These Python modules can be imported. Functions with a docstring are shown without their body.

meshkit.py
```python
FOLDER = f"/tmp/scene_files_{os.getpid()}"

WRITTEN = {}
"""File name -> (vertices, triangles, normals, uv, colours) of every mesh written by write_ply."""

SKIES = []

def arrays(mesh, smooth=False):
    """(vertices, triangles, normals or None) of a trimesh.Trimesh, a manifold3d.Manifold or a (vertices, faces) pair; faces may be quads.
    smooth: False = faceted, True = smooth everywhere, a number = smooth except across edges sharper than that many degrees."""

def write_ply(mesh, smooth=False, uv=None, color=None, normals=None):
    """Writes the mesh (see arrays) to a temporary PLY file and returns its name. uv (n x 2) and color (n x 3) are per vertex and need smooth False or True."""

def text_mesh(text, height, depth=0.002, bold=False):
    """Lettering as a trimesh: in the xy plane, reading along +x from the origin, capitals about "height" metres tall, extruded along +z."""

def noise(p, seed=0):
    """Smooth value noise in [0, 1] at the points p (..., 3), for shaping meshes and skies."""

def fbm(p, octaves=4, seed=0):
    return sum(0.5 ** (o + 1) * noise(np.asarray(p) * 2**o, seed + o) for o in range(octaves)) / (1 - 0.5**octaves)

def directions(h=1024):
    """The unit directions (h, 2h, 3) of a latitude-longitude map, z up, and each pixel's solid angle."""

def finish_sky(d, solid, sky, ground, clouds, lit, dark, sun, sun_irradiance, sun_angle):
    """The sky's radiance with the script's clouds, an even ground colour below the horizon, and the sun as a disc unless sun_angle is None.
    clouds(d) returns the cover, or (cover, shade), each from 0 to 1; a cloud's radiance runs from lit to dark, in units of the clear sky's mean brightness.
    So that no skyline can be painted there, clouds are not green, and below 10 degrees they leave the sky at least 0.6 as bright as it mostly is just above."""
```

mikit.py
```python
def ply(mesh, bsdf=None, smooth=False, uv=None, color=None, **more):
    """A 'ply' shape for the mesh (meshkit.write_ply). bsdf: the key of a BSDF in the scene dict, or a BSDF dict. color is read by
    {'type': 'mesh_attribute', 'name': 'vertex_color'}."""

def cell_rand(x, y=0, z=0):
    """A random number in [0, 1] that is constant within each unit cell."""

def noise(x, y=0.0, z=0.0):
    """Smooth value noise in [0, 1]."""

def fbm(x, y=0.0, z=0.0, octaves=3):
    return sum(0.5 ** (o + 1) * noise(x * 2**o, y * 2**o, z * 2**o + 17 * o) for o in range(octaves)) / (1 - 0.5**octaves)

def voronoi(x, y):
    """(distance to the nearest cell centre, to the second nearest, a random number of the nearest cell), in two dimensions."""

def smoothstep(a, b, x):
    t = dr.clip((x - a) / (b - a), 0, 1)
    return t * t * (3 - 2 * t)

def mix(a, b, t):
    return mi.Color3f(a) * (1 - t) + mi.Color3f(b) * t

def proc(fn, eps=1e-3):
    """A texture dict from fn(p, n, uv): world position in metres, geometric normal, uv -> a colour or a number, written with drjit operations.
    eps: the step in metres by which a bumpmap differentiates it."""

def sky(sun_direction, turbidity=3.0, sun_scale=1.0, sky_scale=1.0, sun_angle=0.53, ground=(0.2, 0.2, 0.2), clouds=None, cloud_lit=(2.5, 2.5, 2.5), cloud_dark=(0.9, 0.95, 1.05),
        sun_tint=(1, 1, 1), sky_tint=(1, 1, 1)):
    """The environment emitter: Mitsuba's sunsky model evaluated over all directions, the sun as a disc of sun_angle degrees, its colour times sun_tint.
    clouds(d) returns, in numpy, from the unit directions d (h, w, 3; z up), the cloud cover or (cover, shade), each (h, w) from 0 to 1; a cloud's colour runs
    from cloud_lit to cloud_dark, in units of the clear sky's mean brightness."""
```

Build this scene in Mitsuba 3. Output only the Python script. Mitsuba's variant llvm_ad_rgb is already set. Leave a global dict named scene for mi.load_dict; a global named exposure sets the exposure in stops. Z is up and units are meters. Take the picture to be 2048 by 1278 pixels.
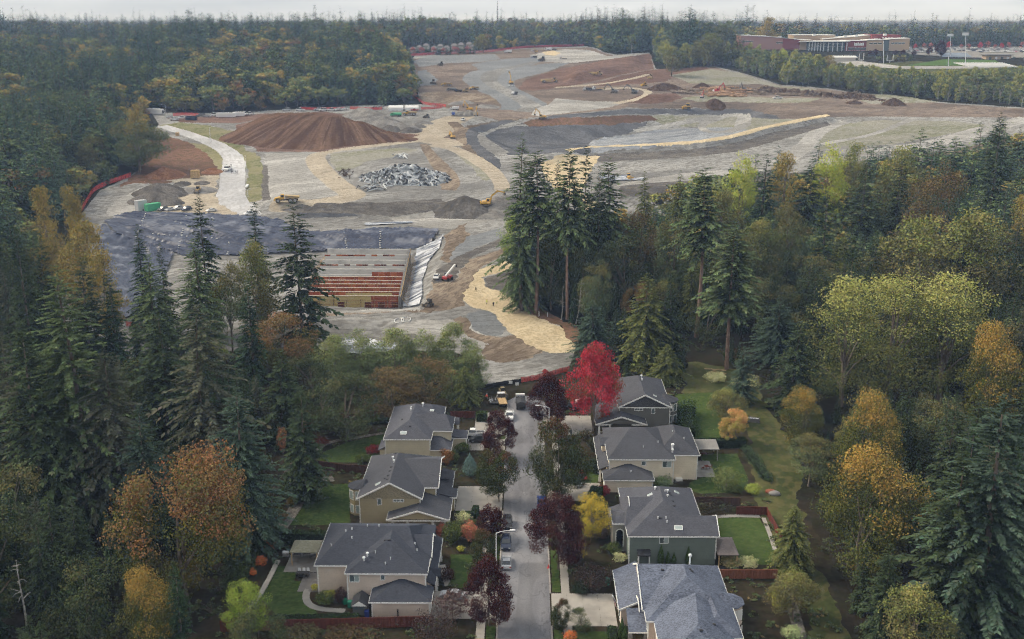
import math, random
import numpy as np, trimesh, shapely, manifold3d
import drjit as dr
import mitsuba as mi
import mikit, meshkit
from mikit import proc, noise, fbm, cell_rand, smoothstep, mix
from scipy.interpolate import PchipInterpolator, RegularGridInterpolator
from scipy.spatial import Delaunay, cKDTree
T = mi.ScalarTransform4f
scene, labels = {}, {}
rng = np.random.default_rng(7)
# ---------------------------------------------------------------- camera, sky, exposure
CAM_H, FPX, CX, CY = 98.0, 2100.0, 1024.0, 639.0
PITCH = math.atan(597 / FPX)
YAW = math.atan(28 * math.cos(PITCH) / FPX)
RT = np.array([math.cos(YAW), math.sin(YAW), 0.0])
FW = np.array([-math.sin(YAW) * math.cos(PITCH), math.cos(YAW) * math.cos(PITCH), -math.sin(PITCH)])
UP = np.cross(RT, FW)
EYE = np.array([0.0, 0.0, CAM_H])
exposure = 1.72
scene['camera'] = {'type': 'perspective', 'fov': 2 * math.degrees(math.atan(1024 / FPX)), 'fov_axis': 'x', 'near_clip': 1.0, 'far_clip': 12000.0,
     'to_world': T().look_at(origin=EYE.tolist(), target=(EYE + FW).tolist(), up=[0, 0, 1]), 'medium': {'type': 'ref', 'id': 'air'}}
def overcast(d):
 el = np.arcsin(np.clip(d[..., 2], 0, 1))
 q = d / np.maximum(d[..., 2:3] + 0.12, 0.05)
 n = meshkit.fbm(np.stack([q[..., 0] * 0.9, q[..., 1] * 2.2, q[..., 2] * 0], -1), 5, 3)
 m = meshkit.fbm(np.stack([q[..., 0] * 0.35 + 9, q[..., 1] * 0.8, q[..., 2] * 0], -1), 3, 8)
 shade = np.clip(0.25 + 1.6 * (n - 0.5) + 1.0 * (m - 0.5), 0, 1)
 cover = np.clip(1.0 - 0.25 * np.clip((0.42 - n) * 6, 0, 1), 0, 1)
 return cover, shade
scene['sky'] = mikit.sky((-0.72, 0.25, 0.65), turbidity=4, sun_scale=0.85, sun_angle=30, sun_tint=(0.93, 1.0, 1.09), clouds=overcast, cloud_lit=(2.7, 2.75, 2.74), cloud_dark=(1.8, 1.93, 2.06),
       ground=(0.12, 0.12, 0.11))
labels['sky'] = {'label': 'pale overcast sky with thin streaks of cloud', 'kind': 'structure'}
# ---------------------------------------------------------------- helpers
def ray(x, y):
 return FW + (x - CX) / FPX * RT - (y - CY) / FPX * UP
def at(x, y, z=0.0):
 """the point at height z that stands at a pixel of the 2048 x 1278 photograph"""
 d = ray(x, y)
 return EYE + (z - CAM_H) / d[2] * d
def at_dist(x, y, dist):
 """the point at forward distance (world y) dist on a pixel's ray"""
 d = ray(x, y)
 return EYE + dist / d[1] * d
def label(key, text=None, category=None, group=None, kind=None):
 labels[key] = {k: v for k, v in (('label', text), ('category', category), ('group', group), ('kind', kind)) if v}
used = {}
def new(name):
 """a free key: name, then name_001, name_002 ..."""
 n = used.get(name, -1) + 1
 used[name] = n
 return name if n == 0 else f'{name}_{n:03d}'
def put(name, mesh, m, parent=None, smooth=False, to_world=None, color=None):
 """one mesh as one entry"""
 key = new(name if parent is None else parent + '__' + name)
 d = mesh if isinstance(mesh, dict) else mikit.ply(mesh, m, smooth=smooth, color=color)
 if to_world is not None:
  d = {**d, 'to_world': to_world}
 scene[key] = d
 return key
def diffuse(key, c, rough=None, metal=0.0, spec=0.5):
 b = {'type': 'diffuse', 'reflectance': {'type': 'rgb', 'value': list(c)}} if rough is None else \
  {'type': 'principled', 'base_color': {'type': 'rgb', 'value': list(c)}, 'roughness': rough, 'metallic': metal, 'specular': spec}
 scene[key] = {'type': 'twosided', 'bsdf': b}
 return key
def textured(key, fn, rough=None, bump=None):
 b = {'type': 'diffuse', 'reflectance': proc(fn)} if rough is None else {'type': 'principled', 'base_color': proc(fn), 'roughness': rough}
 scene[key] = {'type': 'twosided', 'bsdf': b}
 return key
cat = trimesh.util.concatenate
def box(x0, x1, y0, y1, z0, z1):
 m = trimesh.creation.box((x1 - x0, y1 - y0, z1 - z0))
 m.apply_translation(((x0 + x1) / 2, (y0 + y1) / 2, (z0 + z1) / 2))
 return m
def rbox(x0, x1, y0, y1, z0, z1, r=0.04):
 """a box with chamfered edges"""
 r = min(r, (x1 - x0) / 2.1, (y1 - y0) / 2.1, (z1 - z0) / 2.1)
 p = []
 for x, y, z in ((x0, y0, z0), (x1, y0, z0), (x0, y1, z0), (x1, y1, z0), (x0, y0, z1), (x1, y0, z1), (x0, y1, z1), (x1, y1, z1)):
  sx, sy, sz = (1 if x == x0 else -1), (1 if y == y0 else -1), (1 if z == z0 else -1)
  p += [(x + sx * r, y + sy * r, z), (x + sx * r, y, z + sz * r), (x, y + sy * r, z + sz * r)]
 return trimesh.convex.convex_hull(np.array(p))
def hull(pts):
 return trimesh.convex.convex_hull(np.array(pts, float))
def tube(pts, rad, n=6, cap=True):
 """a tube through points with a radius at each"""
 pts = np.asarray(pts, float)
 rad = np.broadcast_to(rad, len(pts))
 v, f = [], []
 t = np.gradient(pts, axis=0)
 t /= np.linalg.norm(t, axis=1, keepdims=True) + 1e-12
 ref = np.array([0.13, 0.21, 1.0]) if abs(t[0][2]) < 0.9 else np.array([1.0, 0.1, 0.0])
 ang = np.arange(n) * 2 * np.pi / n
 for p, d, r in zip(pts, t, rad):
  a = np.cross(d, ref)
  a /= np.linalg.norm(a) + 1e-12
  b = np.cross(d, a)
  v.append(p + r * (np.cos(ang)[:, None] * a + np.sin(ang)[:, None] * b))
 i = np.arange(n)
 for k in range(len(pts) - 1):
  a, b = k * n + i, k * n + (i + 1) % n
  f += [np.stack([a, b, b + n], 1), np.stack([a, b + n, a + n], 1)]
 v = np.vstack(v)
 if cap:
  v = np.vstack([v, pts[0], pts[-1]])
  m = len(v)
  j = (len(pts) - 1) * n
  f += [np.stack([(i + 1) % n, i, i * 0 + m - 2], 1), np.stack([j + i, j + (i + 1) % n, i * 0 + m - 1], 1)]
 return trimesh.Trimesh(v, np.vstack(f), process=False)
def cyl(p0, p1, r, n=12, r1=None):
 return tube([p0, p1], [r, r if r1 is None else r1], n)
def bar(p0, p1, w, h):
 """a beam of rectangular section, h along the vertical as far as it goes"""
 p0, p1 = np.asarray(p0, float), np.asarray(p1, float)
 d = (p1 - p0) / np.linalg.norm(p1 - p0)
 a = np.cross(d, [0, 0, 1]) if abs(d[2]) < 0.95 else np.array([1.0, 0, 0])
 a /= np.linalg.norm(a)
 b = np.cross(a, d)
 return hull([p + s * a * w / 2 + t * b * h / 2 for p in (p0, p1) for s in (-1, 1) for t in (-1, 1)])
def moved(m, loc=(0, 0, 0), rz=0.0, s=1.0):
 m = m.copy()
 M = trimesh.transformations.rotation_matrix(rz, [0, 0, 1])
 M[:3, :3] *= s
 M[:3, 3] = loc
 m.apply_transform(M)
 return m
def place(loc, rz=0.0, s=(1, 1, 1), ry=0.0, rx=0.0):
 t = T().translate([float(x) for x in loc]).rotate([0, 0, 1], math.degrees(rz))
 if rx:
  t = t @ T().rotate([1, 0, 0], math.degrees(rx))
 if ry:
  t = t @ T().rotate([0, 1, 0], math.degrees(ry))
 return t @ T().scale([float(x) for x in (s if hasattr(s, '__len__') else (s, s, s))])
# ---------------------------------------------------------------- the lie of the land
PD = [-400, 0, 300, 420, 520, 620, 780, 960, 1100, 1300, 1600, 2500, 9000]
PZ = [0, 0, 0, 4, 8, 17, 29, 44, 54, 66, 70, 72, 76]
profile = PchipInterpolator(PD, PZ)
def flat_row(d):
 """image row of the bare profile at a distance"""
 e = np.arctan2(CAM_H - profile(d), d)
 return CY + FPX * np.tan(e - PITCH)
# rings: even steps of image row inside the frame, coarse outside
_d = np.linspace(95, 1750, 16000)
_r = flat_row(_d)
_r = np.minimum.accumulate(_r)
rows = np.arange(1420, 76, -2.4)
DIST = np.unique(np.round(np.concatenate([[20, 40, 60, 80, 95, 110], np.interp(-rows, -_r, _d), np.linspace(1560, 2300, 38), np.linspace(2400, 3300, 10)]), 2))
keep = [0]
for i in range(1, len(DIST)):
 if DIST[i] - DIST[keep[-1]] > 0.25:
  keep.append(i)
DIST = DIST[keep]
US = np.concatenate([np.linspace(-1.5, -0.62, 24), np.linspace(-0.6, 0.6, 641), np.linspace(0.62, 1.5, 24)])
GU, GD = np.meshgrid(US, DIST, indexing='ij')
GX, GY = GU * GD, GD
def pix_poly(pts, z=None):
 """pixels to world on the bare profile (or on height z)"""
 out = []
 for x, y in pts:
  d = ray(x, y)
  if z is None:
   t = np.linspace(90, 3000, 12000) / d[1]
   P = EYE + t[:, None] * d
   k = np.argmax(P[:, 2] < profile(P[:, 1]))
   out.append(P[k][:2])
  else:
   out.append(at(x, y, z)[:2])
 return np.array(out)
def near_box(poly, X, Y, m):
 lo, hi = poly.min(0) - m, poly.max(0) + m
 return (X > lo[0]) & (X < hi[0]) & (Y > lo[1]) & (Y < hi[1])
def sdist(poly, X, Y, m=60, line=False):
 """distance to a polygon (0 inside) or line; far points get m"""
 poly = np.asarray(poly, float)
 g = shapely.LineString(poly) if line else shapely.Polygon(poly)
 k = near_box(poly, X, Y, m)
 out = np.full(X.shape, 1000.0)
 if k.any():
  out[k] = shapely.distance(shapely.points(X[k], Y[k]), g)
 return out
def inner(poly, X, Y):
 """distance inwards from a polygon's edge"""
 poly = np.asarray(poly, float)
 g = shapely.Polygon(poly)
 k = near_box(poly, X, Y, 1)
 out = np.zeros(X.shape)
 if k.any():
  q = shapely.points(X[k], Y[k])
  out[k] = np.where(shapely.contains(g, q), shapely.distance(q, g.exterior), 0)
 return out
def sm(a, b, x):
 t = np.clip((x - a) / (b - a), 0, 1)
 return t * t * (3 - 2 * t)
def nfbm(X, Y, s, o=3, seed=0):
 return meshkit.fbm(np.stack([X / s, Y / s, np.zeros_like(X)], -1), o, seed) - 0.5
SITE_PX = [(60, 700), (120, 560), (165, 425), (200, 382), (262, 352), (285, 336), (268, 322), (300, 268), (318, 250), (296, 214), (330, 226), (460, 227), (560, 220), (640, 217), (700, 212), (846, 208), (838, 196), (832, 170),
   (822, 118), (830, 108), (960, 100), (1060, 95), (1172, 92), (1196, 97), (1208, 104), (1232, 110), (1298, 104), (1306, 122), (1312, 136), (1340, 140), (1430, 131), (1470, 141), (1560, 169), (1650, 175), (1700, 184),
   (1760, 190), (1900, 206), (2060, 216), (2160, 219), (2160, 330), (2048, 322), (1950, 345), (1800, 372), (1700, 388), (1500, 410), (1300, 440), (1190, 470), (1100, 520), (1020, 548), (1016, 600), (1060, 628),
   (1120, 650), (1152, 690), (1140, 730), (1128, 738), (1080, 752), (1030, 762), (968, 772), (955, 715), (900, 700), (640, 700), (500, 700), (250, 720)]
SITE = pix_poly(SITE_PX)
# excavations and banks (floor outline, floor height, side slope)
VAULT_FLOOR = np.array([(-128, 376), (-46, 359), (-42.6, 362), (-47.6, 452), (-110, 457), (-170, 452), (-160, 400)])
POND_FLOOR = pix_poly([(1004, 284), (1100, 284), (1200, 284), (1330, 268), (1440, 262), (1492, 262), (1420, 287), (1300, 297), (1190, 302), (1060, 312)], 15)
BERM = pix_poly([(1092, 322), (1130, 313), (1185, 306), (1300, 301), (1400, 294), (1470, 282), (1530, 265), (1590, 252), (1652, 240)], None)
SWALE = pix_poly([(1230, 392), (1400, 384), (1560, 372), (1700, 360), (1800, 350), (1950, 326), (2060, 306)])
def site_height(X, Y):
 z = profile(Y)
 forest = sdist(SITE, X, Y, 40)
 hood = sm(285, 300, Y)
 z = z + 3.0 * nfbm(X, Y, 70, 2, 5) * sm(0, 40, forest) * hood
 z = z + (0.9 * nfbm(X, Y, 16, 3, 1) + 1.6 * nfbm(X, Y, 45, 2, 2)) * hood * (forest < 0.5)
 # bench above the cut bank
 z = z + 3.2 * sm(512, 518, Y) * (1 - sm(530, 585, Y)) * sm(-140, -125, X) * (1 - sm(-12, 8, X))
 # flat strip above the lined pit
 cut = [(-122, 462), (-4, 456), (6, 500), (-2, 511), (-60, 506), (-90, 508), (-122, 500)]
 z = np.minimum(z, 5.6 + 0.95 * sdist(cut, X, Y) + 0.35 * nfbm(X, Y, 9, 3, 3))
 # lined pit with the vault
 z = np.minimum(z, -2 + 0.52 * sdist(VAULT_FLOOR, X, Y) * (1 - 0.35 * sm(-60, -120, X)) + 0.5 * nfbm(X, Y, 6, 3, 4))
 # small basin in front
 z = np.minimum(z, -4.5 + 0.55 * sdist([(-75, 318), (-52, 318), (-50, 329), (-75, 330)], X, Y))
 # big basin on the right, its floor rising to the right
 z = np.minimum(z, 14 + 0.055 * np.maximum(X - 40, 0) + 0.46 * sdist(POND_FLOOR, X, Y, 90) + 0.8 * nfbm(X, Y, 12, 3, 6))
 b = sdist(BERM, X, Y, 40, True)
 z = np.maximum(z, profile(Y) + 4.2 - 0.62 * np.maximum(b - 3.2, 0) - 0.1 * b)
 w = sdist(SWALE, X, Y, 40, True)
 z = z + 3.4 * sm(26, 2, w) * (forest < 1) * (1 - 0.0 * w)
 s2 = pix_poly([(1230, 405), (1400, 398), (1560, 388), (1700, 376), (1800, 366), (1950, 342), (2060, 322)])
 z = z - 3.0 * sm(16, 3, sdist(s2, X, Y, 40, True))
 # road shelf by the straw slope, ruts and windrows
 z = z + 5.0 * sm(3, 22, inner(pix_poly([(1120, 138), (1170, 128), (1230, 115), (1300, 106), (1304, 136), (1240, 147), (1175, 164), (1110, 172)]), X, Y))
 z = z + 3.0 * sm(0, 14, inner(pix_poly([(1245, 203), (1276, 189), (1352, 186), (1368, 195), (1330, 206)]), X, Y))
 k = (Y > 690) & (Y < 900) & (X > 120)
 z = np.where(k & (forest < 1), z + 1.6 * nfbm(X, Y, 5, 2, 9) * sm(770, 800, Y) * (1 - sm(830, 860, Y)), z)
 # far terraces
 z = z + 3.5 * nfbm(X, Y, 120, 2, 12) * sm(850, 1000, Y) + 16 * nfbm(X, Y, 420, 2, 13) * sm(1330, 1600, Y)
 return z
GZ = site_height(GX, GY)
_z = RegularGridInterpolator((US, DIST), GZ, bounds_error=False, fill_value=None)
def ground(x, y):
 x, y = np.asarray(x, float), np.asarray(y, float)
 d = np.maximum(y, DIST[0])
 return _z(np.stack([np.clip(x / d, US[0], US[-1]), d], -1))
def hit(px):
 """pixels to the ground as seen, relief included (n x 3)"""
 px = np.atleast_2d(np.asarray(px, float))
 out = np.zeros((len(px), 3))
 dd = np.interp(np.linspace(0, 1, 5000), np.linspace(0, 1, len(DIST)), DIST)
 for i, (x, y) in enumerate(px):
  d = ray(x, y)
  g = _z(np.stack([np.full(len(dd), d[0] / d[1]), dd], -1))
  r = CAM_H + d[2] / d[1] * dd
  k = max(int(np.argmax(r < g)), 1)
  a, b = r[k - 1] - g[k - 1], r[k] - g[k]
  s = dd[k - 1] + (dd[k] - dd[k - 1]) * np.clip(a / (a - b + 1e-9), 0, 1)
  out[i] = d[0] / d[1] * s, s, float(np.ravel(ground(d[0] / d[1] * s, s))[0])
 return out
def dense(pts, step, closed=True):
 pts = [np.asarray(p, float) for p in pts]
 out = []
 for a, b in zip(pts, pts[1:] + ([pts[0]] if closed else [])):
  n = max(1, int(np.hypot(*(b - a)[:2]) / step))
  out += [a + (b - a) * t for t in np.arange(n) / n]
 if not closed:
  out.append(pts[-1])
 return np.array(out)
def smooth_line(pts, n=8):
 """a Catmull-Rom curve through points"""
 p = np.asarray(pts, float)
 p = np.vstack([2 * p[0] - p[1], p, 2 * p[-1] - p[-2]])
 out = []
 for i in range(1, len(p) - 2):
  for t in np.arange(n) / n:
   out.append(0.5 * (2 * p[i] + (p[i + 1] - p[i - 1]) * t + (2 * p[i - 1] - 5 * p[i] + 4 * p[i + 1] - p[i + 2]) * t * t + (3 * p[i] - p[i - 1] - 3 * p[i + 1] + p[i + 2]) * t ** 3))
 return np.array(out + [p[-2]])
REGIONS = []          # (name, world polygon, rough)
def region(name, px=None, world=None, rough=1.5, step=2.2):
 w = hit(dense(px, step))[:, :2] if world is None else dense(world, 1.0)
 if rough:
  n = np.stack([nfbm(w[:, 0], w[:, 1], 9, 3, 21), nfbm(w[:, 0], w[:, 1], 9, 3, 22)], 1)
  w = w + rough * (2.4 * n + 1.6 * np.stack([nfbm(w[:, 0], w[:, 1], 3, 2, 23), nfbm(w[:, 0], w[:, 1], 3, 2, 24)], 1))
 REGIONS.append((name, w))
def band(name, px, width, rough=0.6, world=None):
 """a road along a pixel polyline; width in metres (one or per point)"""
 c = hit(smooth_line(px))[:, :2] if world is None else smooth_line(world)
 wd = np.interp(np.linspace(0, 1, len(c)), np.linspace(0, 1, len(np.atleast_1d(width))), np.atleast_1d(width))
 t = np.gradient(c, axis=0)
 t /= np.linalg.norm(t, axis=1, keepdims=True) + 1e-9
 nrm = np.stack([-t[:, 1], t[:, 0]], 1)
 w = np.vstack([c + nrm * wd[:, None] / 2, (c - nrm * wd[:, None] / 2)[::-1]])
 g = shapely.Polygon(w).buffer(0)
 if g.geom_type != 'Polygon':
  g = max(g.geoms, key=lambda q: q.area)
 w = dense(np.array(g.exterior.coords)[:-1], 1.6)
 if rough:
  w = w + rough * 2.2 * np.stack([nfbm(w[:, 0], w[:, 1], 7, 3, 31), nfbm(w[:, 0], w[:, 1], 7, 3, 32)], 1)
 REGIONS.append((name, w))
def S(c):
 """an sRGB colour 0-255 as linear"""
 c = np.asarray(c, float) / 255
 return np.where(c < 0.04045, c / 12.92, ((c + 0.055) / 1.055) ** 2.4)
def ground_mat(key, a, b, c=None, s=0.12, ang=0.0, st=1.0, s2=0.6, k=0.5):
 """soil: two tones in patches stretched along a direction, and a third in fine flecks"""
 a, b = [mi.ScalarColor3f(*[float(v) for v in S(q)]) for q in (a, b)]
 c = a if c is None else mi.ScalarColor3f(*[float(v) for v in S(c)])
 ca, sa = math.cos(ang), math.sin(ang)
 def fn(p, n, uv):
  w1 = fbm(p.x * 0.013 + 3, p.y * 0.013, 0.7, 2) - 0.5
  w2 = fbm(p.x * 0.013, p.y * 0.013 + 5, 1.7, 2) - 0.5
  u = (p.x * ca + p.y * sa + 60 * w1) / st
  v = -p.x * sa + p.y * ca + 60 * w2
  t = fbm(u * s, v * s, 0.3, 4)
  f = fbm(u * s2 * 1.7, v * s2 * 1.7, 5.1, 3)
  col = mix(a, b, smoothstep(0.36, 0.64, t))
  col = mix(col, c, k * smoothstep(0.42, 0.66, f))
  if st > 1.9:                      # ruts left by machines
   q = v * 0.22 + 2.6 * t
   q = dr.abs(q - dr.floor(q) - 0.5)
   col = col * (0.80 + 0.20 * smoothstep(0.02, 0.11, q))
  return col * (0.94 + 0.3 * w1 + 0.3 * w2) * (0.84 + 0.32 * noise(p.x * 1.1, p.y * 1.1, p.z * 1.1)) * (0.9 + 0.2 * noise(p.x * 3.1, p.y * 3.1, p.z * 3.1))
 return textured(key, fn)
# ---------------------------------------------------------------- soils and surfaces
ground_mat('m_forest', (38, 38, 32), (56, 51, 42), (48, 54, 38), 0.07, s2=0.3)
ground_mat('m_grey', (134, 133, 131), (166, 165, 162), (108, 105, 101), 0.06, 0.5, 2.2, 0.5, 0.6)
ground_mat('m_pale', (156, 154, 150), (186, 184, 180), (134, 131, 126), 0.08, 0.3, 2.5, 0.7)
ground_mat('m_mud', (120, 108, 96), (158, 144, 128), (100, 88, 78), 0.11, 1.1, 3.0, 0.7, 0.6)
ground_mat('m_tan', (172, 162, 146), (188, 178, 161), (154, 142, 125), 0.10, 0.2, 2.0, 0.7)
ground_mat('m_brown', (110, 88, 78), (132, 109, 98), (90, 72, 64), 0.06, 0.2, 2.5, 0.4)
ground_mat('m_umber', (114, 103, 95), (142, 129, 119), (96, 88, 82), 0.05, 0.1, 3.0, 0.4)
ground_mat('m_rust', (104, 82, 72), (128, 100, 84), (92, 84, 66), 0.07, 0.2, 1.5, 0.4)
ground_mat('m_cutbank', (98, 95, 93), (122, 118, 113), (84, 80, 77), 0.16, 1.57, 0.35, 0.9)
ground_mat('m_slate', (92, 94, 99), (112, 113, 117), (84, 83, 84), 0.07, 1.57, 0.4, 0.6)
ground_mat('m_gravel', (126, 129, 132), (142, 144, 146), (114, 116, 118), 0.05, 0.2, 2.0, 0.5)
ground_mat('m_bluegrey', (136, 140, 146), (164, 167, 171), (112, 116, 124), 0.07, 0.2, 3.0, 0.5)
ground_mat('m_straw', (198, 182, 152), (212, 197, 167), (176, 158, 126), 0.16, 0.8, 1.6, 1.2, 0.5)
ground_mat('m_weeds', (146, 144, 132), (130, 131, 110), (166, 163, 154), 0.06, 0.3, 2.0, 0.5, 0.6)
ground_mat('m_verge', (110, 114, 78), (136, 132, 100), (148, 140, 120), 0.06, 0.3, 1.5, 0.5, 0.6)
ground_mat('m_soil', (48, 44, 36), (66, 58, 47), (56, 62, 40), 0.3, s2=1.0)
ground_mat('m_lawn', (56, 74, 40), (72, 90, 49), (88, 97, 58), 0.10, 0.4, 1.5, 1.6, 0.5)
ground_mat('m_meadow', (68, 76, 46), (88, 92, 58), (102, 96, 66), 0.09, 1.3, 1.8, 0.5, 0.6)
ground_mat('m_paving', (142, 140, 136), (156, 154, 149), (128, 125, 120), 0.35, s2=2.0)
ground_mat('m_wetroad', (182, 182, 184), (202, 202, 204), (166, 165, 164), 0.06, 1.5, 1.6, 0.4)
ground_mat('m_field', (78, 104, 56), (92, 114, 64), None, 0.06)
GROUND_MAT = dict(forest_floor='m_forest', site_ground='m_grey', pale_ground='m_pale', mud_track='m_mud', tan_track='m_tan', brown_soil='m_brown', umber_soil='m_umber', rusty_bank='m_rust', cut_bank='m_cutbank',
     basin_slope='m_slate', gravel_bed='m_gravel', basin_floor='m_bluegrey', straw_mulch='m_straw', weedy_ground='m_weeds', grass_verge='m_verge', garden_soil='m_soil', lawn='m_lawn', meadow='m_meadow',
     driveway='m_paving', paved_road='m_wetroad', sports_field='m_field', haul_road='m_grey')
REGIONS.append(('site_ground', dense(SITE, 2)))
# far hill
region('umber_soil', [(824, 118), (920, 106), (1060, 97), (1180, 95), (1230, 112), (1300, 108), (1310, 140), (1430, 134), (1560, 171), (1650, 178), (1760, 192), (1900, 208), (2060, 218), (2160, 222), (2160, 236), (1700, 233), (1560, 240),
      (1500, 219), (1400, 217), (1260, 216), (1110, 230), (1060, 235), (1000, 242), (850, 206), (838, 196), (834, 170)])
region('gravel_bed', [(825, 122), (850, 112), (930, 110), (990, 108), (1000, 118), (960, 124), (900, 126), (840, 134)])
region('gravel_bed', [(940, 128), (1010, 118), (1070, 114), (1090, 120), (1060, 128), (1010, 136), (975, 146), (930, 152), (960, 140)])
region('pale_ground', [(1060, 110), (1090, 104), (1130, 98), (1180, 100), (1215, 112), (1298, 108), (1240, 116), (1160, 124), (1140, 126), (1090, 124), (1075, 118)])
region('straw_mulch', [(1084, 104), (1108, 101), (1122, 106), (1112, 111), (1092, 110)], rough=0.6)
region('brown_soil', [(1050, 160), (1085, 148), (1120, 137), (1164, 129), (1226, 117), (1298, 107), (1306, 130), (1306, 138), (1243, 149), (1173, 166), (1120, 175), (1067, 181), (1036, 178)])
region('brown_soil', [(1306, 139), (1370, 136), (1412, 132), (1420, 140), (1350, 152), (1330, 163), (1280, 168), (1200, 172), (1190, 166), (1245, 151)])
region('weedy_ground', [(1340, 150), (1420, 138), (1480, 146), (1560, 172), (1640, 178), (1600, 184), (1520, 168), (1440, 170), (1380, 166)])
region('weedy_ground', [(1360, 196), (1420, 190), (1560, 196), (1640, 196), (1620, 204), (1560, 206), (1480, 204), (1400, 204)])
region('weedy_ground', [(1700, 192), (1770, 188), (1830, 196), (1880, 204), (1800, 206), (1740, 208)])
region('brown_soil', [(1246, 204), (1278, 190), (1349, 186), (1367, 195), (1340, 204), (1290, 208)])
region('mud_track', [(845, 184), (900, 186), (990, 188), (1028, 198), (1030, 206), (1000, 210), (960, 204), (900, 206), (852, 206), (840, 196)])
region('mud_track', [(836, 186), (846, 186), (862, 205), (850, 208)])
region('umber_soil', [(860, 150), (940, 146), (960, 150), (950, 164), (900, 170), (870, 166)])
region('gravel_bed', [(834, 142), (852, 140), (876, 160), (868, 170), (836, 172)])
region('gravel_bed', [(1090, 127), (1142, 125), (1119, 134), (1084, 146), (1028, 161), (1034, 182), (1006, 167), (988, 156), (1004, 144), (1046, 134)])
band('gravel_bed', [(1076, 121), (1040, 131), (1002, 138), (980, 146), (970, 156), (978, 168), (1000, 181), (1024, 192), (1044, 205), (1050, 213), (1048, 220)], [10, 24, 40, 42, 36, 34, 36, 40])
band('haul_road', [(1072, 123), (1040, 131), (1006, 139), (984, 148), (978, 158), (988, 170), (1012, 183), (1036, 195), (1058, 208), (1064, 216), (1052, 224)], [7, 12, 18, 17, 13, 13, 14, 17, 22])
region('pale_ground', [(1110, 196), (1150, 200), (1200, 203), (1250, 204), (1235, 211), (1190, 219), (1140, 225), (1080, 232), (1060, 230), (1075, 216), (1100, 208)])
band('tan_track', [(1230, 207), (1270, 198), (1296, 184), (1262, 176), (1200, 178)], 7)
band('tan_track', [(1110, 175), (1200, 168), (1260, 158), (1300, 148)], 6)
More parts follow.
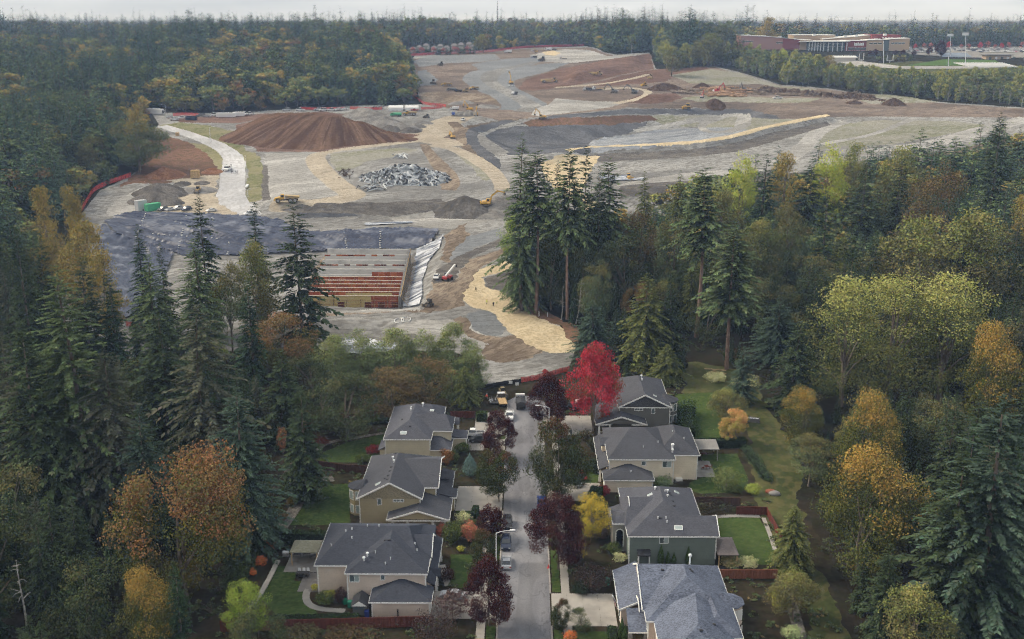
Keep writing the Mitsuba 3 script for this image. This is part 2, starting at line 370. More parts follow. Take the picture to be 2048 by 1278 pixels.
# right side of the basin
region('basin_slope', [(1070, 238), (1110, 230), (1180, 225), (1290, 217), (1400, 218), (1500, 219), (1552, 231), (1560, 240), (1520, 237), (1420, 230), (1300, 228), (1200, 231), (1120, 236), (1010, 252)])
region('weedy_ground', [(1290, 231), (1420, 232), (1560, 238), (1640, 236), (1560, 252), (1500, 262), (1440, 256), (1330, 252)])
region('rusty_bank', [(1040, 243), (1090, 237), (1200, 233), (1300, 231), (1320, 240), (1240, 248), (1120, 250), (1060, 252)])
region('basin_slope', [(948, 266), (1000, 256), (1050, 252), (1120, 250), (1240, 248), (1296, 244), (1270, 262), (1235, 272), (1180, 281), (1180, 304), (1020, 310), (980, 284)])
region('basin_floor', [(1180, 284), (1240, 272), (1300, 262), (1380, 256), (1470, 254), (1500, 260), (1424, 284), (1300, 296), (1182, 303)])
band('pale_ground', [(1270, 262), (1320, 254), (1368, 245), (1412, 237), (1460, 231), (1500, 230)], [4, 5, 6, 6, 5])
band('pale_ground', [(1488, 230), (1488, 240), (1478, 254), (1450, 264), (1414, 262), (1404, 252), (1420, 242), (1448, 233)], [10, 12, 10, 6, 6, 5])
band('haul_road', [(1010, 306), (985, 290), (966, 276), (962, 266), (982, 258), (1015, 248), (1050, 240)], [6, 6, 7, 7, 6, 5])
region('mud_track', [(900, 262), (940, 250), (1010, 240), (1050, 234), (1000, 250), (950, 262), (934, 280), (948, 300), (990, 330), (1000, 360), (960, 320), (920, 292)])
region('basin_slope', [(930, 262), (960, 250), (1010, 241), (1040, 240), (985, 256), (958, 266), (954, 276), (970, 296), (1000, 318), (1000, 340), (960, 312), (934, 288)])
# hillside right
region('weedy_ground', [(1640, 252), (1760, 240), (1900, 242), (1980, 250), (1900, 268), (1780, 290), (1700, 292), (1640, 300), (1600, 280)])
band('pale_ground', [(1250, 372), (1400, 350), (1500, 340), (1570, 320), (1612, 290), (1640, 262), (1690, 243)], [16, 14, 12, 12, 12, 12, 10])
band('pale_ground', [(1660, 330), (1760, 302), (1860, 288), (1960, 262), (2060, 236)], [14, 16, 16, 16, 16])
band('pale_ground', [(1560, 322), (1640, 290), (1740, 270), (1830, 236)], [5, 6, 5, 6])
band('mud_track', [(1700, 340), (1800, 318), (1920, 302), (2060, 270)], [10, 8, 8, 8])
region('cut_bank', [(1240, 372), (1300, 366), (1400, 360), (1520, 352), (1680, 338), (1830, 316), (1960, 300), (2060, 284), (2060, 300), (1960, 318), (1830, 340), (1700, 356), (1520, 374), (1400, 382), (1240, 396)])
# straw berm: top and dark front
region('cut_bank', [(1180, 309), (1300, 303), (1400, 297), (1470, 286), (1530, 269), (1590, 256), (1654, 243), (1660, 250), (1600, 268), (1540, 286), (1470, 304), (1380, 314), (1280, 320), (1180, 326)], rough=0.6)
band('straw_mulch', None, [5, 5, 5.5, 6, 7, 8, 7], 0.25, BERM[1:])
region('straw_mulch', [(1080, 326), (1120, 312), (1170, 308), (1200, 312), (1190, 330), (1160, 380), (1200, 410), (1180, 430), (1120, 390), (1086, 350)])
# left part
region('grass_verge', [(318, 250), (345, 262), (420, 278), (462, 303), (470, 320), (480, 340), (496, 330), (486, 290), (470, 262), (420, 252), (360, 244)])
region('rusty_bank', [(262, 352), (285, 336), (272, 316), (300, 278), (330, 272), (380, 284), (440, 306), (442, 330), (438, 352), (400, 360), (330, 368), (270, 366), (240, 374)])
region('grass_verge', [(380, 284), (420, 290), (446, 310), (442, 340), (432, 344), (428, 320), (400, 298)])
region('brown_soil', [(330, 236), (460, 232), (560, 226), (480, 246), (420, 246), (360, 244)])
region('brown_soil', [(470, 250), (520, 238), (640, 222), (760, 240), (860, 274), (800, 286), (700, 300), (620, 304), (520, 303), (488, 286)])
region('pale_ground', [(528, 306), (620, 306), (640, 330), (668, 360), (692, 378), (684, 390), (640, 396), (560, 402), (530, 396), (528, 350)])
region('weedy_ground', [(660, 306), (740, 300), (800, 296), (838, 300), (800, 312), (760, 318), (730, 322), (700, 340), (680, 344), (664, 330)])
region('weedy_ground', [(900, 300), (940, 310), (970, 332), (986, 356), (970, 362), (948, 340), (920, 316)])
region('grass_verge', [(484, 300), (510, 306), (526, 330), (524, 396), (512, 404), (492, 404), (494, 350)])
region('cut_bank', [(524, 330), (534, 332), (540, 400), (524, 402)], rough=0.8)
region('tan_track', [(760, 262), (830, 256), (880, 236), (920, 228), (950, 232), (930, 242), (914, 252), (900, 272), (930, 292), (880, 292), (840, 284), (800, 286), (740, 296), (770, 284), (850, 270)])
band('tan_track', [(908, 240), (868, 266), (806, 284), (742, 292), (672, 301), (636, 310), (634, 326), (656, 352), (684, 374), (704, 390), (664, 402), (600, 408), (540, 408)], [12, 14, 10, 9, 9, 12, 13, 13, 14, 16, 14, 10], rough=0.35)
band('tan_track', [(860, 290), (905, 297), (946, 316), (982, 340), (1002, 366), (1004, 380)], [9, 10, 10, 9, 8], rough=0.35)
band('mud_track', [(846, 288), (870, 320), (890, 344), (900, 368), (898, 380)], [5, 10, 12, 8])
band('mud_track', [(900, 276), (920, 262), (906, 244)], [10, 8])
band('paved_road', [(322, 252), (370, 266), (424, 286), (458, 306), (468, 326), (466, 350), (464, 376), (462, 398), (480, 416), (506, 430)], [9, 10, 11, 12, 13, 13.5, 14, 16, 15, 9])
region('tan_track', [(330, 360), (400, 352), (438, 352), (430, 390), (440, 410), (480, 428), (400, 430), (240, 436), (330, 400), (400, 380)])
region('pale_ground', [(206, 432), (230, 400), (290, 372), (350, 364), (330, 392), (290, 420), (330, 428), (300, 436)])
# bank below the plateau and the strip above the pit
region('cut_bank', [(600, 410), (700, 406), (790, 404), (880, 398), (900, 410), (880, 424), (800, 428), (700, 430), (600, 431), (560, 420)])
region('basin_slope', [(600, 424), (700, 428), (720, 432), (600, 436)])
region('pale_ground', [(780, 434), (860, 424), (930, 414), (1000, 404), (1010, 430), (960, 450), (900, 458), (840, 452), (800, 446)])
region('mud_track', [(890, 470), (930, 446), (940, 470), (930, 500), (900, 530), (880, 520), (892, 490)])
region('gravel_bed', [(930, 474), (1000, 456), (1004, 476), (960, 492), (930, 510), (900, 540), (906, 510)])
region('cut_bank', [(870, 540), (930, 508), (1000, 478), (1004, 486), (950, 512), (920, 540), (900, 566), (868, 566)])
region('mud_track', [(870, 566), (906, 560), (940, 520), (1010, 492), (1010, 506), (960, 540), (936, 574), (930, 610), (900, 618), (850, 624), (740, 628), (620, 630), (620, 620), (800, 620), (846, 616), (856, 590), (868, 560)])
region('pale_ground', [(840, 640), (900, 640), (950, 650), (990, 680), (960, 696), (900, 690), (830, 670), (770, 668), (800, 650)])
region('mud_track', [(900, 640), (922, 632), (960, 668), (1000, 676), (1052, 664), (1056, 670), (1000, 692), (950, 680)])
region('gravel_bed', [(930, 628), (980, 620), (1010, 640), (1020, 660), (990, 674), (960, 662), (930, 640)])
region('mud_track', [(966, 690), (1040, 676), (1090, 700), (1070, 716), (1000, 726), (960, 716)])
region('straw_mulch', [(1012, 522), (1030, 532), (1010, 540), (962, 556), (966, 570), (1022, 592), (1036, 616), (1070, 630), (1108, 646), (1132, 662), (1146, 690), (1142, 702), (1106, 706), (1080, 696), (1036, 676), (1010, 650), (990, 630), (962, 617), (940, 610), (929, 594),
      (936, 566), (956, 544), (984, 530)])
region('rusty_bank', [(1046, 612), (1080, 636), (1118, 648), (1150, 690), (1160, 700), (1160, 660), (1120, 636), (1060, 606)])
region('cut_bank', [(964, 558), (1000, 546), (1030, 540), (1030, 590), (1004, 584), (974, 572)])
region('mud_track', world=[(-84, 362), (-46, 360), (-50, 450), (-90, 455)])
# by the lined pit
band('pale_ground', [(600, 626), (740, 622), (840, 618)], [3, 4, 3])
# neighbourhood
region('garden_soil', world=[(-62, 140), (46, 140), (58, 180), (58, 250), (36, 283), (8, 283), (-12, 274), (-30, 262), (-64, 258), (-66, 200)], rough=1.0)
region('meadow', [(1372, 722), (1420, 728), (1500, 742), (1530, 790), (1562, 850), (1604, 960), (1600, 1060), (1640, 1180), (1700, 1278), (1620, 1278), (1590, 1160), (1556, 1090), (1524, 1010), (1500, 920), (1490, 830), (1440, 792), (1362, 782)])
for q in ([(552, 1131), (603, 1132), (592, 1161), (626, 1163), (609, 1184), (613, 1209), (632, 1219), (640, 1236), (560, 1236), (522, 1196)], [(656, 969), (700, 967), (704, 1010), (700, 1050), (577, 1050), (601, 1019), (622, 987)],
   [(646, 905), (690, 886), (768, 868), (768, 906), (720, 925), (634, 925)], [(1348, 788), (1423, 784), (1437, 802), (1452, 835), (1448, 880), (1380, 880), (1370, 835)],
   [(1404, 909), (1475, 907), (1498, 961), (1484, 984), (1400, 987), (1376, 980), (1381, 966), (1404, 956)], [(1435, 1033), (1521, 1033), (1547, 1097), (1548, 1128), (1450, 1128), (1430, 1080)],
   [(899, 1109), (946, 1109), (936, 1177), (905, 1175)], [(913, 1019), (962, 1019), (954, 1048), (926, 1040)], [(1190, 985), (1200, 940), (1165, 940), (1150, 1000), (1180, 1012)], [(1150, 1262), (1235, 1262), (1235, 1290), (1150, 1290)]):
 region('lawn', q, rough=0.3)
LAWN_STRIPS = [(-6.3, -4.75, 140, 156), (5.05, 6.5, 167, 188), (5.05, 6.5, 140, 155), (-6.3, -4.75, 170, 196), (-6.3, -4.75, 214, 240)]
for x0, x1, y0, y1 in LAWN_STRIPS:
 region('lawn', world=[(x0, y0), (x1, y0), (x1, y1), (x0, y1)], rough=0)
# school ground beyond
region('meadow', [(1540, 128), (1700, 130), (1830, 122), (2050, 132), (2160, 136), (2160, 146), (1900, 152), (1740, 148), (1640, 140)], rough=3)
region('sports_field', [(1812, 131), (1890, 118), (1990, 120), (2010, 131)], rough=0)
region('pale_ground', [(1560, 122), (1690, 118), (1800, 132), (2020, 132), (2020, 136), (1820, 138), (1690, 132)], rough=0.5)
region('driveway', [(1800, 98), (1900, 94), (2160, 96), (2160, 112), (2000, 116), (1900, 114), (1820, 108)], rough=0.5)
def uv_of(w):
 """evenly meshed coordinates of ground points"""
 return np.stack([np.interp(w[:, 0] / np.maximum(w[:, 1], 20), US, np.arange(len(US))), np.interp(w[:, 1], DIST, np.arange(len(DIST)))], 1)
def build_ground():
 i, j = np.meshgrid(np.arange(len(US)), np.arange(len(DIST)), indexing='ij')
 grid = np.stack([i.ravel(), j.ravel()], 1).astype(float)
 grid[:, 0] += 0.35 * (grid[:, 1] % 2) * (grid[:, 0] > 0) * (grid[:, 0] < len(US) - 1)
 edge = np.vstack([uv_of(w) for _, w in REGIONS])
 kk = cKDTree(edge).query(grid)[0] > 0.85
 pts = np.vstack([grid[kk], edge])
 pts = np.unique(np.round(pts, 2), axis=0)
 tri = Delaunay(pts).simplices
 u = np.interp(pts[:, 0], np.arange(len(US)), US)
 d = np.interp(pts[:, 1], np.arange(len(DIST)), DIST)
 X, Y = u * d, d
 Z = ground(X, Y)
 a = pts[tri]
 flip = np.cross(a[:, 1] - a[:, 0], a[:, 2] - a[:, 0]) < 0
 tri[flip] = tri[flip][:, ::-1]
 c = np.stack([X, Y], 1)[tri].mean(1)
 owner = np.full(len(tri), -1)
 names = ['forest_floor'] + list(dict.fromkeys(n for n, _ in REGIONS))
 for n, w in REGIONS:
  g = shapely.Polygon(w).buffer(0)
  k = near_box(w, c[:, 0], c[:, 1], 0.5)
  shapely.prepare(g)
  kk = np.where(k)[0]
  owner[kk[shapely.contains_xy(g, c[kk, 0], c[kk, 1])]] = names.index(n)
 owner[owner < 0] = 0
 V = np.stack([X, Y, Z], 1)
 for q, n in enumerate(names):
  f = tri[owner == q]
  if len(f) == 0:
   continue
  idx, inv = np.unique(f, return_inverse=True)
  put(n, (V[idx], inv.reshape(-1, 3)), GROUND_MAT[n], smooth=True)
  label(n, GROUND_TEXT[n], kind='structure')
GROUND_TEXT = dict(forest_floor='dark leaf-strewn floor of the woods', site_ground='graded grey earth of the construction site', pale_ground='pale grey compacted soil', mud_track='brown rutted mud where machines drive', tan_track='tan dirt haul tracks winding through the site',
     brown_soil='stripped red-brown soil', umber_soil='brownish graded slopes of the far hill', rusty_bank='dark reddish bank of bare soil and dead weeds', cut_bank='dark grey cut bank', basin_slope='dark slate-grey sides of the excavated basin',
     gravel_bed='spread blue-grey gravel', basin_floor='pale bluish floor of the excavated basin', straw_mulch='golden straw mulch spread on slopes', weedy_ground='patches of thin olive weeds', grass_verge='grassy roadside verge',
     garden_soil='dark garden soil and mulch around the houses', lawn='mown green lawns of the houses', meadow='rough olive grass', driveway='grey paved car park', paved_road='pale wet paved access road', sports_field='green playing field', haul_road='pale haul road curving up the hill')
build_ground()
# bare ground far below and behind, so that the sheet has no end in view
# ---------------------------------------------------------------- trees: prototypes, then copies
scene['foliage'] = {'type': 'twosided', 'bsdf': {'type': 'diffuse', 'reflectance': {'type': 'mesh_attribute', 'name': 'vertex_color'}}}
textured('bark', lambda p, n, uv: mix((0.13, 0.105, 0.085), (0.24, 0.20, 0.17), smoothstep(0.3, 0.7, noise(p.x * 5, p.y * 5, p.z * 0.9))))
textured('pale_bark', lambda p, n, uv: mix((0.32, 0.30, 0.27), (0.52, 0.50, 0.46), smoothstep(0.35, 0.6, noise(p.x * 4, p.y * 4, p.z * 1.6))))
textured('red_bark', lambda p, n, uv: mix((0.20, 0.13, 0.10), (0.34, 0.24, 0.19), smoothstep(0.3, 0.7, noise(p.x * 5, p.y * 5, p.z * 0.8))))
GAIN = 1.34
def tint(c, n, r, k=0.25):
 """n linear colours round an sRGB one, each leaf a little its own"""
 c = S(c) * GAIN
 return np.clip(c[None] * (1 + k * r.normal(0, 1, (n, 1))) * (1 + 0.06 * r.normal(0, 1, (n, 3))), 0.004, 0.9)
def kites(P, D, N, L, W, C):
 """leaf sprays: from points P along D, W wide across D x N; two triangles folded along D"""
 S_ = np.cross(D, N)
 S_ /= np.linalg.norm(S_, axis=1, keepdims=True) + 1e-9
 m = P + D * (L * 0.5)[:, None] + N * (L * 0.08)[:, None]
 v = np.stack([P, m + S_ * W[:, None] / 2, P + D * L[:, None], m - S_ * W[:, None] / 2], 1).reshape(-1, 3)
 k = np.arange(len(P))[:, None] * 4
 f = np.concatenate([k + [0, 1, 2], k + [0, 2, 3]], 0)
 return v, f, np.repeat(C, 4, 0)
def conifer(seed, whorls, base, r0, col, tipcol, n_sp=7, ragged=0.3, droop=0.5, power=0.7, lean=0.0, per=6.5, sl=1.0):
 """height 1; returns (crown vertices, faces, colours), trunk mesh"""
 r = np.random.default_rng(seed)
 P, D, N, L, W, C = [], [], [], [], [], []
 zs = base + (1 - base) * np.linspace(0, 1, whorls) ** 0.92 + r.normal(0, 0.004, whorls)
 gap = r.uniform(0.75, 1.12, whorls)
 side = r.uniform(0, 6.28)
 dz = (1 - base) / whorls
 for z0, g in zip(zs, gap):
  z = z0
  t = np.clip((z - base) / (1 - base), 0, 1)
  prof = (1 - t) ** power * (0.62 + 0.38 * min(1, t / 0.16)) * r0 * g + 0.006
  nb = max(3, int(r.poisson(per * (0.7 + 0.6 * (1 - t)))))
  a0 = r.uniform(0, 6.28)
  for b in range(nb):
   az = a0 + b * 6.283 / nb + r.normal(0, 0.45)
   z = min(z0 + r.normal(0, 0.7) * dz, 0.995)
   ln = prof * np.clip(1 + ragged * r.normal(), 0.25, 1.6) * (1 + lean * math.cos(az - side))
   up = 0.55 * t - 0.12 + r.normal(0, 0.08)
   h = np.array([math.cos(az), math.sin(az), 0])
   s = np.linspace(0.22, 1, n_sp) + r.normal(0, 0.03, n_sp)
   pos = np.array([0, 0, z]) + h * (s * ln)[:, None] + np.array([0, 0, 1]) * (ln * (up * s - droop * (1 - 0.6 * t) * s * s))[:, None]
   dirb = h + np.array([0, 0, 1]) * (up - 2 * droop * (1 - 0.6 * t) * s)[:, None]
   dirb /= np.linalg.norm(dirb, axis=1, keepdims=True)
   w = np.cross(dirb, [0, 0, 1])
   w /= np.linalg.norm(w, axis=1, keepdims=True) + 1e-9
   for sd in (-1, 1):
    d = dirb * 0.75 + sd * w * (0.85 - 0.35 * s)[:, None] + np.array([0, 0, -0.10 - 0.14 * (1 - t)]) + r.normal(0, 0.2, (n_sp, 3))
    d /= np.linalg.norm(d, axis=1, keepdims=True)
    P.append(pos); D.append(d)
    nn = np.array([0, 0, 1]) + r.normal(0, 0.35, (n_sp, 3))
    N.append(nn / np.linalg.norm(nn, axis=1, keepdims=True))
    l = (ln * (0.52 - 0.2 * s) * r.uniform(0.7, 1.25, n_sp) + 0.006) * sl
    L.append(l); W.append(l * r.uniform(0.38, 0.58, n_sp))
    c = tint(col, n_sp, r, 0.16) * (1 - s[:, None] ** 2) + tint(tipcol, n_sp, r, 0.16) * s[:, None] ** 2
    C.append(c)
 P, D, N, L, W, C = map(np.concatenate, (P, D, N, L, W, C))
 bend = r.normal(0, 0.012, 3)
 tz = np.linspace(0, 0.93, 7)
 tr = tube(np.stack([bend[0] * np.sin(tz * 3), bend[1] * np.sin(tz * 4), tz], 1), 0.0115 * (1 - tz * 0.93), 6)
 return kites(P, D, N, L, W, C), tr
def broadleaf(seed, clumps, leaves, cols, shape='round', trunk=0.25, rx=0.36, leaf=0.03, topcol=None, gaps=0.15, limbs=7, ragged=0.16, top_from=0.6):
 """height 1; cols: sRGB palette of leaf clumps; topcol: palette of the upper outer crown, autumn tints and lit tops painted brighter"""
 r = np.random.default_rng(seed)
 P, D, N, L, C = [], [], [], [], []
 c0 = []
 K = max(6, clumps // (11 if clumps < 180 else 14))
 lob = r.normal(0, 1, (K, 3)); lob /= np.linalg.norm(lob, axis=1, keepdims=True); lob *= r.uniform(0.45, 0.8, (K, 1)); lrad = r.uniform(0.34, 0.52, K) * (1.25 if gaps == 0 else 1)
 for k in range(clumps):
  q = r.integers(K); u = r.normal(0, 1, 3); u /= np.linalg.norm(u)
  if u @ lob[q] < -0.25: u = -u
  u = lob[q] + u * lrad[q]; R0 = min(np.linalg.norm(u), 1.08)
  u /= np.linalg.norm(u)
  rad = R0 if clumps > 40 else r.uniform(0.3, 1) ** 0.4
  t = 0.5 + 0.5 * u[2] * rad
  zc = trunk + (1 - trunk) * t
  if shape == 'round':
   w = rx
  elif shape == 'oval':
   w = rx * (1.0 - 0.35 * max(0, t - 0.4) / 0.6)
  elif shape == 'column':
   w = rx * (0.8 + 0.2 * math.sin(t * 3.1))
  elif shape == 'dome':
   w = rx * (1.05 - 0.25 * t)
  else:
   w = rx * (0.45 + 0.7 * t)
  az = math.atan2(u[1], u[0])
  w *= 1 + ragged * (math.sin(az * 3 + seed) + math.sin(az * 5 + 2 * seed + t * 4)) * 0.6 + ragged * 0.5 * r.normal()
  c0.append((np.array([u[0] * rad * w, u[1] * rad * w, zc]), rad * max(0.15, (0.4 + 0.6 * u[2])) if u[2] > 0 else rad * 0.25 * (1 + u[2]), t))
 for c, out, t in c0:
  if r.uniform() < gaps * 0.5:
   continue
  n = int(leaves * r.uniform(0.6, 1.3))
  rc = 0.085 * r.uniform(0.7, 1.3) * (rx / 0.33) ** 0.5
  q = r.normal(0, 1, (n, 3))
  q /= np.linalg.norm(q, axis=1, keepdims=True)
  rr = rc * r.uniform(0.25, 1, (n, 1)) ** 0.5
  pos = c + q * rr * [1.15, 1.15, 0.8]
  d = r.normal(0, 1, (n, 3)) + q * 0.4 + [0, 0, -0.25]
  d /= np.linalg.norm(d, axis=1, keepdims=True)
  nn = q * 0.8 + r.normal(0, 0.55, (n, 3)) + [0, 0, 0.6]
  nn -= d * (nn * d).sum(1, keepdims=True)
  nn /= np.linalg.norm(nn, axis=1, keepdims=True) + 1e-9
  P.append(pos); D.append(d); N.append(nn)
  L.append(leaf * r.uniform(0.65, 1.4, n))
  pal = cols
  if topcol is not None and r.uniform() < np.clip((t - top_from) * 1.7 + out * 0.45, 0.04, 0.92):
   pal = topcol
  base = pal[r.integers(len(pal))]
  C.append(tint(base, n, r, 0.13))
 P, D, N, L, C = map(np.concatenate, (P, D, N, L, C))
 crown = kites(P - D * (L / 2)[:, None], D, N, L, L * r.uniform(0.6, 0.95, len(L)), C)
 tz = np.linspace(0, trunk + (1 - trunk) * 0.72, 6)
 b = r.normal(0, 0.02, 2)
 parts = [tube(np.stack([b[0] * np.sin(tz * 4), b[1] * np.sin(tz * 5), tz], 1), 0.017 * (1 - 0.8 * tz / tz[-1]), 6)]
 idx = r.permutation(len(c0))[:limbs]
 for k in idx:
  c = c0[k][0]
  z0 = trunk * 0.8 + (c[2] - trunk * 0.8) * 0.35
  mid = np.array([c[0] * 0.45, c[1] * 0.45, (z0 + c[2]) / 2 + 0.02])
  parts.append(tube([[0, 0, z0], mid, c], [0.008, 0.005, 0.002], 4, False))
 return crown, cat(parts)
PROTO = {}
def proto(kind, made, bark='bark'):
 (v, f, c), tr = made
 k = len(PROTO.setdefault(kind, []))
 ids = f'shape_{kind}_{k}'
 crown = mikit.ply((v, f), 'foliage', color=c)
 trunk = mikit.ply(tr, bark, smooth=True)
 scene[ids + '_crown'] = {'type': 'shapegroup', 'crown': crown}
 scene[ids + '_trunk'] = {'type': 'shapegroup', 'trunk': trunk}
 scene[ids] = {'type': 'shapegroup', 'crown': crown, 'trunk': trunk}
 PROTO[kind].append(ids)
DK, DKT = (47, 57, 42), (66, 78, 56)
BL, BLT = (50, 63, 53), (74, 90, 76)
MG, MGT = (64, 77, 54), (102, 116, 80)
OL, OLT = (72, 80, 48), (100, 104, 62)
for s in range(4):
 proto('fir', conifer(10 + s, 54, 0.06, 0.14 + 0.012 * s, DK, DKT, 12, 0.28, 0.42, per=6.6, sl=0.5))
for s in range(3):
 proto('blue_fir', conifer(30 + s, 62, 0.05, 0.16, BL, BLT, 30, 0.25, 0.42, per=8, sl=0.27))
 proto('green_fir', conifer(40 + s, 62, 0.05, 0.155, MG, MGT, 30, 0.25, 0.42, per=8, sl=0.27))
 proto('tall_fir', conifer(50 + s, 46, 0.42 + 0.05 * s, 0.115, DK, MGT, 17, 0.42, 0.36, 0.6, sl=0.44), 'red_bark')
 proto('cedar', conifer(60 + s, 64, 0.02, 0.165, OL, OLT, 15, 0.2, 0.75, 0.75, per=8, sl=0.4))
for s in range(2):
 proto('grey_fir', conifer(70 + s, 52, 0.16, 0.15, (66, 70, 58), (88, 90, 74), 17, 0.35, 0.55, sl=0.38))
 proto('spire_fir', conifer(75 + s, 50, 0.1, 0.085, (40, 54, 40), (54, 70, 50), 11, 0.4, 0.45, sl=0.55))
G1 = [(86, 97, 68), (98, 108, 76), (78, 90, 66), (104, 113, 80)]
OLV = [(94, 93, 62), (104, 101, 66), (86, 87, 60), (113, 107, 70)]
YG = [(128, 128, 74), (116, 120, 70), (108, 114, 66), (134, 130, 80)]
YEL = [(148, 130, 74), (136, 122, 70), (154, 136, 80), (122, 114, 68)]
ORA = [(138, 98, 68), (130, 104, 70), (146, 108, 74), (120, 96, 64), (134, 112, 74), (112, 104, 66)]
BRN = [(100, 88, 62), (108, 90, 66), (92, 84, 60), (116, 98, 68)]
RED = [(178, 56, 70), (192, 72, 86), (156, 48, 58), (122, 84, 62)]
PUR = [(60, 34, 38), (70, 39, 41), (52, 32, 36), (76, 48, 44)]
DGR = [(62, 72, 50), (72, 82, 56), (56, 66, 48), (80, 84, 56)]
for s in range(3):
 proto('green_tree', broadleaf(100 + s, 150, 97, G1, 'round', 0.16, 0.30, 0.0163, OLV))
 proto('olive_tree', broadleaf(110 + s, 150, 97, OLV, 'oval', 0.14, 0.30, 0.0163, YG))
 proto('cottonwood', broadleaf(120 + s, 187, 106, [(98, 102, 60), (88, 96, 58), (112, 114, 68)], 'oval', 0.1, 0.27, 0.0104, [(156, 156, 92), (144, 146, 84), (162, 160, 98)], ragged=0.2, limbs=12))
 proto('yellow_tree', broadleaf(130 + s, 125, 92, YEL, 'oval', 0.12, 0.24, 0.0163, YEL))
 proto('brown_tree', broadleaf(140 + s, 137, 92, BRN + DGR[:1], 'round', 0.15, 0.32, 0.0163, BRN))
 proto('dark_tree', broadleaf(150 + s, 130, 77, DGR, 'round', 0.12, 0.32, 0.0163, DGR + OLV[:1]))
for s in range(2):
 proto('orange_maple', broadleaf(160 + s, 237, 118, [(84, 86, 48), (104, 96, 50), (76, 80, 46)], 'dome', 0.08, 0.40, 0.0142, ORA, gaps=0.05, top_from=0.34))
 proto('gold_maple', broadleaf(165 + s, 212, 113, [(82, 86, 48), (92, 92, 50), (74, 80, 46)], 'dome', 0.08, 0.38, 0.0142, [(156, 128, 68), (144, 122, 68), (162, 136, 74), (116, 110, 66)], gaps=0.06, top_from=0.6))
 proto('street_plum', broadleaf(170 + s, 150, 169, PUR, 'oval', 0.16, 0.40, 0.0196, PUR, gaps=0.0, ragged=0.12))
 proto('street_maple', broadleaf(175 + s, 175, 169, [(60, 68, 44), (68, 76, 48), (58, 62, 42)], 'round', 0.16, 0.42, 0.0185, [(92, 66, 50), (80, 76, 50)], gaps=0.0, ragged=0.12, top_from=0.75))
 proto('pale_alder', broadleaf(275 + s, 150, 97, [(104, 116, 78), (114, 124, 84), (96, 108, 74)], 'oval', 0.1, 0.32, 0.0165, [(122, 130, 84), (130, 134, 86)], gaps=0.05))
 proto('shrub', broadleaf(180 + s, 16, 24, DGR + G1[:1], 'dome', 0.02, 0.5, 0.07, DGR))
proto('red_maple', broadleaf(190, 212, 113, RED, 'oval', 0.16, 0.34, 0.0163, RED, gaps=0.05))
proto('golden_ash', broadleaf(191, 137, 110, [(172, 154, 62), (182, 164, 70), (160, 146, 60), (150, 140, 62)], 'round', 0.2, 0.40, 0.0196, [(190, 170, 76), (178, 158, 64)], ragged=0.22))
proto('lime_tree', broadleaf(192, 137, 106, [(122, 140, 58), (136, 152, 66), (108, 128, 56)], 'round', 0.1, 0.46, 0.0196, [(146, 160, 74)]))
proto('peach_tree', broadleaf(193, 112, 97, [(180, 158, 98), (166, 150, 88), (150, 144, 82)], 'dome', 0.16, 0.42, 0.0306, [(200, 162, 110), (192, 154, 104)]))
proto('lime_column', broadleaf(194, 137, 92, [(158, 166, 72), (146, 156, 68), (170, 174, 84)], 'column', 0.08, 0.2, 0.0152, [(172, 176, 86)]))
# lighter ones for the middle distance and the far woods
GAIN = 1.7
for s in range(3):
 proto('alder', broadleaf(250 + s, 60, 22, [G1, YG + G1, G1 + OLV][s], 'oval', 0.12, 0.27, 0.055, [YG + G1, YG, G1][s]), 'pale_bark')
for s in range(2):
 proto('low_shrub', broadleaf(270 + s, 12, 18, [DGR + G1[:2], DGR + BRN[:1]][s], 'dome', 0.02, 0.5, 0.12, DGR))
proto('rust_small', broadleaf(260, 40, 16, [(132, 78, 72), (146, 92, 84), (118, 72, 68)], 'round', 0.1, 0.36, 0.08, None))
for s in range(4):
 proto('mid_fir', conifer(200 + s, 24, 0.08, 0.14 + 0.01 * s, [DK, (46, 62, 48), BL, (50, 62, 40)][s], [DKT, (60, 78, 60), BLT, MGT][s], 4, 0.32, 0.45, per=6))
 proto('mid_green', broadleaf(210 + s, 60, 22, [G1, DGR, OLV, DGR][s], 'round', 0.1, 0.30, 0.055, [YG + G1[:1], DGR + G1[:1], YG + YEL[:1], G1][s]))
for s in range(3):
 proto('mid_yellow', broadleaf(220 + s, 55, 22, [YEL, YEL[:2] + YG, BRN + ORA[:1]][s], ['oval', 'round', 'round'][s], 0.1, 0.27, 0.055, [YEL, YEL, BRN][s]))
for s in range(4):
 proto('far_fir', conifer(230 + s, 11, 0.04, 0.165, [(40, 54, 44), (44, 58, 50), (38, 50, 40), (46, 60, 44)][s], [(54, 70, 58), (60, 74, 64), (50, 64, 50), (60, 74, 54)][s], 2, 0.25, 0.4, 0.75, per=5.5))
 proto('far_tree', broadleaf(240 + s, 26, 10, [G1, DGR, YEL[:1] + OLV, DGR + BRN[:1]][s], 'round', 0.05, 0.34, 0.10, [OLV, G1, YEL[:2] + YG, BRN][s], limbs=0))
def tree(name, kind, x, y, h, w=1.0, text=None, category=None, group=None, variant=None, z=None, lean=0.0, as_stuff=False):
 ids = PROTO[kind][(rng.integers(len(PROTO[kind])) if variant is None else variant) % len(PROTO[kind])]
 z = float(np.ravel(ground(x, y))[0]) - 0.3 if z is None else z
 M = place((x, y, z), rng.uniform(0, 6.28), (h * w, h * w, h), rx=lean)
 if as_stuff:
  k = f'{name}__{used.setdefault(name + "*", 0) + 1:03d}'
  used[name + '*'] += 1
  scene[k] = {'type': 'instance', 'to_world': M, 'shapegroup': {'type': 'ref', 'id': ids}}
  return k
 key = new(name)
 for p in ('crown', 'trunk'):
  scene[key + '__' + p] = {'type': 'instance', 'to_world': M, 'shapegroup': {'type': 'ref', 'id': f'{ids}_{p}'}}
 label(key, text, category, group)
 return key
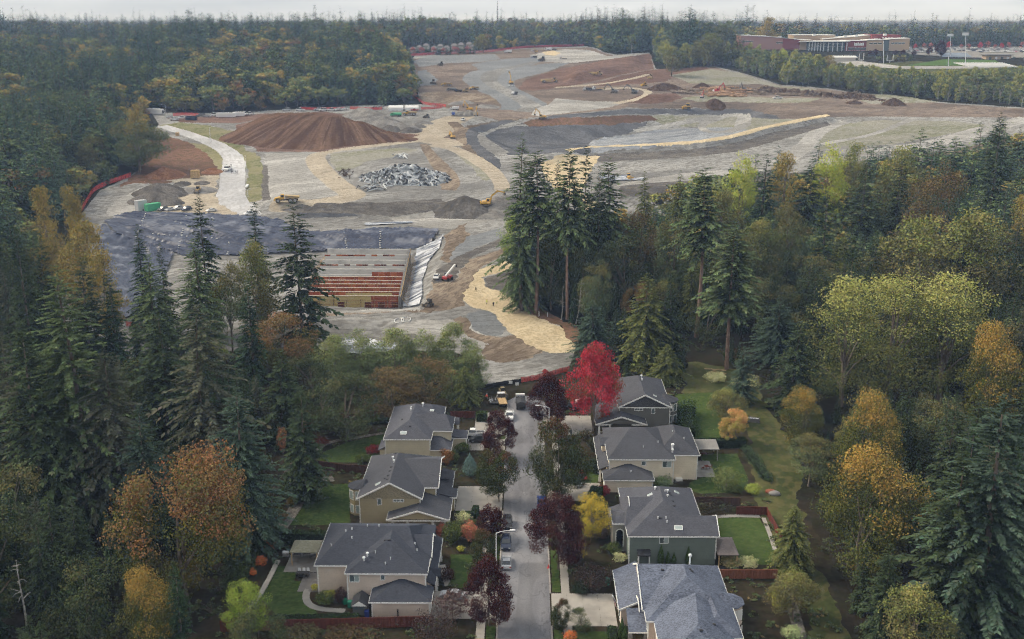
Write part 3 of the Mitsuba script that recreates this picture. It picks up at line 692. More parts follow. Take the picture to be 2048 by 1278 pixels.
RADIUS = dict(fir=.15, blue_fir=.16, green_fir=.155, tall_fir=.115, cedar=.165, grey_fir=.15, spire_fir=.09, green_tree=.33, olive_tree=.31, cottonwood=.28, yellow_tree=.26, brown_tree=.34, dark_tree=.35, orange_maple=.43, gold_maple=.41,
    street_plum=.49, street_maple=.53, shrub=.52, red_maple=.42, golden_ash=.43, lime_tree=.5, peach_tree=.46, lime_column=.22, pale_alder=.34)
PLANTED, HEROES = [], []
CONES = ('fir', 'blue_fir', 'green_fir', 'tall_fir', 'cedar', 'grey_fir', 'spire_fir', 'lime_column', 'cottonwood')
def grown(name, kind, px, py, width, dist=None, base=None, text=None, category='tree', group=None, variant=None, lean=0.0):
 """a tree of the photograph: the pixel of its top, the width of its crown in pixels, and its distance or the image row of its foot"""
 if dist is None:
  dist = hit([(px, base)])[0][1]
 for _ in range(60):
  top = at_dist(px, py, dist)
  g = float(np.ravel(ground(top[0], dist))[0])
  h = top[2] - g
  depth = np.dot(top - EYE, FW)
  w = width / FPX * depth / 2 / (RADIUS[kind] * max(h, 0.5))
  if w > (2.8 if kind in ('cedar', 'blue_fir') else 1.5) and h < 45:
   dist -= 2.0
  elif w < 0.6 and h > 12:
   dist += 2.0
  else:
   break
 PLANTED.append((top[0], dist, 0.6 * RADIUS[kind] * h * w))
 vis = py + width * (0.95 if kind in CONES else 0.8) * (1.7 if kind in CONES else 1)
 HEROES.append((px - width * 0.46, px + width * 0.46, dist, min(vis, py + h / depth * FPX * 0.8)))
 return tree(name, kind, top[0], dist, h, w, text, category, group, variant, lean=lean)
# ---------------------------------------------------------------- the trees one can point to
FT, BT = 'fir_tree', 'broadleaf_tree'
# tall group beside the straw slope
grown(FT, 'green_fir', 1044, 262, 112, 352, text='tall fir with dense crown to the ground, leftmost beside the straw slope', category='fir tree', variant=0)
grown(FT, 'tall_fir', 1074, 300, 84, 349, text='fir with long bare reddish trunk standing at the edge of the straw slope', category='fir tree', variant=2)
grown(FT, 'tall_fir', 1140, 296, 76, 342, text='fir with bare trunk right of the reddish trunk, beside the white birch', category='fir tree', variant=1)
grown(FT, 'fir', 1116, 318, 56, 366, text='narrow dark fir between the two bare-trunked firs', category='fir tree', variant=1)
grown(FT, 'fir', 1174, 290, 74, 368, text='dark pointed fir right behind the bare-trunked firs', category='fir tree', variant=2)
grown(FT, 'tall_fir', 1219, 314, 70, 372, text='fir with open crown at the right end of the tall group', category='fir tree', variant=0)
for x, y, w, d, t in [(1096, 326, 64, 374, 'dark fir filling the gap right of the dense left fir'), (1060, 322, 80, 366, 'dark fir behind the dense left fir'), (1200, 330, 64, 364, 'dark fir between the pointed fir and the open-crowned fir'), (1150, 350, 70, 372, 'shaded fir behind the two bare trunks')]:
 grown(FT, 'fir', x, y, w, d, text=t, category='fir tree')
grown(BT, 'dark_tree', 1104, 470, 84, 352, text='dark leafy tree in the shade behind the bare reddish trunk')
grown(BT, 'dark_tree', 1168, 480, 80, 350, text='dark leafy tree in the shade right of the bare trunks')
grown(BT, 'lime_tree', 1030, 430, 70, 346, text='yellowing broadleaf tree at the left foot of the tall firs', variant=0)
grown(FT, 'blue_fir', 1186, 598, 92, 300, text='young dark green fir left of the red maple, below the white birch', category='fir tree')
grown(BT, 'green_tree', 1196, 520, 74, 330, text='small green tree behind the white birch')
# conifers before the lined pit
grown(FT, 'spire_fir', 274, 446, 58, 330, text='dark slender fir in front of the black sheeting, leftmost of the spires there', category='fir tree', variant=0)
grown(FT, 'fir', 396, 386, 86, 322, text='tall dark spire fir in front of the parked cars beside the green container', category='fir tree', variant=1)
grown(FT, 'spire_fir', 507, 402, 70, 326, text='dark spire fir in front of the lower end of the wet road', category='fir tree', variant=1)
grown(FT, 'fir', 588, 402, 112, 316, text='big dark fir standing in front of the left edge of the red formwork', category='fir tree', variant=3)
grown(FT, 'fir', 319, 484, 60, 318, text='dark fir right behind the slender leftmost spire', category='fir tree', variant=0)
grown(FT, 'green_fir', 297, 506, 120, 290, text='broad mid-green fir below the slender leftmost spire', category='fir tree', variant=1)
grown(FT, 'green_fir', 384, 474, 130, 296, text='broad green fir below the tallest spire', category='fir tree', variant=2)
grown(BT, 'olive_tree', 505, 497, 84, 306, text='olive yellowing tree below the spire by the wet road', variant=0)
grown(BT, 'green_tree', 452, 536, 84, 300, text='loose green tree between the broad green fir and the olive tree', variant=1)
grown(FT, 'spire_fir', 493, 560, 66, 280, text='slim green fir in front of the olive tree', category='fir tree', variant=0)
grown(FT, 'spire_fir', 215, 545, 70, 276, text='ragged dark fir at the left end of the pit', category='fir tree', variant=1)
grown(FT, 'fir', 164, 513, 100, 268, text='dark fir behind the broad pale-green fir at the left', category='fir tree', variant=2)
grown(FT, 'green_fir', 113, 528, 240, 196, text='broad pale-green fir with two bare trunks at the left edge of the wood', category='fir tree', variant=0)
grown(FT, 'grey_fir', 395, 606, 172, 214, text='large grey-green fir with thin branches in the middle of the left wood', category='fir tree', variant=0)
grown(FT, 'blue_fir', 470, 768, 176, 182, text='blue-green fir rising behind the orange maple', category='fir tree', variant=1)
grown(FT, 'blue_fir', 276, 806, 120, 186, text='young fir just left above the orange maple', category='fir tree', variant=0)
grown(FT, 'fir', 30, 452, 100, 262, text='dark fir at the left edge of the picture below the yellow trees', category='fir tree', variant=0)
grown(FT, 'fir', 76, 464, 80, 280, text='dark fir left behind the broad pale-green fir', category='fir tree', variant=3)
grown(FT, 'grey_fir', 205, 690, 170, 216, text='dull grey-green fir between the two broad firs of the left wood', category='fir tree', variant=1)
grown(FT, 'fir', 40, 640, 170, 190, text='dark fir cut by the left edge, half way down', category='fir tree', variant=1)
grown(FT, 'fir', 312, 620, 130, 236, text='dark fir in the gap left of the large grey-green fir', category='fir tree', variant=2)
grown(FT, 'fir', 560, 700, 90, 262, text='dark fir just left of the orange tree below the big dark fir', category='fir tree', variant=3)
grown(FT, 'fir', 600, 770, 110, 240, text='dark shaded fir left of the red fence corner', category='fir tree', variant=0)
grown(BT, 'orange_maple', 566, 630, 138, 290, text='orange and green maple below the big dark fir', category='maple tree', variant=0)
grown(BT, 'orange_maple', 345, 886, 262, 164, text='large round orange maple in the lower left wood', category='maple tree', variant=1)
grown(BT, 'dark_tree', 160, 1090, 170, 148, text='dark brownish-green round tree in the lower left corner', variant=0)
grown(BT, 'gold_maple', 282, 1150, 140, 140, text='low tree with yellow-brown leaves below the orange maple', variant=1)
grown(BT, 'lime_tree', 489, 1160, 96, 153, text='bright yellow-green small tree beside the lawn of the nearest left house', variant=0)
grown(BT, 'dark_tree', 515, 1215, 110, 142, text='dark green round tree in front of the red fence', variant=1)
# yellow ones by the orange fence on the left
grown(BT, 'yellow_tree', 76, 372, 74, 372, text='golden-yellow tree at the left, left of the orange netting', variant=0)
grown(BT, 'yellow_tree', 136, 372, 66, 384, text='pale orange-yellow tree touching the orange netting', variant=1)
grown(BT, 'yellow_tree', 152, 432, 100, 340, text='yellow tree in front of the left end of the black sheeting', variant=2)
grown(BT, 'yellow_tree', 196, 500, 80, 318, text='thin yellow tree at the left end of the lined pit', variant=0)
grown(BT, 'green_tree', 268, 236, 110, base=338, text='big green and rust tree at the bend of the wet road', variant=2)
grown(BT, 'yellow_tree', 272, 206, 56, base=332, text='orange-tipped tree standing out of the big green and rust tree', variant=1)
grown(BT, 'olive_tree', 180, 262, 60, base=350, text='yellow-green tree in the left wood, left of the rust tree', variant=1)
grown(BT, 'gold_maple', 262, 288, 50, base=338, text='small golden tree below the green and rust tree', variant=0)
# row behind the left houses
for k, (x, y, w, d, kd, t) in enumerate([(668, 676, 96, 274, 'pale_alder', 'green alder left in the row behind the far left house'), (722, 664, 100, 276, 'pale_alder', 'green alder second from left in the row behind the far left house'),
  (786, 664, 110, 277, 'pale_alder', 'light green alder in the middle of the row before the pit'), (846, 664, 96, 277, 'pale_alder', 'green alder right of the middle in the row before the pit'),
  (908, 652, 90, 278, 'pale_alder', 'yellow-green topped alder near the right end of the row'), (944, 694, 74, 272, 'pale_alder', 'green alder at the right end of the row, by the bare earth'),
  (772, 738, 112, 262, 'brown_tree', 'rusty brown tree behind the left roof edge of the far left house'), (846, 708, 116, 264, 'brown_tree', 'taller rusty brown tree behind the far left house'),
  (690, 742, 150, 262, 'dark_tree', 'dark green tree above the red fence corner'), (930, 730, 64, 262, 'cedar', 'dark green cone-shaped tree left of the street end'), (620, 712, 90, 268, 'dark_tree', 'dark green tree right of the orange and green maple'),
  (905, 742, 60, 264, 'pale_alder', 'small green tree left of the cone-shaped tree'), (640, 760, 110, 256, 'dark_tree', 'shaded green tree just behind the red fence corner')]):
 grown(BT if kd != 'cedar' else 'cedar_tree', kd, x, y, w, d, text=t, variant=k)
# street trees
for x, y, w, b, kd, t in [(996, 826, 76, 918, 'street_plum', 'loose dark red street tree in front of the white cars by the far left house'), (998, 898, 92, 1004, 'street_maple', 'green and dark red street tree by the driveway of the second left house'),
  (981, 1010, 66, 1078, 'street_plum', 'small round dark red street tree left of the parked white-roofed car'), (968, 1062, 62, 1128, 'street_maple', 'olive street tree behind the left lamp post'),
  (978, 1120, 108, 1252, 'street_plum', 'large dark red street tree at the lower left of the street'), (1098, 752, 90, 852, 'street_plum', 'dark purple street tree at the street end, left of the bright red maple'),
  (1116, 848, 134, 1000, 'street_maple', 'large dark green street tree with red top, right side of the street'), (1118, 994, 130, 1138, 'street_plum', 'large dark purple street tree on the right kerb beside the golden tree'),
  (1123, 1198, 44, 1258, 'street_maple', 'small young tree with a red top on the right kerb strip'), (1190, 680, 116, 868, 'red_maple', 'bright red maple in front of the dark grey house'),
  (1183, 990, 70, 1084, 'golden_ash', 'golden-yellow tree left of the green house'), (1474, 820, 60, 890, 'peach_tree', 'small peach and yellow tree in the far right garden'),
  (1163, 1214, 52, 1262, 'dark_tree', 'round blue-green small tree right of the pavement')]:
 grown('street_tree' if 'street' in kd or x < 1130 else BT, kd, x, y, w, base=b, text=t)
# right wood
for x, y, w, d, kd, t in [(1290, 340, 62, 420, 'cedar', 'olive cedar at the wood edge right of the tall group'), (1362, 338, 66, 424, 'cedar', 'olive-brown cedar, second right of the tall group'),
  (1410, 334, 100, 322, 'tall_fir', 'tall fir with a bare white trunk above the far right garden'), (1470, 448, 104, 318, 'tall_fir', 'fir with crooked bare trunk right of the bare white trunk'),
  (1296, 544, 130, 292, 'cedar', 'bright green cedar behind the dark grey house'), (1335, 686, 76, 280, 'cedar', 'dark green low cedar touching the dark grey roof'), (1490, 690, 64, 264, 'blue_fir', 'small fir in the shade beside the meadow'),
  (1535, 306, 72, 440, 'spire_fir', 'dark pointed fir between two yellow trees at the wood edge'), (1624, 316, 76, 436, 'fir', 'dark fir left of the bright yellow-green tree'), (1735, 318, 84, 420, 'fir', 'dark fir right of the bright yellow-green tree'),
  (1808, 316, 76, 424, 'fir', 'dark fir in front of the dark cut bank'), (2004, 222, 84, 430, 'fir', 'tall ragged dark fir at the right edge standing above the hillside'), (1655, 380, 70, 380, 'spire_fir', 'dark fir behind the dead white trunk'),
  (2012, 786, 300, 150, 'blue_fir', 'huge blue-green fir in the lower right corner'), (1590, 1008, 96, 175, 'cedar', 'dark green cedar at the end of the red fence'), (1560, 600, 110, 312, 'blue_fir', 'blue-green fir left of the cottonwoods'),
  (1600, 640, 90, 290, 'fir', 'dark fir hidden at the left of the cottonwoods'), (1920, 430, 90, 330, 'fir', 'dark fir behind the right cottonwood'), (1930, 900, 200, 172, 'fir', 'dark fir left of the huge blue-green fir')]:
 grown('cedar_tree' if kd == 'cedar' else FT, kd, x, y, w, d, text=t, category='cedar tree' if kd == 'cedar' else 'fir tree')
for x, y, w, d, kd, t in [(1705, 556, 190, 262, 'cottonwood', 'left one of the three big yellow-green cottonwoods'), (1800, 549, 190, 268, 'cottonwood', 'middle one of the three big yellow-green cottonwoods'),
  (1908, 549, 210, 264, 'cottonwood', 'right one of the three big yellow-green cottonwoods'), (1990, 664, 150, 230, 'gold_maple', 'yellow-brown tree at the right edge above the huge fir'),
  (1740, 784, 150, 206, 'gold_maple', 'golden-tipped maple in front of the left cottonwood'), (1742, 908, 220, 172, 'gold_maple', 'large maple with orange-gold top beside the meadow'), (1625, 876, 104, 212, 'green_tree', 'soft green tree at the edge of the meadow'),
  (1615, 776, 90, 234, 'gold_maple', 'small golden tree at the upper edge of the meadow'), (1834, 1184, 150, 142, 'olive_tree', 'pale olive small tree at the lower right'), (1596, 1130, 90, 158, 'olive_tree', 'yellowish bushy tree beside the lower meadow'),
  (1285, 408, 110, 372, 'brown_tree', 'red-brown tree below the olive cedars'), (1352, 426, 80, 350, 'green_tree', 'yellow-green tree left of the bare white trunk'), (1448, 362, 90, 410, 'olive_tree', 'olive tree at the wood edge right of the tall fir'),
  (1490, 308, 60, 450, 'lime_column', 'pale yellow poplar at the wood edge'), (1570, 304, 74, 446, 'yellow_tree', 'yellow-olive tree right of the pointed fir'), (1663, 289, 64, 444, 'lime_column', 'bright yellow-green poplar above the dead white trunk'),
  (1712, 286, 66, 446, 'olive_tree', 'olive tree right behind the bright poplar'), (1816, 294, 96, 448, 'olive_tree', 'grey-olive tree behind the dark fir at the cut bank'), (1882, 330, 110, 400, 'brown_tree', 'brown-topped tree near the right edge'),
  (2040, 378, 70, 366, 'yellow_tree', 'orange-yellow tree at the right edge'), (1840, 430, 170, 330, 'olive_tree', 'broad olive alder above the cottonwoods'), (1950, 440, 170, 322, 'olive_tree', 'olive alder at the right above the cottonwoods'),
  (1520, 462, 100, 350, 'dark_tree', 'dark green round tree in the middle of the right wood'), (1580, 420, 90, 376, 'green_tree', 'green tree left of the dead white trunk'), (1275, 560, 60, 330, 'orange_maple', 'small bright orange tree in the shade left of the green cedar'),
  (1250, 470, 110, 356, 'dark_tree', 'dark green tree right of the tall group'), (1460, 776, 66, 262, 'olive_tree', 'yellow-green shrubby tree in the far right garden'), (1420, 600, 90, 330, 'dark_tree', 'dark tree between the two bare white trunks')]:
 grown('cottonwood' if kd == 'cottonwood' else BT, kd, x, y, w, d, text=t, category='cottonwood tree' if kd == 'cottonwood' else 'tree')
for x, y, w, d, kd, t in [(1450, 50, 84, 1130, 'dark_tree', 'big dark tree hiding the left part of the school'), (1418, 66, 60, 1120, 'olive_tree', 'olive tree left of the big dark tree before the school'), (1345, 96, 50, 1010, 'olive_tree', 'yellow-green tree at the left end of the belt before the school'),
  (1540, 34, 46, 1330, 'yellow_tree', 'golden tree rising behind the long school wing'), (1660, 108, 26, 1080, 'yellow_tree', 'bright yellow tree in the belt before the school'), (1566, 98, 20, 1100, 'lime_column', 'yellow-green poplar in the belt before the school')]:
 grown(BT, kd, x, y, w, d, text=t)
# ---------------------------------------------------------------- the woods
site_shape = shapely.Polygon(SITE).buffer(3.0)
hood_shape = shapely.Polygon([(-52, 100), (44, 100), (44, 170), (52, 190), (56, 262), (52, 284), (28, 284), (8, 284), (-10, 274), (-30, 262), (-62, 258), (-60, 225), (-50, 190)])
meadow_shape = shapely.Polygon(hit([(1372, 712), (1420, 718), (1510, 738), (1540, 790), (1572, 850), (1614, 960), (1612, 1060), (1650, 1180), (1720, 1400), (1590, 1400), (1580, 1160), (1500, 1100), (1440, 900), (1362, 782)])[:, :2])
SCHOOL = shapely.Polygon(hit([(1380, 118), (1560, 128), (1700, 140), (1860, 144), (2200, 148), (2200, 88), (1820, 92), (1380, 100)])[:, :2]).union(shapely.Polygon([(190, 1180), (640, 1180), (700, 1420), (260, 1420)]))
VILLAGE = shapely.Polygon(hit([(806, 116), (930, 108), (930, 92), (800, 96)])[:, :2]).buffer(12)
open_ground = site_shape.union(hood_shape).union(meadow_shape).union(SCHOOL).union(VILLAGE)
shapely.prepare(open_ground)
LIM_N = ([-400, 0, 60, 200, 230, 300, 330, 640, 660, 960, 980, 1010, 1012, 1240, 1250, 1480, 1700, 1900, 2048, 2500], [330, 330, 440, 520, 560, 560, 620, 690, 700, 720, 790, 790, 400, 400, 420, 370, 360, 360, 330, 330])
LIM_M = ([-400, 150, 240, 300, 330, 2500], [140, 170, 200, 230, 250, 250])
def scatter():
 out = []
 bands = [(118, 300, 7.2), (300, 480, 7.4), (480, 800, 9.6), (800, 1150, 11.2), (1150, 1650, 14.0), (1650, 2700, 26.0)]
 for y0, y1, sp in bands:
  half = 0.56 * y1 + 20
  gx = np.arange(-half, half, sp)
  gy = np.arange(y0, y1, sp)
  X, Y = np.meshgrid(gx, gy)
  X = X + rng.uniform(-0.42, 0.42, X.shape) * sp
  Y = Y + rng.uniform(-0.42, 0.42, Y.shape) * sp
  X, Y = X.ravel(), Y.ravel()
  k = (np.abs(X) < 0.535 * Y + 14) & ~shapely.contains_xy(open_ground, X, Y)
  X, Y = X[k], Y[k]
  for x, y in zip(X, Y):
   if y < 480 and any((x - a) ** 2 + (y - b) ** 2 < (c + 1.5) ** 2 for a, b, c in PLANTED):
    continue
   out.append((x, y))
 return np.array(out)
def zone_of(x, y, px):
 """where in the woods, by what can be found there"""
 if x < 0:
  if y < 165: return 'in the lower left corner of the wood'
  if y < 200: return 'in the left wood level with the nearest left house'
  if y < 240: return 'in the left wood level with the second and third left houses'
  if y < 300: return 'in the left wood between the red fence and the pit' if px > 330 else 'at the left edge of the wood beside the pit corner'
  if y < 400: return 'just in front of the lined pit' if px > 220 else 'left of the lined pit'
  if y < 520: return 'at the far left behind the golden-yellow trees'
  if y < 660: return 'in the left wood beside the reddish bank'
  if y < 800: return 'in the left wood behind the road bend'
  return 'in the wood behind the parked machines and cars' if px > 330 else 'high in the left wood'
 if y < 165: return 'in the lower right corner of the wood'
 if y < 205: return 'in the right wood level with the green house'
 if y < 250: return 'in the right wood below the cottonwoods'
 if y < 300: return 'in the right wood beside or behind the cottonwoods' if px > 1600 else 'just behind the far right garden'
 if y < 350: return 'in the right wood above the cottonwoods' if px > 1600 else 'in the right wood around the two bare white trunks'
 if y < 420: return 'around the dead white trunk in the right wood' if px > 1500 else 'right of the tall group by the straw slope'
 if y < 520: return 'at the wood edge below the grey hillside'
 if y < 900: return 'in the belt of trees right of the log piles'
 return 'in the belt of trees before the school' if px > 1290 else 'at the top end of the site'
SPOTS = scatter()
sn = nfbm(SPOTS[:, 0], SPOTS[:, 1], 90, 3, 51)
sn2 = nfbm(SPOTS[:, 0], SPOTS[:, 1], 40, 2, 52)
sgz = ground(SPOTS[:, 0], SPOTS[:, 1])
ssite = sdist(SITE, SPOTS[:, 0], SPOTS[:, 1], 60)
made = []
for (x, y), n1, n2, gz, ds in zip(SPOTS, sn, sn2, sgz, ssite):
 r = rng.uniform()
 left = x < -20
 con = 0.6 + 1.6 * n1
 if y < 480 and left:
  con = 0.93
 elif y < 480:
  con = 0.84 + 0.9 * n1
 elif left and y < 1000:
  con = 0.6 + 1.6 * n1
 elif y > 1250:
  con = 0.74 + 1.3 * n1
 if ds < 14 and y > 480:
  con -= 0.35
 if 770 < y < 1200 and x > 110:
  con = 0.1
 conif = r < con
 h = (rng.uniform(24, 42) if conif else rng.uniform(14, 28)) * (0.9 + 0.35 * n2)
 if y > 1000 and conif:
  h *= rng.choice([0.75, 0.95, 1.12])
 if y > 1200:
  h *= np.clip(1 + 1.3 * float(nfbm(np.array([x]), np.array([y]), 160, 2, 57)[0]), 0.7, 1.25)
 if ds < 10:
  h *= 0.7
 v = np.array([x, y, gz]) - EYE
 px = CX + FPX * (v @ RT) / (v @ FW)
 lim = np.interp(px, *LIM_N) if y < 480 else (np.interp(px, *LIM_M) if y < 785 and px < 420 else (np.interp(px, [1280, 1340, 1480, 1600, 1700, 1860, 2048, 2200], [60, 88, 84, 104, 126, 140, 130, 130]) if y < 1190 and px > 1280 else -50))
 hw = 0.16 * h * FPX / y
 for a, b, dd, vis in HEROES:
  if y < dd - 2 and px + hw > a and px - hw < b:
   lim = max(lim, vis)
 zmax = at_dist(px, lim, y)[2] - gz
 h = min(h, zmax * rng.uniform(0.8, 1.0))
 if h < 6:
  continue
 made.append((x, y, h, conif, n2, px))
BIG = {'c': [], 'b': []}
for q in made:
 BIG['c' if q[3] else 'b'].append(q)
done = {'c': sum(1 for k in labels if k.startswith(('fir_tree', 'cedar_tree'))), 'b': sum(1 for k in labels if k.startswith(('broadleaf_tree', 'cottonwood', 'street_tree')))}
for t in 'cb':
 lst = sorted(BIG[t], key=lambda q: -q[2] / q[1])
 room = 296 - done[t]
 for k, (x, y, h, conif, n2, px) in enumerate(lst):
  one = k < room
  zone = 'left' if x < 0 else 'right'
  if y < 330:
   kd = (['fir', 'fir', 'spire_fir', 'grey_fir', 'spire_fir', 'fir'] if conif else ['dark_tree', 'dark_tree', 'green_tree', 'green_tree', 'olive_tree', 'dark_tree'])[int(rng.integers(6))]
  elif y < 370:
   kd = ['fir', 'fir', 'spire_fir', 'cedar'][int(rng.integers(4))] if conif else ['dark_tree', 'green_tree', 'green_tree', 'dark_tree', 'olive_tree', 'olive_tree'][int(rng.integers(6))]
  elif y < 1330:
   kd = 'mid_fir' if conif else 'alder' if (770 < y and x > 110) or (ds < 16 and y > 480) else ('mid_yellow' if rng.uniform() < 0.34 + 0.9 * n2 else 'mid_green')
  elif y < 1200 and x > 110 and not conif:
   kd = 'alder'
  else:
   kd = 'far_fir' if conif else 'far_tree'
  w = rng.uniform(0.85, 1.25)
  if kd in ('mid_green', 'mid_yellow', 'far_tree'):
   w *= 1.38
  if kd in ('far_fir', 'mid_fir'):
   w *= 1.25
  if one:
   if conif:
    hue = {'spire_fir': 'slim dark conifer', 'grey_fir': 'dull grey-green conifer', 'blue_fir': 'blue-green conifer', 'green_fir': 'mid-green conifer', 'cedar': 'olive drooping conifer'}.get(kd, 'dark conifer')
   else:
    hue = {'dark_tree': 'dark green', 'green_tree': 'green', 'brown_tree': 'rusty brown', 'olive_tree': 'olive', 'yellow_tree': 'yellow', 'mid_yellow': 'yellow or rust', 'mid_green': 'green or olive', 'alder': 'light green', 'far_tree': 'green or yellow'}[kd] + ' broadleaf tree'
   where = zone_of(x, y, px)
   tree(FT if conif else BT, kd, x, y, h, w, f'{hue} {where}', 'tree', f'{hue}s {where}')
  else:
   tree('conifer_forest' if conif else 'broadleaf_forest', kd, x, y, h, w, as_stuff=True)
label('conifer_forest', 'distant conifers of the woods running to the skyline', kind='stuff')
label('broadleaf_forest', 'distant autumn broadleaf trees of the woods running to the skyline', kind='stuff')
# undergrowth where the wood floor shows
for x, y in zip(rng.uniform(-130, 190, 900), rng.uniform(125, 420, 900)):
 if abs(x) < 0.53 * y and not shapely.contains_xy(open_ground, x, y):
  tree('undergrowth', 'shrub', x, y, rng.uniform(1.5, 4.0), rng.uniform(0.9, 1.5), as_stuff=True)
label('undergrowth', 'low shrubs and ferns on the wood floor', kind='stuff')
# ---------------------------------------------------------------- houses
def shingle(key, a, b, s=1.0):
 def fn(p, n, uv):
  row = dr.floor(p.z * 7.5)
  q = cell_rand(dr.floor(p.x * 3.2 + row * 0.37), row, dr.floor(p.y * 3.2))
  t = 0.55 * q + 0.6 * fbm(p.x * 0.5, p.y * 0.5, p.z * 0.5, 3) - 0.1
  return mix(tuple(float(v) for v in S(a)), tuple(float(v) for v in S(b)), dr.clip(t * s, 0, 1)) * (0.9 + 0.2 * noise(p.x * 9, p.y * 9, p.z * 9))
 return textured(key, fn, 0.85)
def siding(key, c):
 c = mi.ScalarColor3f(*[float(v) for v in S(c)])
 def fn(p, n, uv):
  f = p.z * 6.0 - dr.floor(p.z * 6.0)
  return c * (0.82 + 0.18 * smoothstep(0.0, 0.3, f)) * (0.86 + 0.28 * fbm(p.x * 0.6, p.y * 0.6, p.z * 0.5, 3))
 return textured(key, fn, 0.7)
shingle('roof_navy', (44, 49, 60), (64, 68, 80))
shingle('roof_black', (42, 44, 49), (58, 60, 65))
shingle('roof_charcoal', (54, 56, 63), (76, 78, 86))
shingle('roof_grey', (54, 60, 76), (118, 126, 144))
shingle('roof_slate', (60, 62, 71), (86, 88, 97))
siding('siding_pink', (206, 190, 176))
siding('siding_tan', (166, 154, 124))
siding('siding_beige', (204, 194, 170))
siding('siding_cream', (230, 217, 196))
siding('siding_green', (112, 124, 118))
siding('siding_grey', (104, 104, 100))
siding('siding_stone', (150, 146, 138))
diffuse('white_trim', (0.78, 0.78, 0.76), 0.5)
diffuse('dark_trim', (0.03, 0.03, 0.035), 0.5)
diffuse('pane', (0.10, 0.13, 0.14), 0.08, 0.0, 0.9)
diffuse('pale_pane', (0.36, 0.43, 0.43), 0.12, 0.0, 0.9)
diffuse('metal_white', (0.75, 0.76, 0.78), 0.35)
def voronoi_stone(p):
 a, b, c = mikit.voronoi((p.x + p.y) * 2.6, p.z * 3.6)
 return dr.clip(c * 0.8 + 0.1, 0, 1) * smoothstep(0.02, 0.12, b - a)
textured('stone_mix', lambda p, n, uv: mix((0.20, 0.19, 0.18), (0.42, 0.40, 0.37), voronoi_stone(p)))
def hip(x0, x1, y0, y1, ze, zr, ridge):
 """eave rectangle, ridge given as two points (x, y, x, y)"""
 a = [(x, y, z) for x in (x0, x1) for y in (y0, y1) for z in (ze - 0.16, ze)]
 return hull(a + [(ridge[0], ridge[1], zr), (ridge[2], ridge[3], zr)])
def lean(x0, x1, y0, y1, z00, z10, z01, z11):
 """a single slope over a rectangle, its corner heights (x0y0, x1y0, x0y1, x1y1)"""
 c = [(x0, y0, z00), (x1, y0, z10), (x0, y1, z01), (x1, y1, z11)]
 return hull(c + [(x, y, z - 0.2) for x, y, z in c])
def octagon(cx, cy, r, z0, z1, apex=None, sy=1.0):
 a = np.arange(8) * np.pi / 4 + np.pi / 8
 ring = [(cx + r * math.cos(t), cy + sy * r * math.sin(t)) for t in a]
 p = [(x, y, z) for x, y in ring for z in (z0, z1)]
 return hull(p + ([apex] if apex else []))
def union(ms, minus=()):
 out = None
 for m in ms:
  k = manifold3d.Manifold(manifold3d.Mesh(np.asarray(m.vertices, np.float32), np.asarray(m.faces, np.uint32)))
  out = k if out is None else out + k
 for m in minus:
  out = out - manifold3d.Manifold(manifold3d.Mesh(np.asarray(m.vertices, np.float32), np.asarray(m.faces, np.uint32)))
 q = out.to_mesh()
 return trimesh.Trimesh(q.vert_properties[:, :3], q.tri_verts, process=False)
def cast(mesh, px, py):
 """where a pixel's ray meets a mesh first"""
 d = ray(px, py)
 tri = np.asarray(mesh.vertices)[np.asarray(mesh.faces)]
 e1, e2 = tri[:, 1] - tri[:, 0], tri[:, 2] - tri[:, 0]
 h = np.cross(d, e2)
 a = (e1 * h).sum(1)
 ok = np.abs(a) > 1e-9
 f = 1 / np.where(ok, a, 1)
 s = EYE - tri[:, 0]
 u = f * (s * h).sum(1)
 q = np.cross(s, e1)
 v = f * (q @ d)
 t = f * (e2 * q).sum(1)
 ok &= (u >= 0) & (v >= 0) & (u + v <= 1) & (t > 1)
 if not ok.any():
  return None
 k = np.argmin(np.where(ok, t, 1e9))
 n = np.cross(e1[k], e2[k])
 return EYE + t[k] * d, n / np.linalg.norm(n)
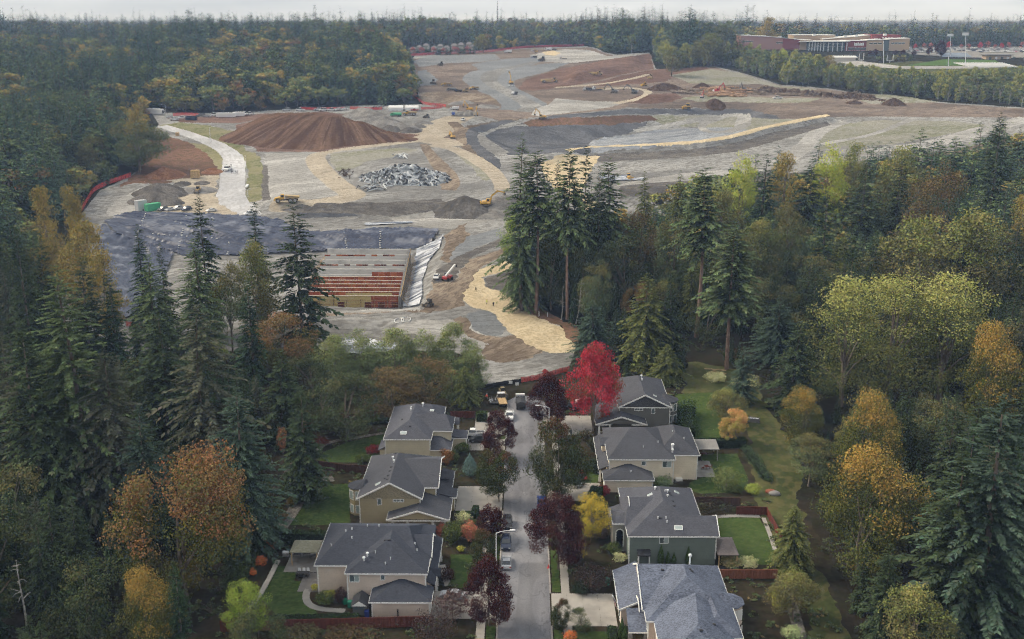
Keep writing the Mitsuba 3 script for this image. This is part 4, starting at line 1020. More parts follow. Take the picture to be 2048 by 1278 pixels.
class House:
 def __init__(self, text, category='house', name='house'):
  self.key = new(name)
  label(self.key, text, category)
  self.solids, self.walls, self.trim, self.voids = [], [], [], []
 def roof(self, *solids):
  self.solids += solids
 def wall(self, *boxes):
  self.walls += boxes
 def gable(self, axis, at_, deep, a0, a1, ze, am, zr):
  """an open gable end: the roof's solid is cut back under its overhang (axis the ridge runs along, the end's place, cut depth signed)"""
  lo, hi = (at_ - math.copysign(1, deep), at_ + deep)
  pts = []
  for e in (lo, hi):
   for u, z in ((a0 + 0.35, ze - 0.5), (a1 - 0.35, ze - 0.5), (a0 + 0.35, ze - 0.02), (a1 - 0.35, ze - 0.02), (am, zr - 0.22)):
    pts.append((u, e, z) if axis == 'y' else (e, u, z))
  self.voids.append(hull(pts))
 def eaves(self, x0, x1, y0, y1, z, sides='fblr', h=0.22):
  """white boards along the eaves: front, back, left, right"""
  t = 0.05
  if 'f' in sides: self.trim.append(box(x0 - t, x1 + t, y0 - t, y0 + 0.002, z - h, z + 0.03))
  if 'b' in sides: self.trim.append(box(x0 - t, x1 + t, y1 - 0.002, y1 + t, z - h, z + 0.03))
  if 'l' in sides: self.trim.append(box(x0 - t, x0 + 0.003, y0, y1, z - h, z + 0.03))
  if 'r' in sides: self.trim.append(box(x1 - 0.003, x1 + t, y0, y1, z - h, z + 0.03))
 def rake(self, p, q, w=0.12, h=0.3):
  self.trim.append(bar(p, q, w, h))
 def finish(self, roof_m, wall_m, corner=()):
  self.wall_mesh = union(self.walls)
  self.roof_mesh = union(self.solids, self.voids)
  put('wall', self.wall_mesh, wall_m, self.key)
  self.roof_key = put('roof', self.roof_mesh, roof_m, self.key)
  for x, y, z0, z1 in corner:
   put('corner_board', box(x - 0.1, x + 0.1, y - 0.1, y + 0.1, z0, z1), 'white_trim', self.key)
  put('fascia', cat(self.trim), 'white_trim', self.key)
  e = self.roof_mesh
  return self
 def window(self, px0, py0, px1, py1, y, split=1, glass='pane', face='f'):
  """a window on the front wall at world y, between two pixels"""
  a, b = at_dist(px0, py0, y), at_dist(px1, py1, y)
  self.window_at(a[0], b[0], b[2], a[2], y, split, glass)
 def window_at(self, x0, x1, z0, z1, y, split=1, glass='pane'):
  w = put('window', cat([box(x0 - 0.12, x1 + 0.12, y - 0.06, y + 0.02, z1, z1 + 0.12), box(x0 - 0.12, x1 + 0.12, y - 0.06, y + 0.02, z0 - 0.12, z0),
        box(x0 - 0.12, x0, y - 0.06, y + 0.02, z0, z1), box(x1, x1 + 0.12, y - 0.06, y + 0.02, z0, z1)] +
        [box(x0 + (x1 - x0) * k / split - 0.04, x0 + (x1 - x0) * k / split + 0.04, y - 0.05, y + 0.02, z0, z1) for k in range(1, split)]), 'white_trim', self.key)
  for k in range(split):
   xa, xb = x0 + (x1 - x0) * k / split, x0 + (x1 - x0) * (k + 1) / split
   put('pane', box(xa + 0.002, xb - 0.002, y - 0.025, y - 0.005, z0 + 0.002, z1 - 0.002), glass if k == 0 else 'pale_pane' if glass == 'pane' and split == 2 else glass, w)
 def side_window(self, x, y0, y1, z0, z1, out=-1, split=1):
  a, b = (x - 0.06, x + 0.02) if out < 0 else (x - 0.02, x + 0.06)
  w = put('window', cat([box(a, b, y0 - 0.12, y1 + 0.12, z1, z1 + 0.12), box(a, b, y0 - 0.12, y1 + 0.12, z0 - 0.12, z0), box(a, b, y0 - 0.12, y0, z0, z1), box(a, b, y1, y1 + 0.12, z0, z1)]), 'white_trim', self.key)
  put('pane', box(x - 0.03 if out < 0 else x + 0.005, x - 0.005 if out < 0 else x + 0.03, y0, y1, z0, z1), 'pane', w)
 def on_roof(self, what, px, py, size=1.0):
  r = cast(self.roof_mesh, px, py)
  if r is None:
   return
  p, n = r
  if what == 'vent':
   m = cat([cyl(p + [0, 0, -0.3], p + [0, 0, 0.45 * size], 0.13 * size, 10), cyl(p + [0, 0, 0.45 * size], p + [0, 0, 0.62 * size], 0.24 * size, 10)])
   put('vent_pipe', m, 'metal_white', self.roof_key, 30)
  elif what == 'stub':
   put('vent_pipe', cyl(p + [0, 0, -0.2], p + [0, 0, 0.35 * size], 0.07 * size, 8), 'metal_white', self.roof_key, 30)
  elif what == 'box':
   put('ridge_vent', moved(box(-0.25, 0.25, -0.2, 0.2, -0.05, 0.14), p), 'dark_trim', self.roof_key)
  elif what == 'skylight':
   t = np.cross([1.0, 0, 0], n)
   t /= np.linalg.norm(t)
   a = np.cross(t, n)
   fr = [p + u * a * 0.62 * size + v * t * 0.42 * size + n * w for u in (-1, 1) for v in (-1, 1) for w in (-0.1, 0.14)]
   gl = [p + u * a * 0.52 * size + v * t * 0.32 * size + n * w for u in (-1, 1) for v in (-1, 1) for w in (0.1, 0.17)]
   k = put('skylight', hull(fr), 'white_trim', self.roof_key)
   return put('skylight_glass', hull(gl), 'pale_pane', self.roof_key)
def post(x, y, z0, z1, w0=0.28, w1=0.18):
 return hull([(x + s * w0 / 2, y + t * w0 / 2, z0) for s in (-1, 1) for t in (-1, 1)] + [(x + s * w1 / 2, y + t * w1 / 2, z1) for s in (-1, 1) for t in (-1, 1)])
# -- nearest on the left
h = House('pinkish-tan house with navy-black hipped roof, nearest on the left of the street')
h.roof(hip(-31.1, -16.7, 162.4, 181.0, 6, 9.2, (-23.9, 169.6, -23.9, 174)), hip(-36.9, -18.2, 165.1, 181.4, 6, 9.5, (-31.5, 173.6, -21, 173.6)), hip(-26, -16.5, 168.3, 176.4, 6, 8.5, (-26, 172.2, -16.5, 172.2)),
  hip(-26.4, -15.7, 158.1, 163.4, 3, 5.0, (-21.2, 163.3, -21.2, 163.3)), lean(-17.2, -15.5, 163.6, 181.0, 4.1, 3.2, 4.1, 3.2), hip(-17.2, -14.9, 166.6, 169.6, 3.25, 4.0, (-17.2, 168.1, -14.9, 168.1)))
h.wall(box(-30.7, -17.1, 162.8, 180.6, -0.3, 5.95), box(-36.4, -18.6, 165.5, 181.0, -0.3, 5.95), box(-25.9, -16.1, 158.5, 164, -0.3, 2.95), box(-20, -16.9, 168.8, 175.9, -0.3, 6.1), hull([(-17.4, 168.8, 5.9), (-17.4, 175.9, 5.9), (-16.9, 168.8, 5.9), (-16.9, 175.9, 5.9), (-17.4, 172.2, 8.2), (-16.9, 172.2, 8.2)]))
h.eaves(-31.1, -16.7, 162.4, 167.5, 6, 'fl'); h.eaves(-36.9, -31.2, 165.1, 181.4, 6, 'fl'); h.eaves(-26.4, -15.7, 158.1, 163.4, 3, 'fl'); h.eaves(-17.2, -15.5, 163.6, 181, 3.2, 'r'); h.eaves(-16.7, -16.7, 163, 168, 6, 'r')
h.eaves(-26.4, -15.7, 158.1, 162, 3, 'r'); h.eaves(-20, -17.2, 176.4, 181.4, 6, 'r')
h.rake((-16.45, 168.2, 6.0), (-16.45, 172.2, 8.55)); h.rake((-16.45, 176.5, 6.0), (-16.45, 172.2, 8.55))
h.gable('x', -16.5, -0.42, 168.3, 176.4, 6, 172.2, 8.5)
h.finish('roof_navy', 'siding_pink', [(-30.7, 162.8, 0, 5.8), (-17.1, 162.8, 0, 5.8), (-36.4, 165.5, 0, 5.8), (-25.9, 158.5, 0, 2.8), (-16.1, 158.5, 0, 2.8)])
h.window(699, 1150, 718, 1163, 162.8, 2, 'pane'); h.window(762, 1150, 769, 1159, 162.8)
h.side_window(-16.1, 159.6, 162.2, 0.2, 2.2, 1); h.side_window(-17.1, 177, 179, 3.6, 5.2, 1); h.side_window(-16.9, 171, 173.4, 4, 5.6, 1); h.side_window(-36.4, 167, 169, 3.6, 5.2, -1); h.side_window(-36.4, 172, 176, 0.2, 2.3, -1)
for q in [(735, 1112), (728, 1121)]: h.on_roof('vent', *q, 1.1)
for q in [(692, 1063), (704, 1059), (704, 1077), (751, 1106), (781, 1119), (663, 1092), (771, 1128), (830, 1089), (834, 1102), (735, 1053), (758, 1053)]: h.on_roof('stub', *q, 1.3)
for q in [(771, 1080), (778, 1080)]: h.on_roof('box', *q)
for y in (167.2, 169.1, 178): put('porch_post', post(-15.7, y, -0.1, 3.1, 0.5, 0.26), 'white_trim', h.key)
put('garage_door', box(-16.09, -16.03, 159.4, 162.4, 0, 2.3), 'white_trim', h.key)
put('basketball_hoop', box(-21.6, -21.4, 158.2, 158.35, 0, 1.6), 'dark_trim', h.key)
# -- second on the left
h = House('olive-tan gabled house with round bay window, second on the left side of the street')
h.roof(hip(-33.6, -20.4, 191.9, 213.6, 6, 9.5, (-26.9, 191.9, -26.9, 207.2)), hip(-27, -17.6, 197.3, 213.4, 6, 8.8, (-27, 205.8, -17.6, 205.8)), hip(-27.3, -14.8, 188.6, 199.5, 3, 5.0, (-21.1, 188.6, -21.1, 199.5)), lean(-20.6, -14.0, 198.6, 203.0, 4.9, 3.2, 4.9, 3.2),
  hip(-20.5, -15.8, 205.4, 209.6, 4.4, 5.3, (-20.5, 207.5, -15.8, 207.5)), lean(-18, -15.2, 203.2, 212, 4.0, 3.2, 4.0, 3.2), octagon(-34.1, 198.5, 2.35, 5.9, 6.05, (-32.6, 198.5, 7.4)))
h.wall(box(-33.1, -20.9, 192.4, 213.1, -0.3, 5.95), hull([(-33.1, 192.4, 5.9), (-20.9, 192.4, 5.9), (-26.9, 192.4, 9.2), (-33.1, 193, 5.9), (-20.9, 193, 5.9), (-26.9, 193, 9.2)]), box(-22, -18.2, 197.8, 213, -0.3, 5.95), hull([(-18.6, 198, 5.9), (-18.6, 213, 5.9), (-18.2, 198, 5.9), (-18.2, 213, 5.9), (-18.6, 205.8, 8.5), (-18.2, 205.8, 8.5)]),
  box(-26.8, -15.4, 191.2, 199.4, -0.3, 2.95), hull([(-26.8, 189.0, 3.0), (-15.3, 189.0, 3.0), (-21.1, 189.0, 4.75), (-26.8, 189.4, 3.0), (-15.3, 189.4, 3.0), (-21.1, 189.4, 4.75)]), octagon(-34.1, 198.5, 2.05, -0.3, 5.9), box(-19, -14.6, 199, 202.6, -0.3, 3.1))
h.eaves(-33.6, -20.4, 191.9, 213.6, 6, 'l'); h.eaves(-20.4, -20.4, 191.9, 197.2, 6, 'r'); h.eaves(-20.4, -17.6, 197.3, 200, 6, 'f'); h.eaves(-27.3, -14.8, 188.6, 199.5, 3, 'lr'); h.eaves(-18.4, -14.0, 198.6, 203, 3.2, 'fr'); h.eaves(-18, -15.2, 203.2, 212, 3.2, 'r')
h.rake((-33.65, 191.86, 5.92), (-26.9, 191.86, 9.42)); h.rake((-20.35, 191.86, 5.92), (-26.9, 191.86, 9.42)); h.rake((-27.35, 188.56, 2.95), (-21.1, 188.56, 4.95)); h.rake((-14.75, 188.56, 2.95), (-21.1, 188.56, 4.95)); h.rake((-27.1, 188.7, 2.85), (-15, 188.7, 2.85), 0.12, 0.24)
h.rake((-17.55, 197.3, 6.0), (-17.55, 205.8, 8.8)); h.rake((-17.55, 213.4, 6.0), (-17.55, 205.8, 8.8))
h.gable('y', 191.9, 0.5, -33.6, -20.4, 6, -26.9, 9.5); h.gable('y', 188.6, 0.45, -27.3, -14.8, 3, -21.1, 5.0); h.gable('x', -17.6, -0.5, 197.3, 213.4, 6, 205.8, 8.8)
h.finish('roof_charcoal', 'siding_tan', [(-33.1, 192.4, 0, 5.8), (-20.9, 192.4, 3, 5.8), (-18.2, 197.8, 3.6, 5.8)])
h.window(755, 998, 762, 1009, 192.4); h.window(787, 999, 807, 1003, 192.4, 3)
for k in range(8):
 a = np.pi / 8 + k * np.pi / 4 + np.pi / 8
 if math.cos(a) < 0.4:
  for z0, z1 in ((0.5, 2.3), (3.4, 5.4)):
   w = moved(box(-0.62, 0.62, -0.05, 0.05, z0, z1), (-34.1 + 1.93 * math.cos(a), 198.5 + 1.93 * math.sin(a), 0), a + np.pi / 2)
   k_ = put('window', w, 'white_trim', h.key)
   put('pane', moved(box(-0.46, 0.46, -0.07, 0.07, z0 + 0.14, z1 - 0.14), (-34.1 + 1.93 * math.cos(a), 198.5 + 1.93 * math.sin(a), 0), a + np.pi / 2), 'pale_pane', k_)
for x in (-26.2, -23.2, -18.2, -15.8): put('porch_post', post(x, 189.3, -0.1, 2.8, 0.6, 0.3), 'white_trim', h.key)
put('porch_post', post(-15.3, 194, -0.1, 2.9, 0.5, 0.3), 'white_trim', h.key); put('garage_door', box(-14.6, -14.54, 199.4, 202.2, 0, 2.4), 'white_trim', h.key)
for q in [(786, 918), (788, 925)]: h.on_roof('vent', *q)
h.on_roof('skylight', 756, 968, 0.9)
for q in [(794, 899), (792, 907), (783, 934), (780, 942), (777, 951), (775, 959), (770, 957)]: h.on_roof('box', *q)
for y in (199, 204, 209): h.side_window(-18.2, y, y + 1.4, 3.8, 5.3, 1)
# -- third on the left
h = House('beige house with charcoal hipped roof and skylights, farthest on the left of the street')
h.roof(hip(-32.3, -21.3, 223.0, 244.4, 6, 8.8, (-26.8, 228.4, -26.4, 239)), hip(-27, -16.8, 228.2, 237.4, 6, 8.5, (-27, 232.8, -18.6, 232.8)), hip(-27, -19.5, 234, 244.5, 6, 8.6, (-27, 239.4, -23, 239.4)), lean(-17.6, -13.5, 230.8, 235.7, 3.7, 3.2, 3.7, 3.2), hip(-23.2, -16.8, 223.5, 230.2, 3.2, 5.0, (-22, 229.6, -20.5, 230.2)),
  lean(-33.8, -32, 224, 230, 2.9, 3.8, 2.9, 3.8), hip(-18, -15.8, 236.2, 240, 4.6, 5.6, (-18, 238.1, -15.8, 238.1)))
h.wall(box(-31.9, -21.7, 223.4, 244, -0.3, 5.95), box(-26, -17.2, 228.6, 237, -0.3, 5.95), box(-26, -19.9, 236, 244.1, -0.3, 5.95), box(-18, -13.9, 231.1, 235.4, -0.3, 3.1), box(-22.8, -17.1, 223.9, 229.9, -0.3, 3.15), box(-33.4, -31.5, 224.3, 229.7, -0.3, 2.9))
h.eaves(-32.3, -21.3, 223, 244.4, 6, 'fl'); h.eaves(-21.3, -16.8, 228.2, 237.4, 6, 'fr'); h.eaves(-23.2, -16.8, 223.5, 230.2, 3.2, 'fr'); h.eaves(-17.6, -13.5, 230.8, 235.7, 3.2, 'fr'); h.eaves(-21.3, -21.3, 223, 228.1, 6, 'r'); h.eaves(-27, -19.5, 237.5, 244.5, 6, 'r')
h.finish('roof_slate', 'siding_beige', [(-31.9, 223.4, 0, 5.8), (-21.7, 223.4, 3.2, 5.8), (-13.9, 231.1, 0, 3)])
h.on_roof('skylight', 807, 866, 1.15); h.on_roof('skylight', 864, 821, 0.8); h.on_roof('vent', 822, 822); h.on_roof('vent', 822, 817, 0.8); h.on_roof('box', 820, 853); h.on_roof('box', 805, 839); h.on_roof('vent', 846, 812, 1.3)
put('garage_door', box(-13.9, -13.84, 231.6, 234.9, 0, 2.4), 'white_trim', h.key)
for y in (229.5, 233): h.side_window(-17.2, y, y + 1.3, 3.8, 5.3, 1)
put('porch_post', post(-16.2, 236.6, -0.1, 4.4, 0.5, 0.3), 'white_trim', h.key); put('porch_post', post(-16.2, 239.6, -0.1, 4.4, 0.5, 0.3), 'white_trim', h.key)
# -- nearest on the right
h = House('house with light grey many-hipped shingle roof, nearest on the right')
h.roof(hip(19.5, 34, 148, 166, 6, 10.2, (26.75, 155.2, 26.75, 158.8)), hip(19.3, 27.5, 151.3, 166.4, 6, 9.1, (19.3, 160.9, 27.5, 160.9)), hip(20.7, 32.6, 136, 151, 6, 9.45, (26.65, 142, 27.6, 151)), hip(27, 34.05, 143.3, 153, 6, 8.3, (30.5, 146.8, 30.2, 153)),
  lean(15.9, 19.9, 155.9, 169.2, 3.2, 5.0, 3.2, 5.0), hip(18.9, 20.5, 152, 157, 5.2, 6.0, (18.9, 154.5, 20.5, 154.5)), lean(16.9, 20.3, 149.3, 154.3, 3.2, 3.2, 4.6, 4.6), octagon(33.9, 154.4, 2.5, 5.85, 6.0, (32.4, 154.4, 7.6)))
h.wall(box(19.9, 33.6, 148.4, 165.6, -0.3, 5.95), hull([(19.6, 152, 5.9), (19.6, 165.8, 5.9), (20, 152, 5.9), (20, 165.8, 5.9), (19.6, 160.9, 8.8), (20, 160.9, 8.8)]), box(21.1, 32.2, 136.4, 149, -0.3, 5.95), box(27.4, 33.6, 143.7, 150, -0.3, 5.95), box(16.3, 20, 156.2, 168.9, -0.3, 3.3), octagon(33.9, 154.4, 2.15, 2.6, 5.9), octagon(33.9, 154.4, 2.3, 2.3, 2.6))
h.eaves(19.5, 34, 148, 166, 6, 'fr'); h.eaves(19.5, 19.5, 148, 151, 6, 'l'); h.eaves(19.3, 21, 151.3, 160, 6, 'f'); h.eaves(20.7, 32.6, 136, 147.5, 6, 'fl'); h.eaves(27, 34.05, 143.3, 153, 6, 'fr'); h.eaves(27, 27, 143.3, 147.4, 6, 'l'); h.eaves(15.9, 19.9, 155.9, 169.2, 3.2, 'l'); h.eaves(16.9, 20.3, 149.3, 154.3, 3.2, 'f')
h.rake((19.2, 151.3, 6.0), (19.2, 160.9, 9.1)); h.rake((19.2, 166.4, 6.0), (19.2, 160.9, 9.1)); h.rake((18.85, 152, 5.2), (18.85, 154.5, 6.05)); h.rake((18.85, 157, 5.2), (18.85, 154.5, 6.05)); h.rake((16, 155.85, 3.2), (19.9, 155.85, 5.0))
h.gable('x', 19.3, 0.35, 151.3, 166.4, 6, 160.9, 9.1)
h.finish('roof_grey', 'siding_pink', [(19.9, 148.4, 0, 5.8), (27.4, 143.7, 0, 5.8)])
put('vent_pipe', cat([cyl((28.6, 163.2, 7.5), (28.6, 163.2, 9.3), 0.16, 10), trimesh.creation.icosphere(2, 0.32).apply_translation((28.6, 163.2, 9.5))]), 'metal_white', h.roof_key, 40)
for q in [(1325, 1140), (1384, 1143), (1380, 1139), (1428, 1249), (1402, 1261)]: h.on_roof('box', *q)
for x in (33.2, 34.9, 35.8): put('deck_post', box(x - 0.1, x + 0.1, 152.6, 152.8, -0.1, 2.4), 'white_trim', h.key)
for x in (17.2, 19.8): put('porch_post', box(x - 0.35, x + 0.35, 149.6, 150.3, -0.1, 3.0), 'stone_mix', h.key)
put('front_door', box(18.0, 19.2, 153.9, 154.0, 0, 2.2), 'dark_trim', h.key)
for y in (157.5, 161, 164.5): h.side_window(16.3, y, y + 2.0, 0.2, 2.3, -1)
h.side_window(19.9, 149, 150.6, 3.6, 5.2, -1)
for k in (1, 2, 3):
 w = put('window', box(34.2 + 0.5 * k - 0.3, 34.2 + 0.5 * k + 0.1, 152.1 + 0.25 * k * k * 0.3, 152.2 + 0.25 * k * k * 0.3, 3.4, 5.4), 'white_trim', h.key)
# its flag
fp = np.array([15.75, 158.6, 2.9])
f = new('flag_pole'); label(f, 'short white flag pole leaning out from the garage wall of the nearest right house', 'flag pole')
put('pole', cyl(fp + [0.4, 0, -0.6], fp + [-0.7, -0.5, 1.6], 0.05, 8), 'metal_white', f); put('finial', trimesh.creation.icosphere(2, 0.12).apply_translation(fp + [-0.75, -0.53, 1.7]), 'metal_white', f, 40)
diffuse('flag_red', (0.42, 0.06, 0.08)); diffuse('flag_white', (0.75, 0.74, 0.74)); diffuse('flag_blue', (0.06, 0.08, 0.22))
fl = new('flag'); label(fl, 'red and white striped flag with blue corner on the short pole', 'flag')
def flag_patch(u0, u1, v0, v1, off=0.0):
 u, v = np.meshgrid(np.linspace(u0, u1, 9), np.linspace(v0, v1, 7), indexing='ij')
 P = np.stack([fp[0] - 0.62 + 0.25 * v + 0.9 * u * 0.35, fp[1] - 0.45 - 0.5 * u + 0.07 * np.sin(u * 9 + v * 2) + off, fp[2] + 1.35 - 1.25 * v - 0.75 * u], -1).reshape(-1, 3)
 i, j = np.meshgrid(np.arange(8), np.arange(6), indexing='ij')
 a = (i * 7 + j).ravel()
 return trimesh.Trimesh(P, np.vstack([np.stack([a, a + 1, a + 8], 1), np.stack([a, a + 8, a + 7], 1)]), process=False)
for k in range(13):
 put('stripe', flag_patch(0, 1, k / 13, (k + 1) / 13), 'flag_red' if k % 2 == 0 else 'flag_white', fl)
put('canton', flag_patch(0, 0.42, 0, 7 / 13, -0.012), 'flag_blue', fl)
# -- second on the right
h = House('sage-green house with grey-black hipped roof and arched stone entry')
h.roof(hip(19.2, 34.1, 176.7, 197.8, 6, 9.85, (26.6, 184.1, 26.6, 190.4)), hip(25, 36.2, 176.7, 185.2, 6, 8.2, (25, 181, 36.2, 181)), hip(19.0, 27, 180.5, 193.6, 6, 9.1, (20.3, 187, 27, 187)), hip(16.8, 21, 181.7, 187.8, 6.0, 6.9, (18.6, 184.7, 21, 184.7)), lean(16.8, 20, 188, 194, 3.3, 4.6, 3.3, 4.6))
h.wall(box(19.6, 33.7, 177.1, 197.4, -0.3, 5.95), box(26, 35.7, 177.1, 184.8, -0.3, 5.95), hull([(35.4, 177.1, 5.9), (35.4, 184.8, 5.9), (35.7, 177.1, 5.9), (35.7, 184.8, 5.9), (35.4, 181, 7.9), (35.7, 181, 7.9)]), box(17.2, 20, 188.4, 193.6, -0.3, 3.2))
h.eaves(19.2, 36.2, 176.7, 185.2, 6, 'fr'); h.eaves(19.2, 19.2, 176.7, 181.6, 6, 'l'); h.eaves(34.1, 34.1, 185.3, 197.8, 6, 'r'); h.eaves(19.2, 34.1, 190, 197.8, 6, 'bl'); h.eaves(16.8, 21, 181.7, 187.8, 6, 'fl')
h.rake((36.25, 176.7, 6.0), (36.25, 181, 8.2)); h.rake((36.25, 185.2, 6.0), (36.25, 181, 8.2)); h.rake((20.25, 184.9, 8.1), (20.25, 187, 9.1)); h.rake((20.25, 189.1, 8.1), (20.25, 187, 9.1))
h.gable('x', 36.2, -0.5, 176.7, 185.2, 6, 181, 8.2)
h.finish('roof_slate', 'siding_green', [(19.6, 177.1, 0, 5.8), (35.7, 177.1, 1.2, 5.8)])
h.window(1320, 1075, 1336, 1086, 177.1, 2)
# arched entry wall
arch = shapely.Polygon([(16.95, -0.3), (19.6, -0.3), (19.6, 5.85), (16.95, 5.85)]).difference(shapely.Polygon([(17.6, 0.3), (18.9, 0.3)] + [(18.25 + 0.65 * math.cos(t), 3.9 + 0.65 * math.sin(t) * 1.1) for t in np.linspace(0, np.pi, 16)]))
m = trimesh.creation.extrude_polygon(arch, 0.5, engine='earcut'); m.apply_transform(trimesh.transformations.rotation_matrix(np.pi / 2, [1, 0, 0])); m.apply_translation((0, 182.6, 0))
put('entry_arch', m, 'siding_stone', h.key)
ring = shapely.Polygon([(17.42, 1.0), (17.6, 1.0)] + [(18.25 + 0.65 * math.cos(t), 3.9 + 0.715 * math.sin(t)) for t in np.linspace(np.pi, 0, 20)] + [(18.9, 1.0), (19.08, 1.0)] + [(18.25 + 0.83 * math.cos(t), 3.9 + 0.9 * math.sin(t)) for t in np.linspace(0, np.pi, 20)])
m = trimesh.creation.extrude_polygon(ring, 0.08, engine='earcut'); m.apply_transform(trimesh.transformations.rotation_matrix(np.pi / 2, [1, 0, 0])); m.apply_translation((0, 182.08, 0))
put('arch_trim', m, 'white_trim', h.key); put('arch_sill', box(17.4, 19.1, 182.0, 182.1, 0.12, 0.3), 'white_trim', h.key)
put('entry_side', box(16.95, 17.4, 182.6, 187.4, -0.3, 5.85), 'siding_stone', h.key); put('entry_door', box(17.5, 19.2, 187.2, 187.3, 0, 2.6), 'dark_trim', h.key)
a, b = at_dist(1277, 1102, 176.2), at_dist(1299, 1130, 176.2)
put('side_porch', cat([box(a[0], a[0] + 0.16, 175.9, 176.1, 0, 2.5), box(b[0] - 0.16, b[0], 175.9, 176.1, 0, 2.5), box(a[0], b[0], 175.9, 176.1, 2.3, 2.6), box(a[0], a[0] + 0.1, 176.1, 177.15, 0, 2.5), box(b[0] - 0.1, b[0], 176.1, 177.15, 0, 2.5)]), 'white_trim', h.key)
put('side_porch_roof', lean(a[0] - 0.15, b[0] + 0.15, 175.7, 177.15, 2.6, 2.6, 3.2, 3.2), 'roof_black', h.key); put('side_door', box(a[0] + 0.3, b[0] - 0.3, 177.0, 177.08, 0, 2.1), 'siding_green', h.key)
for q in [(1300, 990), (1353, 985)]: h.on_roof('skylight', *q, 0.85)
h.on_roof('skylight', 1357, 1056, 1.25)
for q in [(1310, 979), (1335, 985)]: h.on_roof('vent', *q)
for q in [(1341, 990), (1345, 1002), (1348, 1012), (1338, 986), (1320, 1036)]: h.on_roof('box', *q)
for q in [(1334, 1045), (1332, 1037), (1330, 983), (1316, 1037)]: h.on_roof('stub', *q, 1.4)
h.on_roof('vent', 1335, 994, 0.8)
h.side_window(19.6, 194.5, 196, 3.6, 5.2, -1); h.side_window(33.7, 189, 193, 0.2, 2.3, 1); h.side_window(33.7, 187, 189, 3.6, 5.2, 1)
# -- third on the right
h = House('cream house with blue-black hipped roof, third on the right side of the street')
h.roof(hip(18.2, 33, 212.2, 231, 6, 9.5, (24, 222.6, 27.2, 222.6)), hip(29, 38.7, 214.8, 231, 6, 9.0, (34, 221, 34, 225.6)), hip(17, 28, 208, 213.2, 3, 5.0, (22.6, 213, 22.8, 213)), lean(16.3, 18.7, 213.2, 232, 3.2, 4.2, 3.2, 4.2), hip(17.2, 20.5, 221, 226, 5.6, 6.6, (17.2, 223.5, 20.5, 223.5)))
h.wall(box(18.6, 32.6, 212.6, 230.6, -0.3, 5.95), box(29.5, 38.2, 215.2, 230.6, -0.3, 5.95), box(17.4, 27.6, 208.4, 213.4, -0.3, 2.95), box(17.6, 19, 221.4, 225.6, 4, 5.55))
h.eaves(18.2, 33, 212.2, 231, 6, 'f'); h.eaves(33, 38.7, 214.8, 231, 6, 'fr'); h.eaves(17, 28, 208, 213.2, 3, 'flr'); h.eaves(16.3, 18.7, 213.2, 232, 3.2, 'l'); h.eaves(18.2, 18.2, 212.2, 221, 6, 'l'); h.eaves(33, 33, 212.2, 214.7, 6, 'r')
h.finish('roof_charcoal', 'siding_cream', [(18.6, 212.6, 3.4, 5.8), (32.6, 212.6, 0, 5.8), (38.2, 215.2, 0, 5.8), (17.4, 208.4, 0, 2.8), (27.6, 208.4, 0, 2.8)])
h.window(1284, 923, 1291, 930, 212.6); h.window(1326, 923, 1342, 934, 212.6, 2)
h.on_roof('vent', 1345, 896, 1.6); h.on_roof('vent', 1345, 904, 1.2)
for q in [(1262, 944), (1287, 895), (1316, 885), (1345, 864), (1368, 878)]: h.on_roof('stub', *q, 1.2)
for y in (214, 218.6): put('porch_post', post(16.7, y, -0.1, 3.1, 0.55, 0.3), 'white_trim', h.key)
h.side_window(38.2, 218, 222, 0.2, 2.3, 1); h.side_window(38.2, 225, 227, 3.6, 5.2, 1); h.side_window(18.6, 216, 218, 3.8, 5.2, -1); h.side_window(18.6, 227, 229, 3.8, 5.2, -1)
put('garage_door', box(17.34, 17.4, 209, 212.4, 0, 2.3), 'white_trim', h.key); put('back_step', box(33.5, 35, 214.2, 215.2, 0, 0.5), 'white_trim', h.key)
# -- fourth on the right
h = House('dark grey gabled house with white trim and corner turret, behind the bright red maple')
h.roof(hip(23.1, 36.4, 244.2, 266, 6, 9.3, (29.8, 244.2, 29.5, 259.5)), hip(17.4, 30, 240.3, 251, 3, 5.0, (23.7, 240.3, 23.7, 251)), octagon(36.6, 250.4, 2.4, 5.9, 6.05, (35.2, 250.4, 7.6)), lean(17.6, 23.4, 251, 264, 3.2, 4.6, 3.2, 4.6))
h.wall(box(23.5, 36, 244.7, 265.6, -0.3, 5.95), hull([(23.5, 244.7, 5.9), (36, 244.7, 5.9), (29.8, 244.7, 8.9), (23.5, 245.2, 5.9), (36, 245.2, 5.9), (29.8, 245.2, 8.9)]), box(21.5, 29.6, 242.4, 250.8, -0.3, 2.95), hull([(17.8, 240.8, 3.0), (29.6, 240.8, 3.0), (23.7, 240.8, 4.7), (17.8, 241.2, 3.0), (29.6, 241.2, 3.0), (23.7, 241.2, 4.7)]), octagon(36.6, 250.4, 2.0, -0.3, 5.9), box(18.2, 23.6, 251.4, 263.6, -0.3, 3.1))
h.eaves(23.1, 36.4, 244.2, 266, 6, 'lr'); h.eaves(17.4, 30, 240.3, 251, 3, 'lr')
h.rake((23.05, 244.15, 5.95), (29.8, 244.15, 9.25), 0.12, 0.34); h.rake((36.45, 244.15, 5.95), (29.8, 244.15, 9.25), 0.12, 0.34); h.rake((23.4, 244.55, 5.9), (36.2, 244.55, 5.9), 0.14, 0.26); h.rake((17.35, 240.25, 2.95), (23.7, 240.25, 4.98), 0.12, 0.34); h.rake((30.05, 240.25, 2.95), (23.7, 240.25, 4.98), 0.12, 0.34)
h.rake((18, 240.5, 2.9), (21.2, 240.5, 2.9), 0.14, 0.26); h.rake((26.2, 240.5, 2.9), (29.6, 240.5, 2.9), 0.14, 0.26)
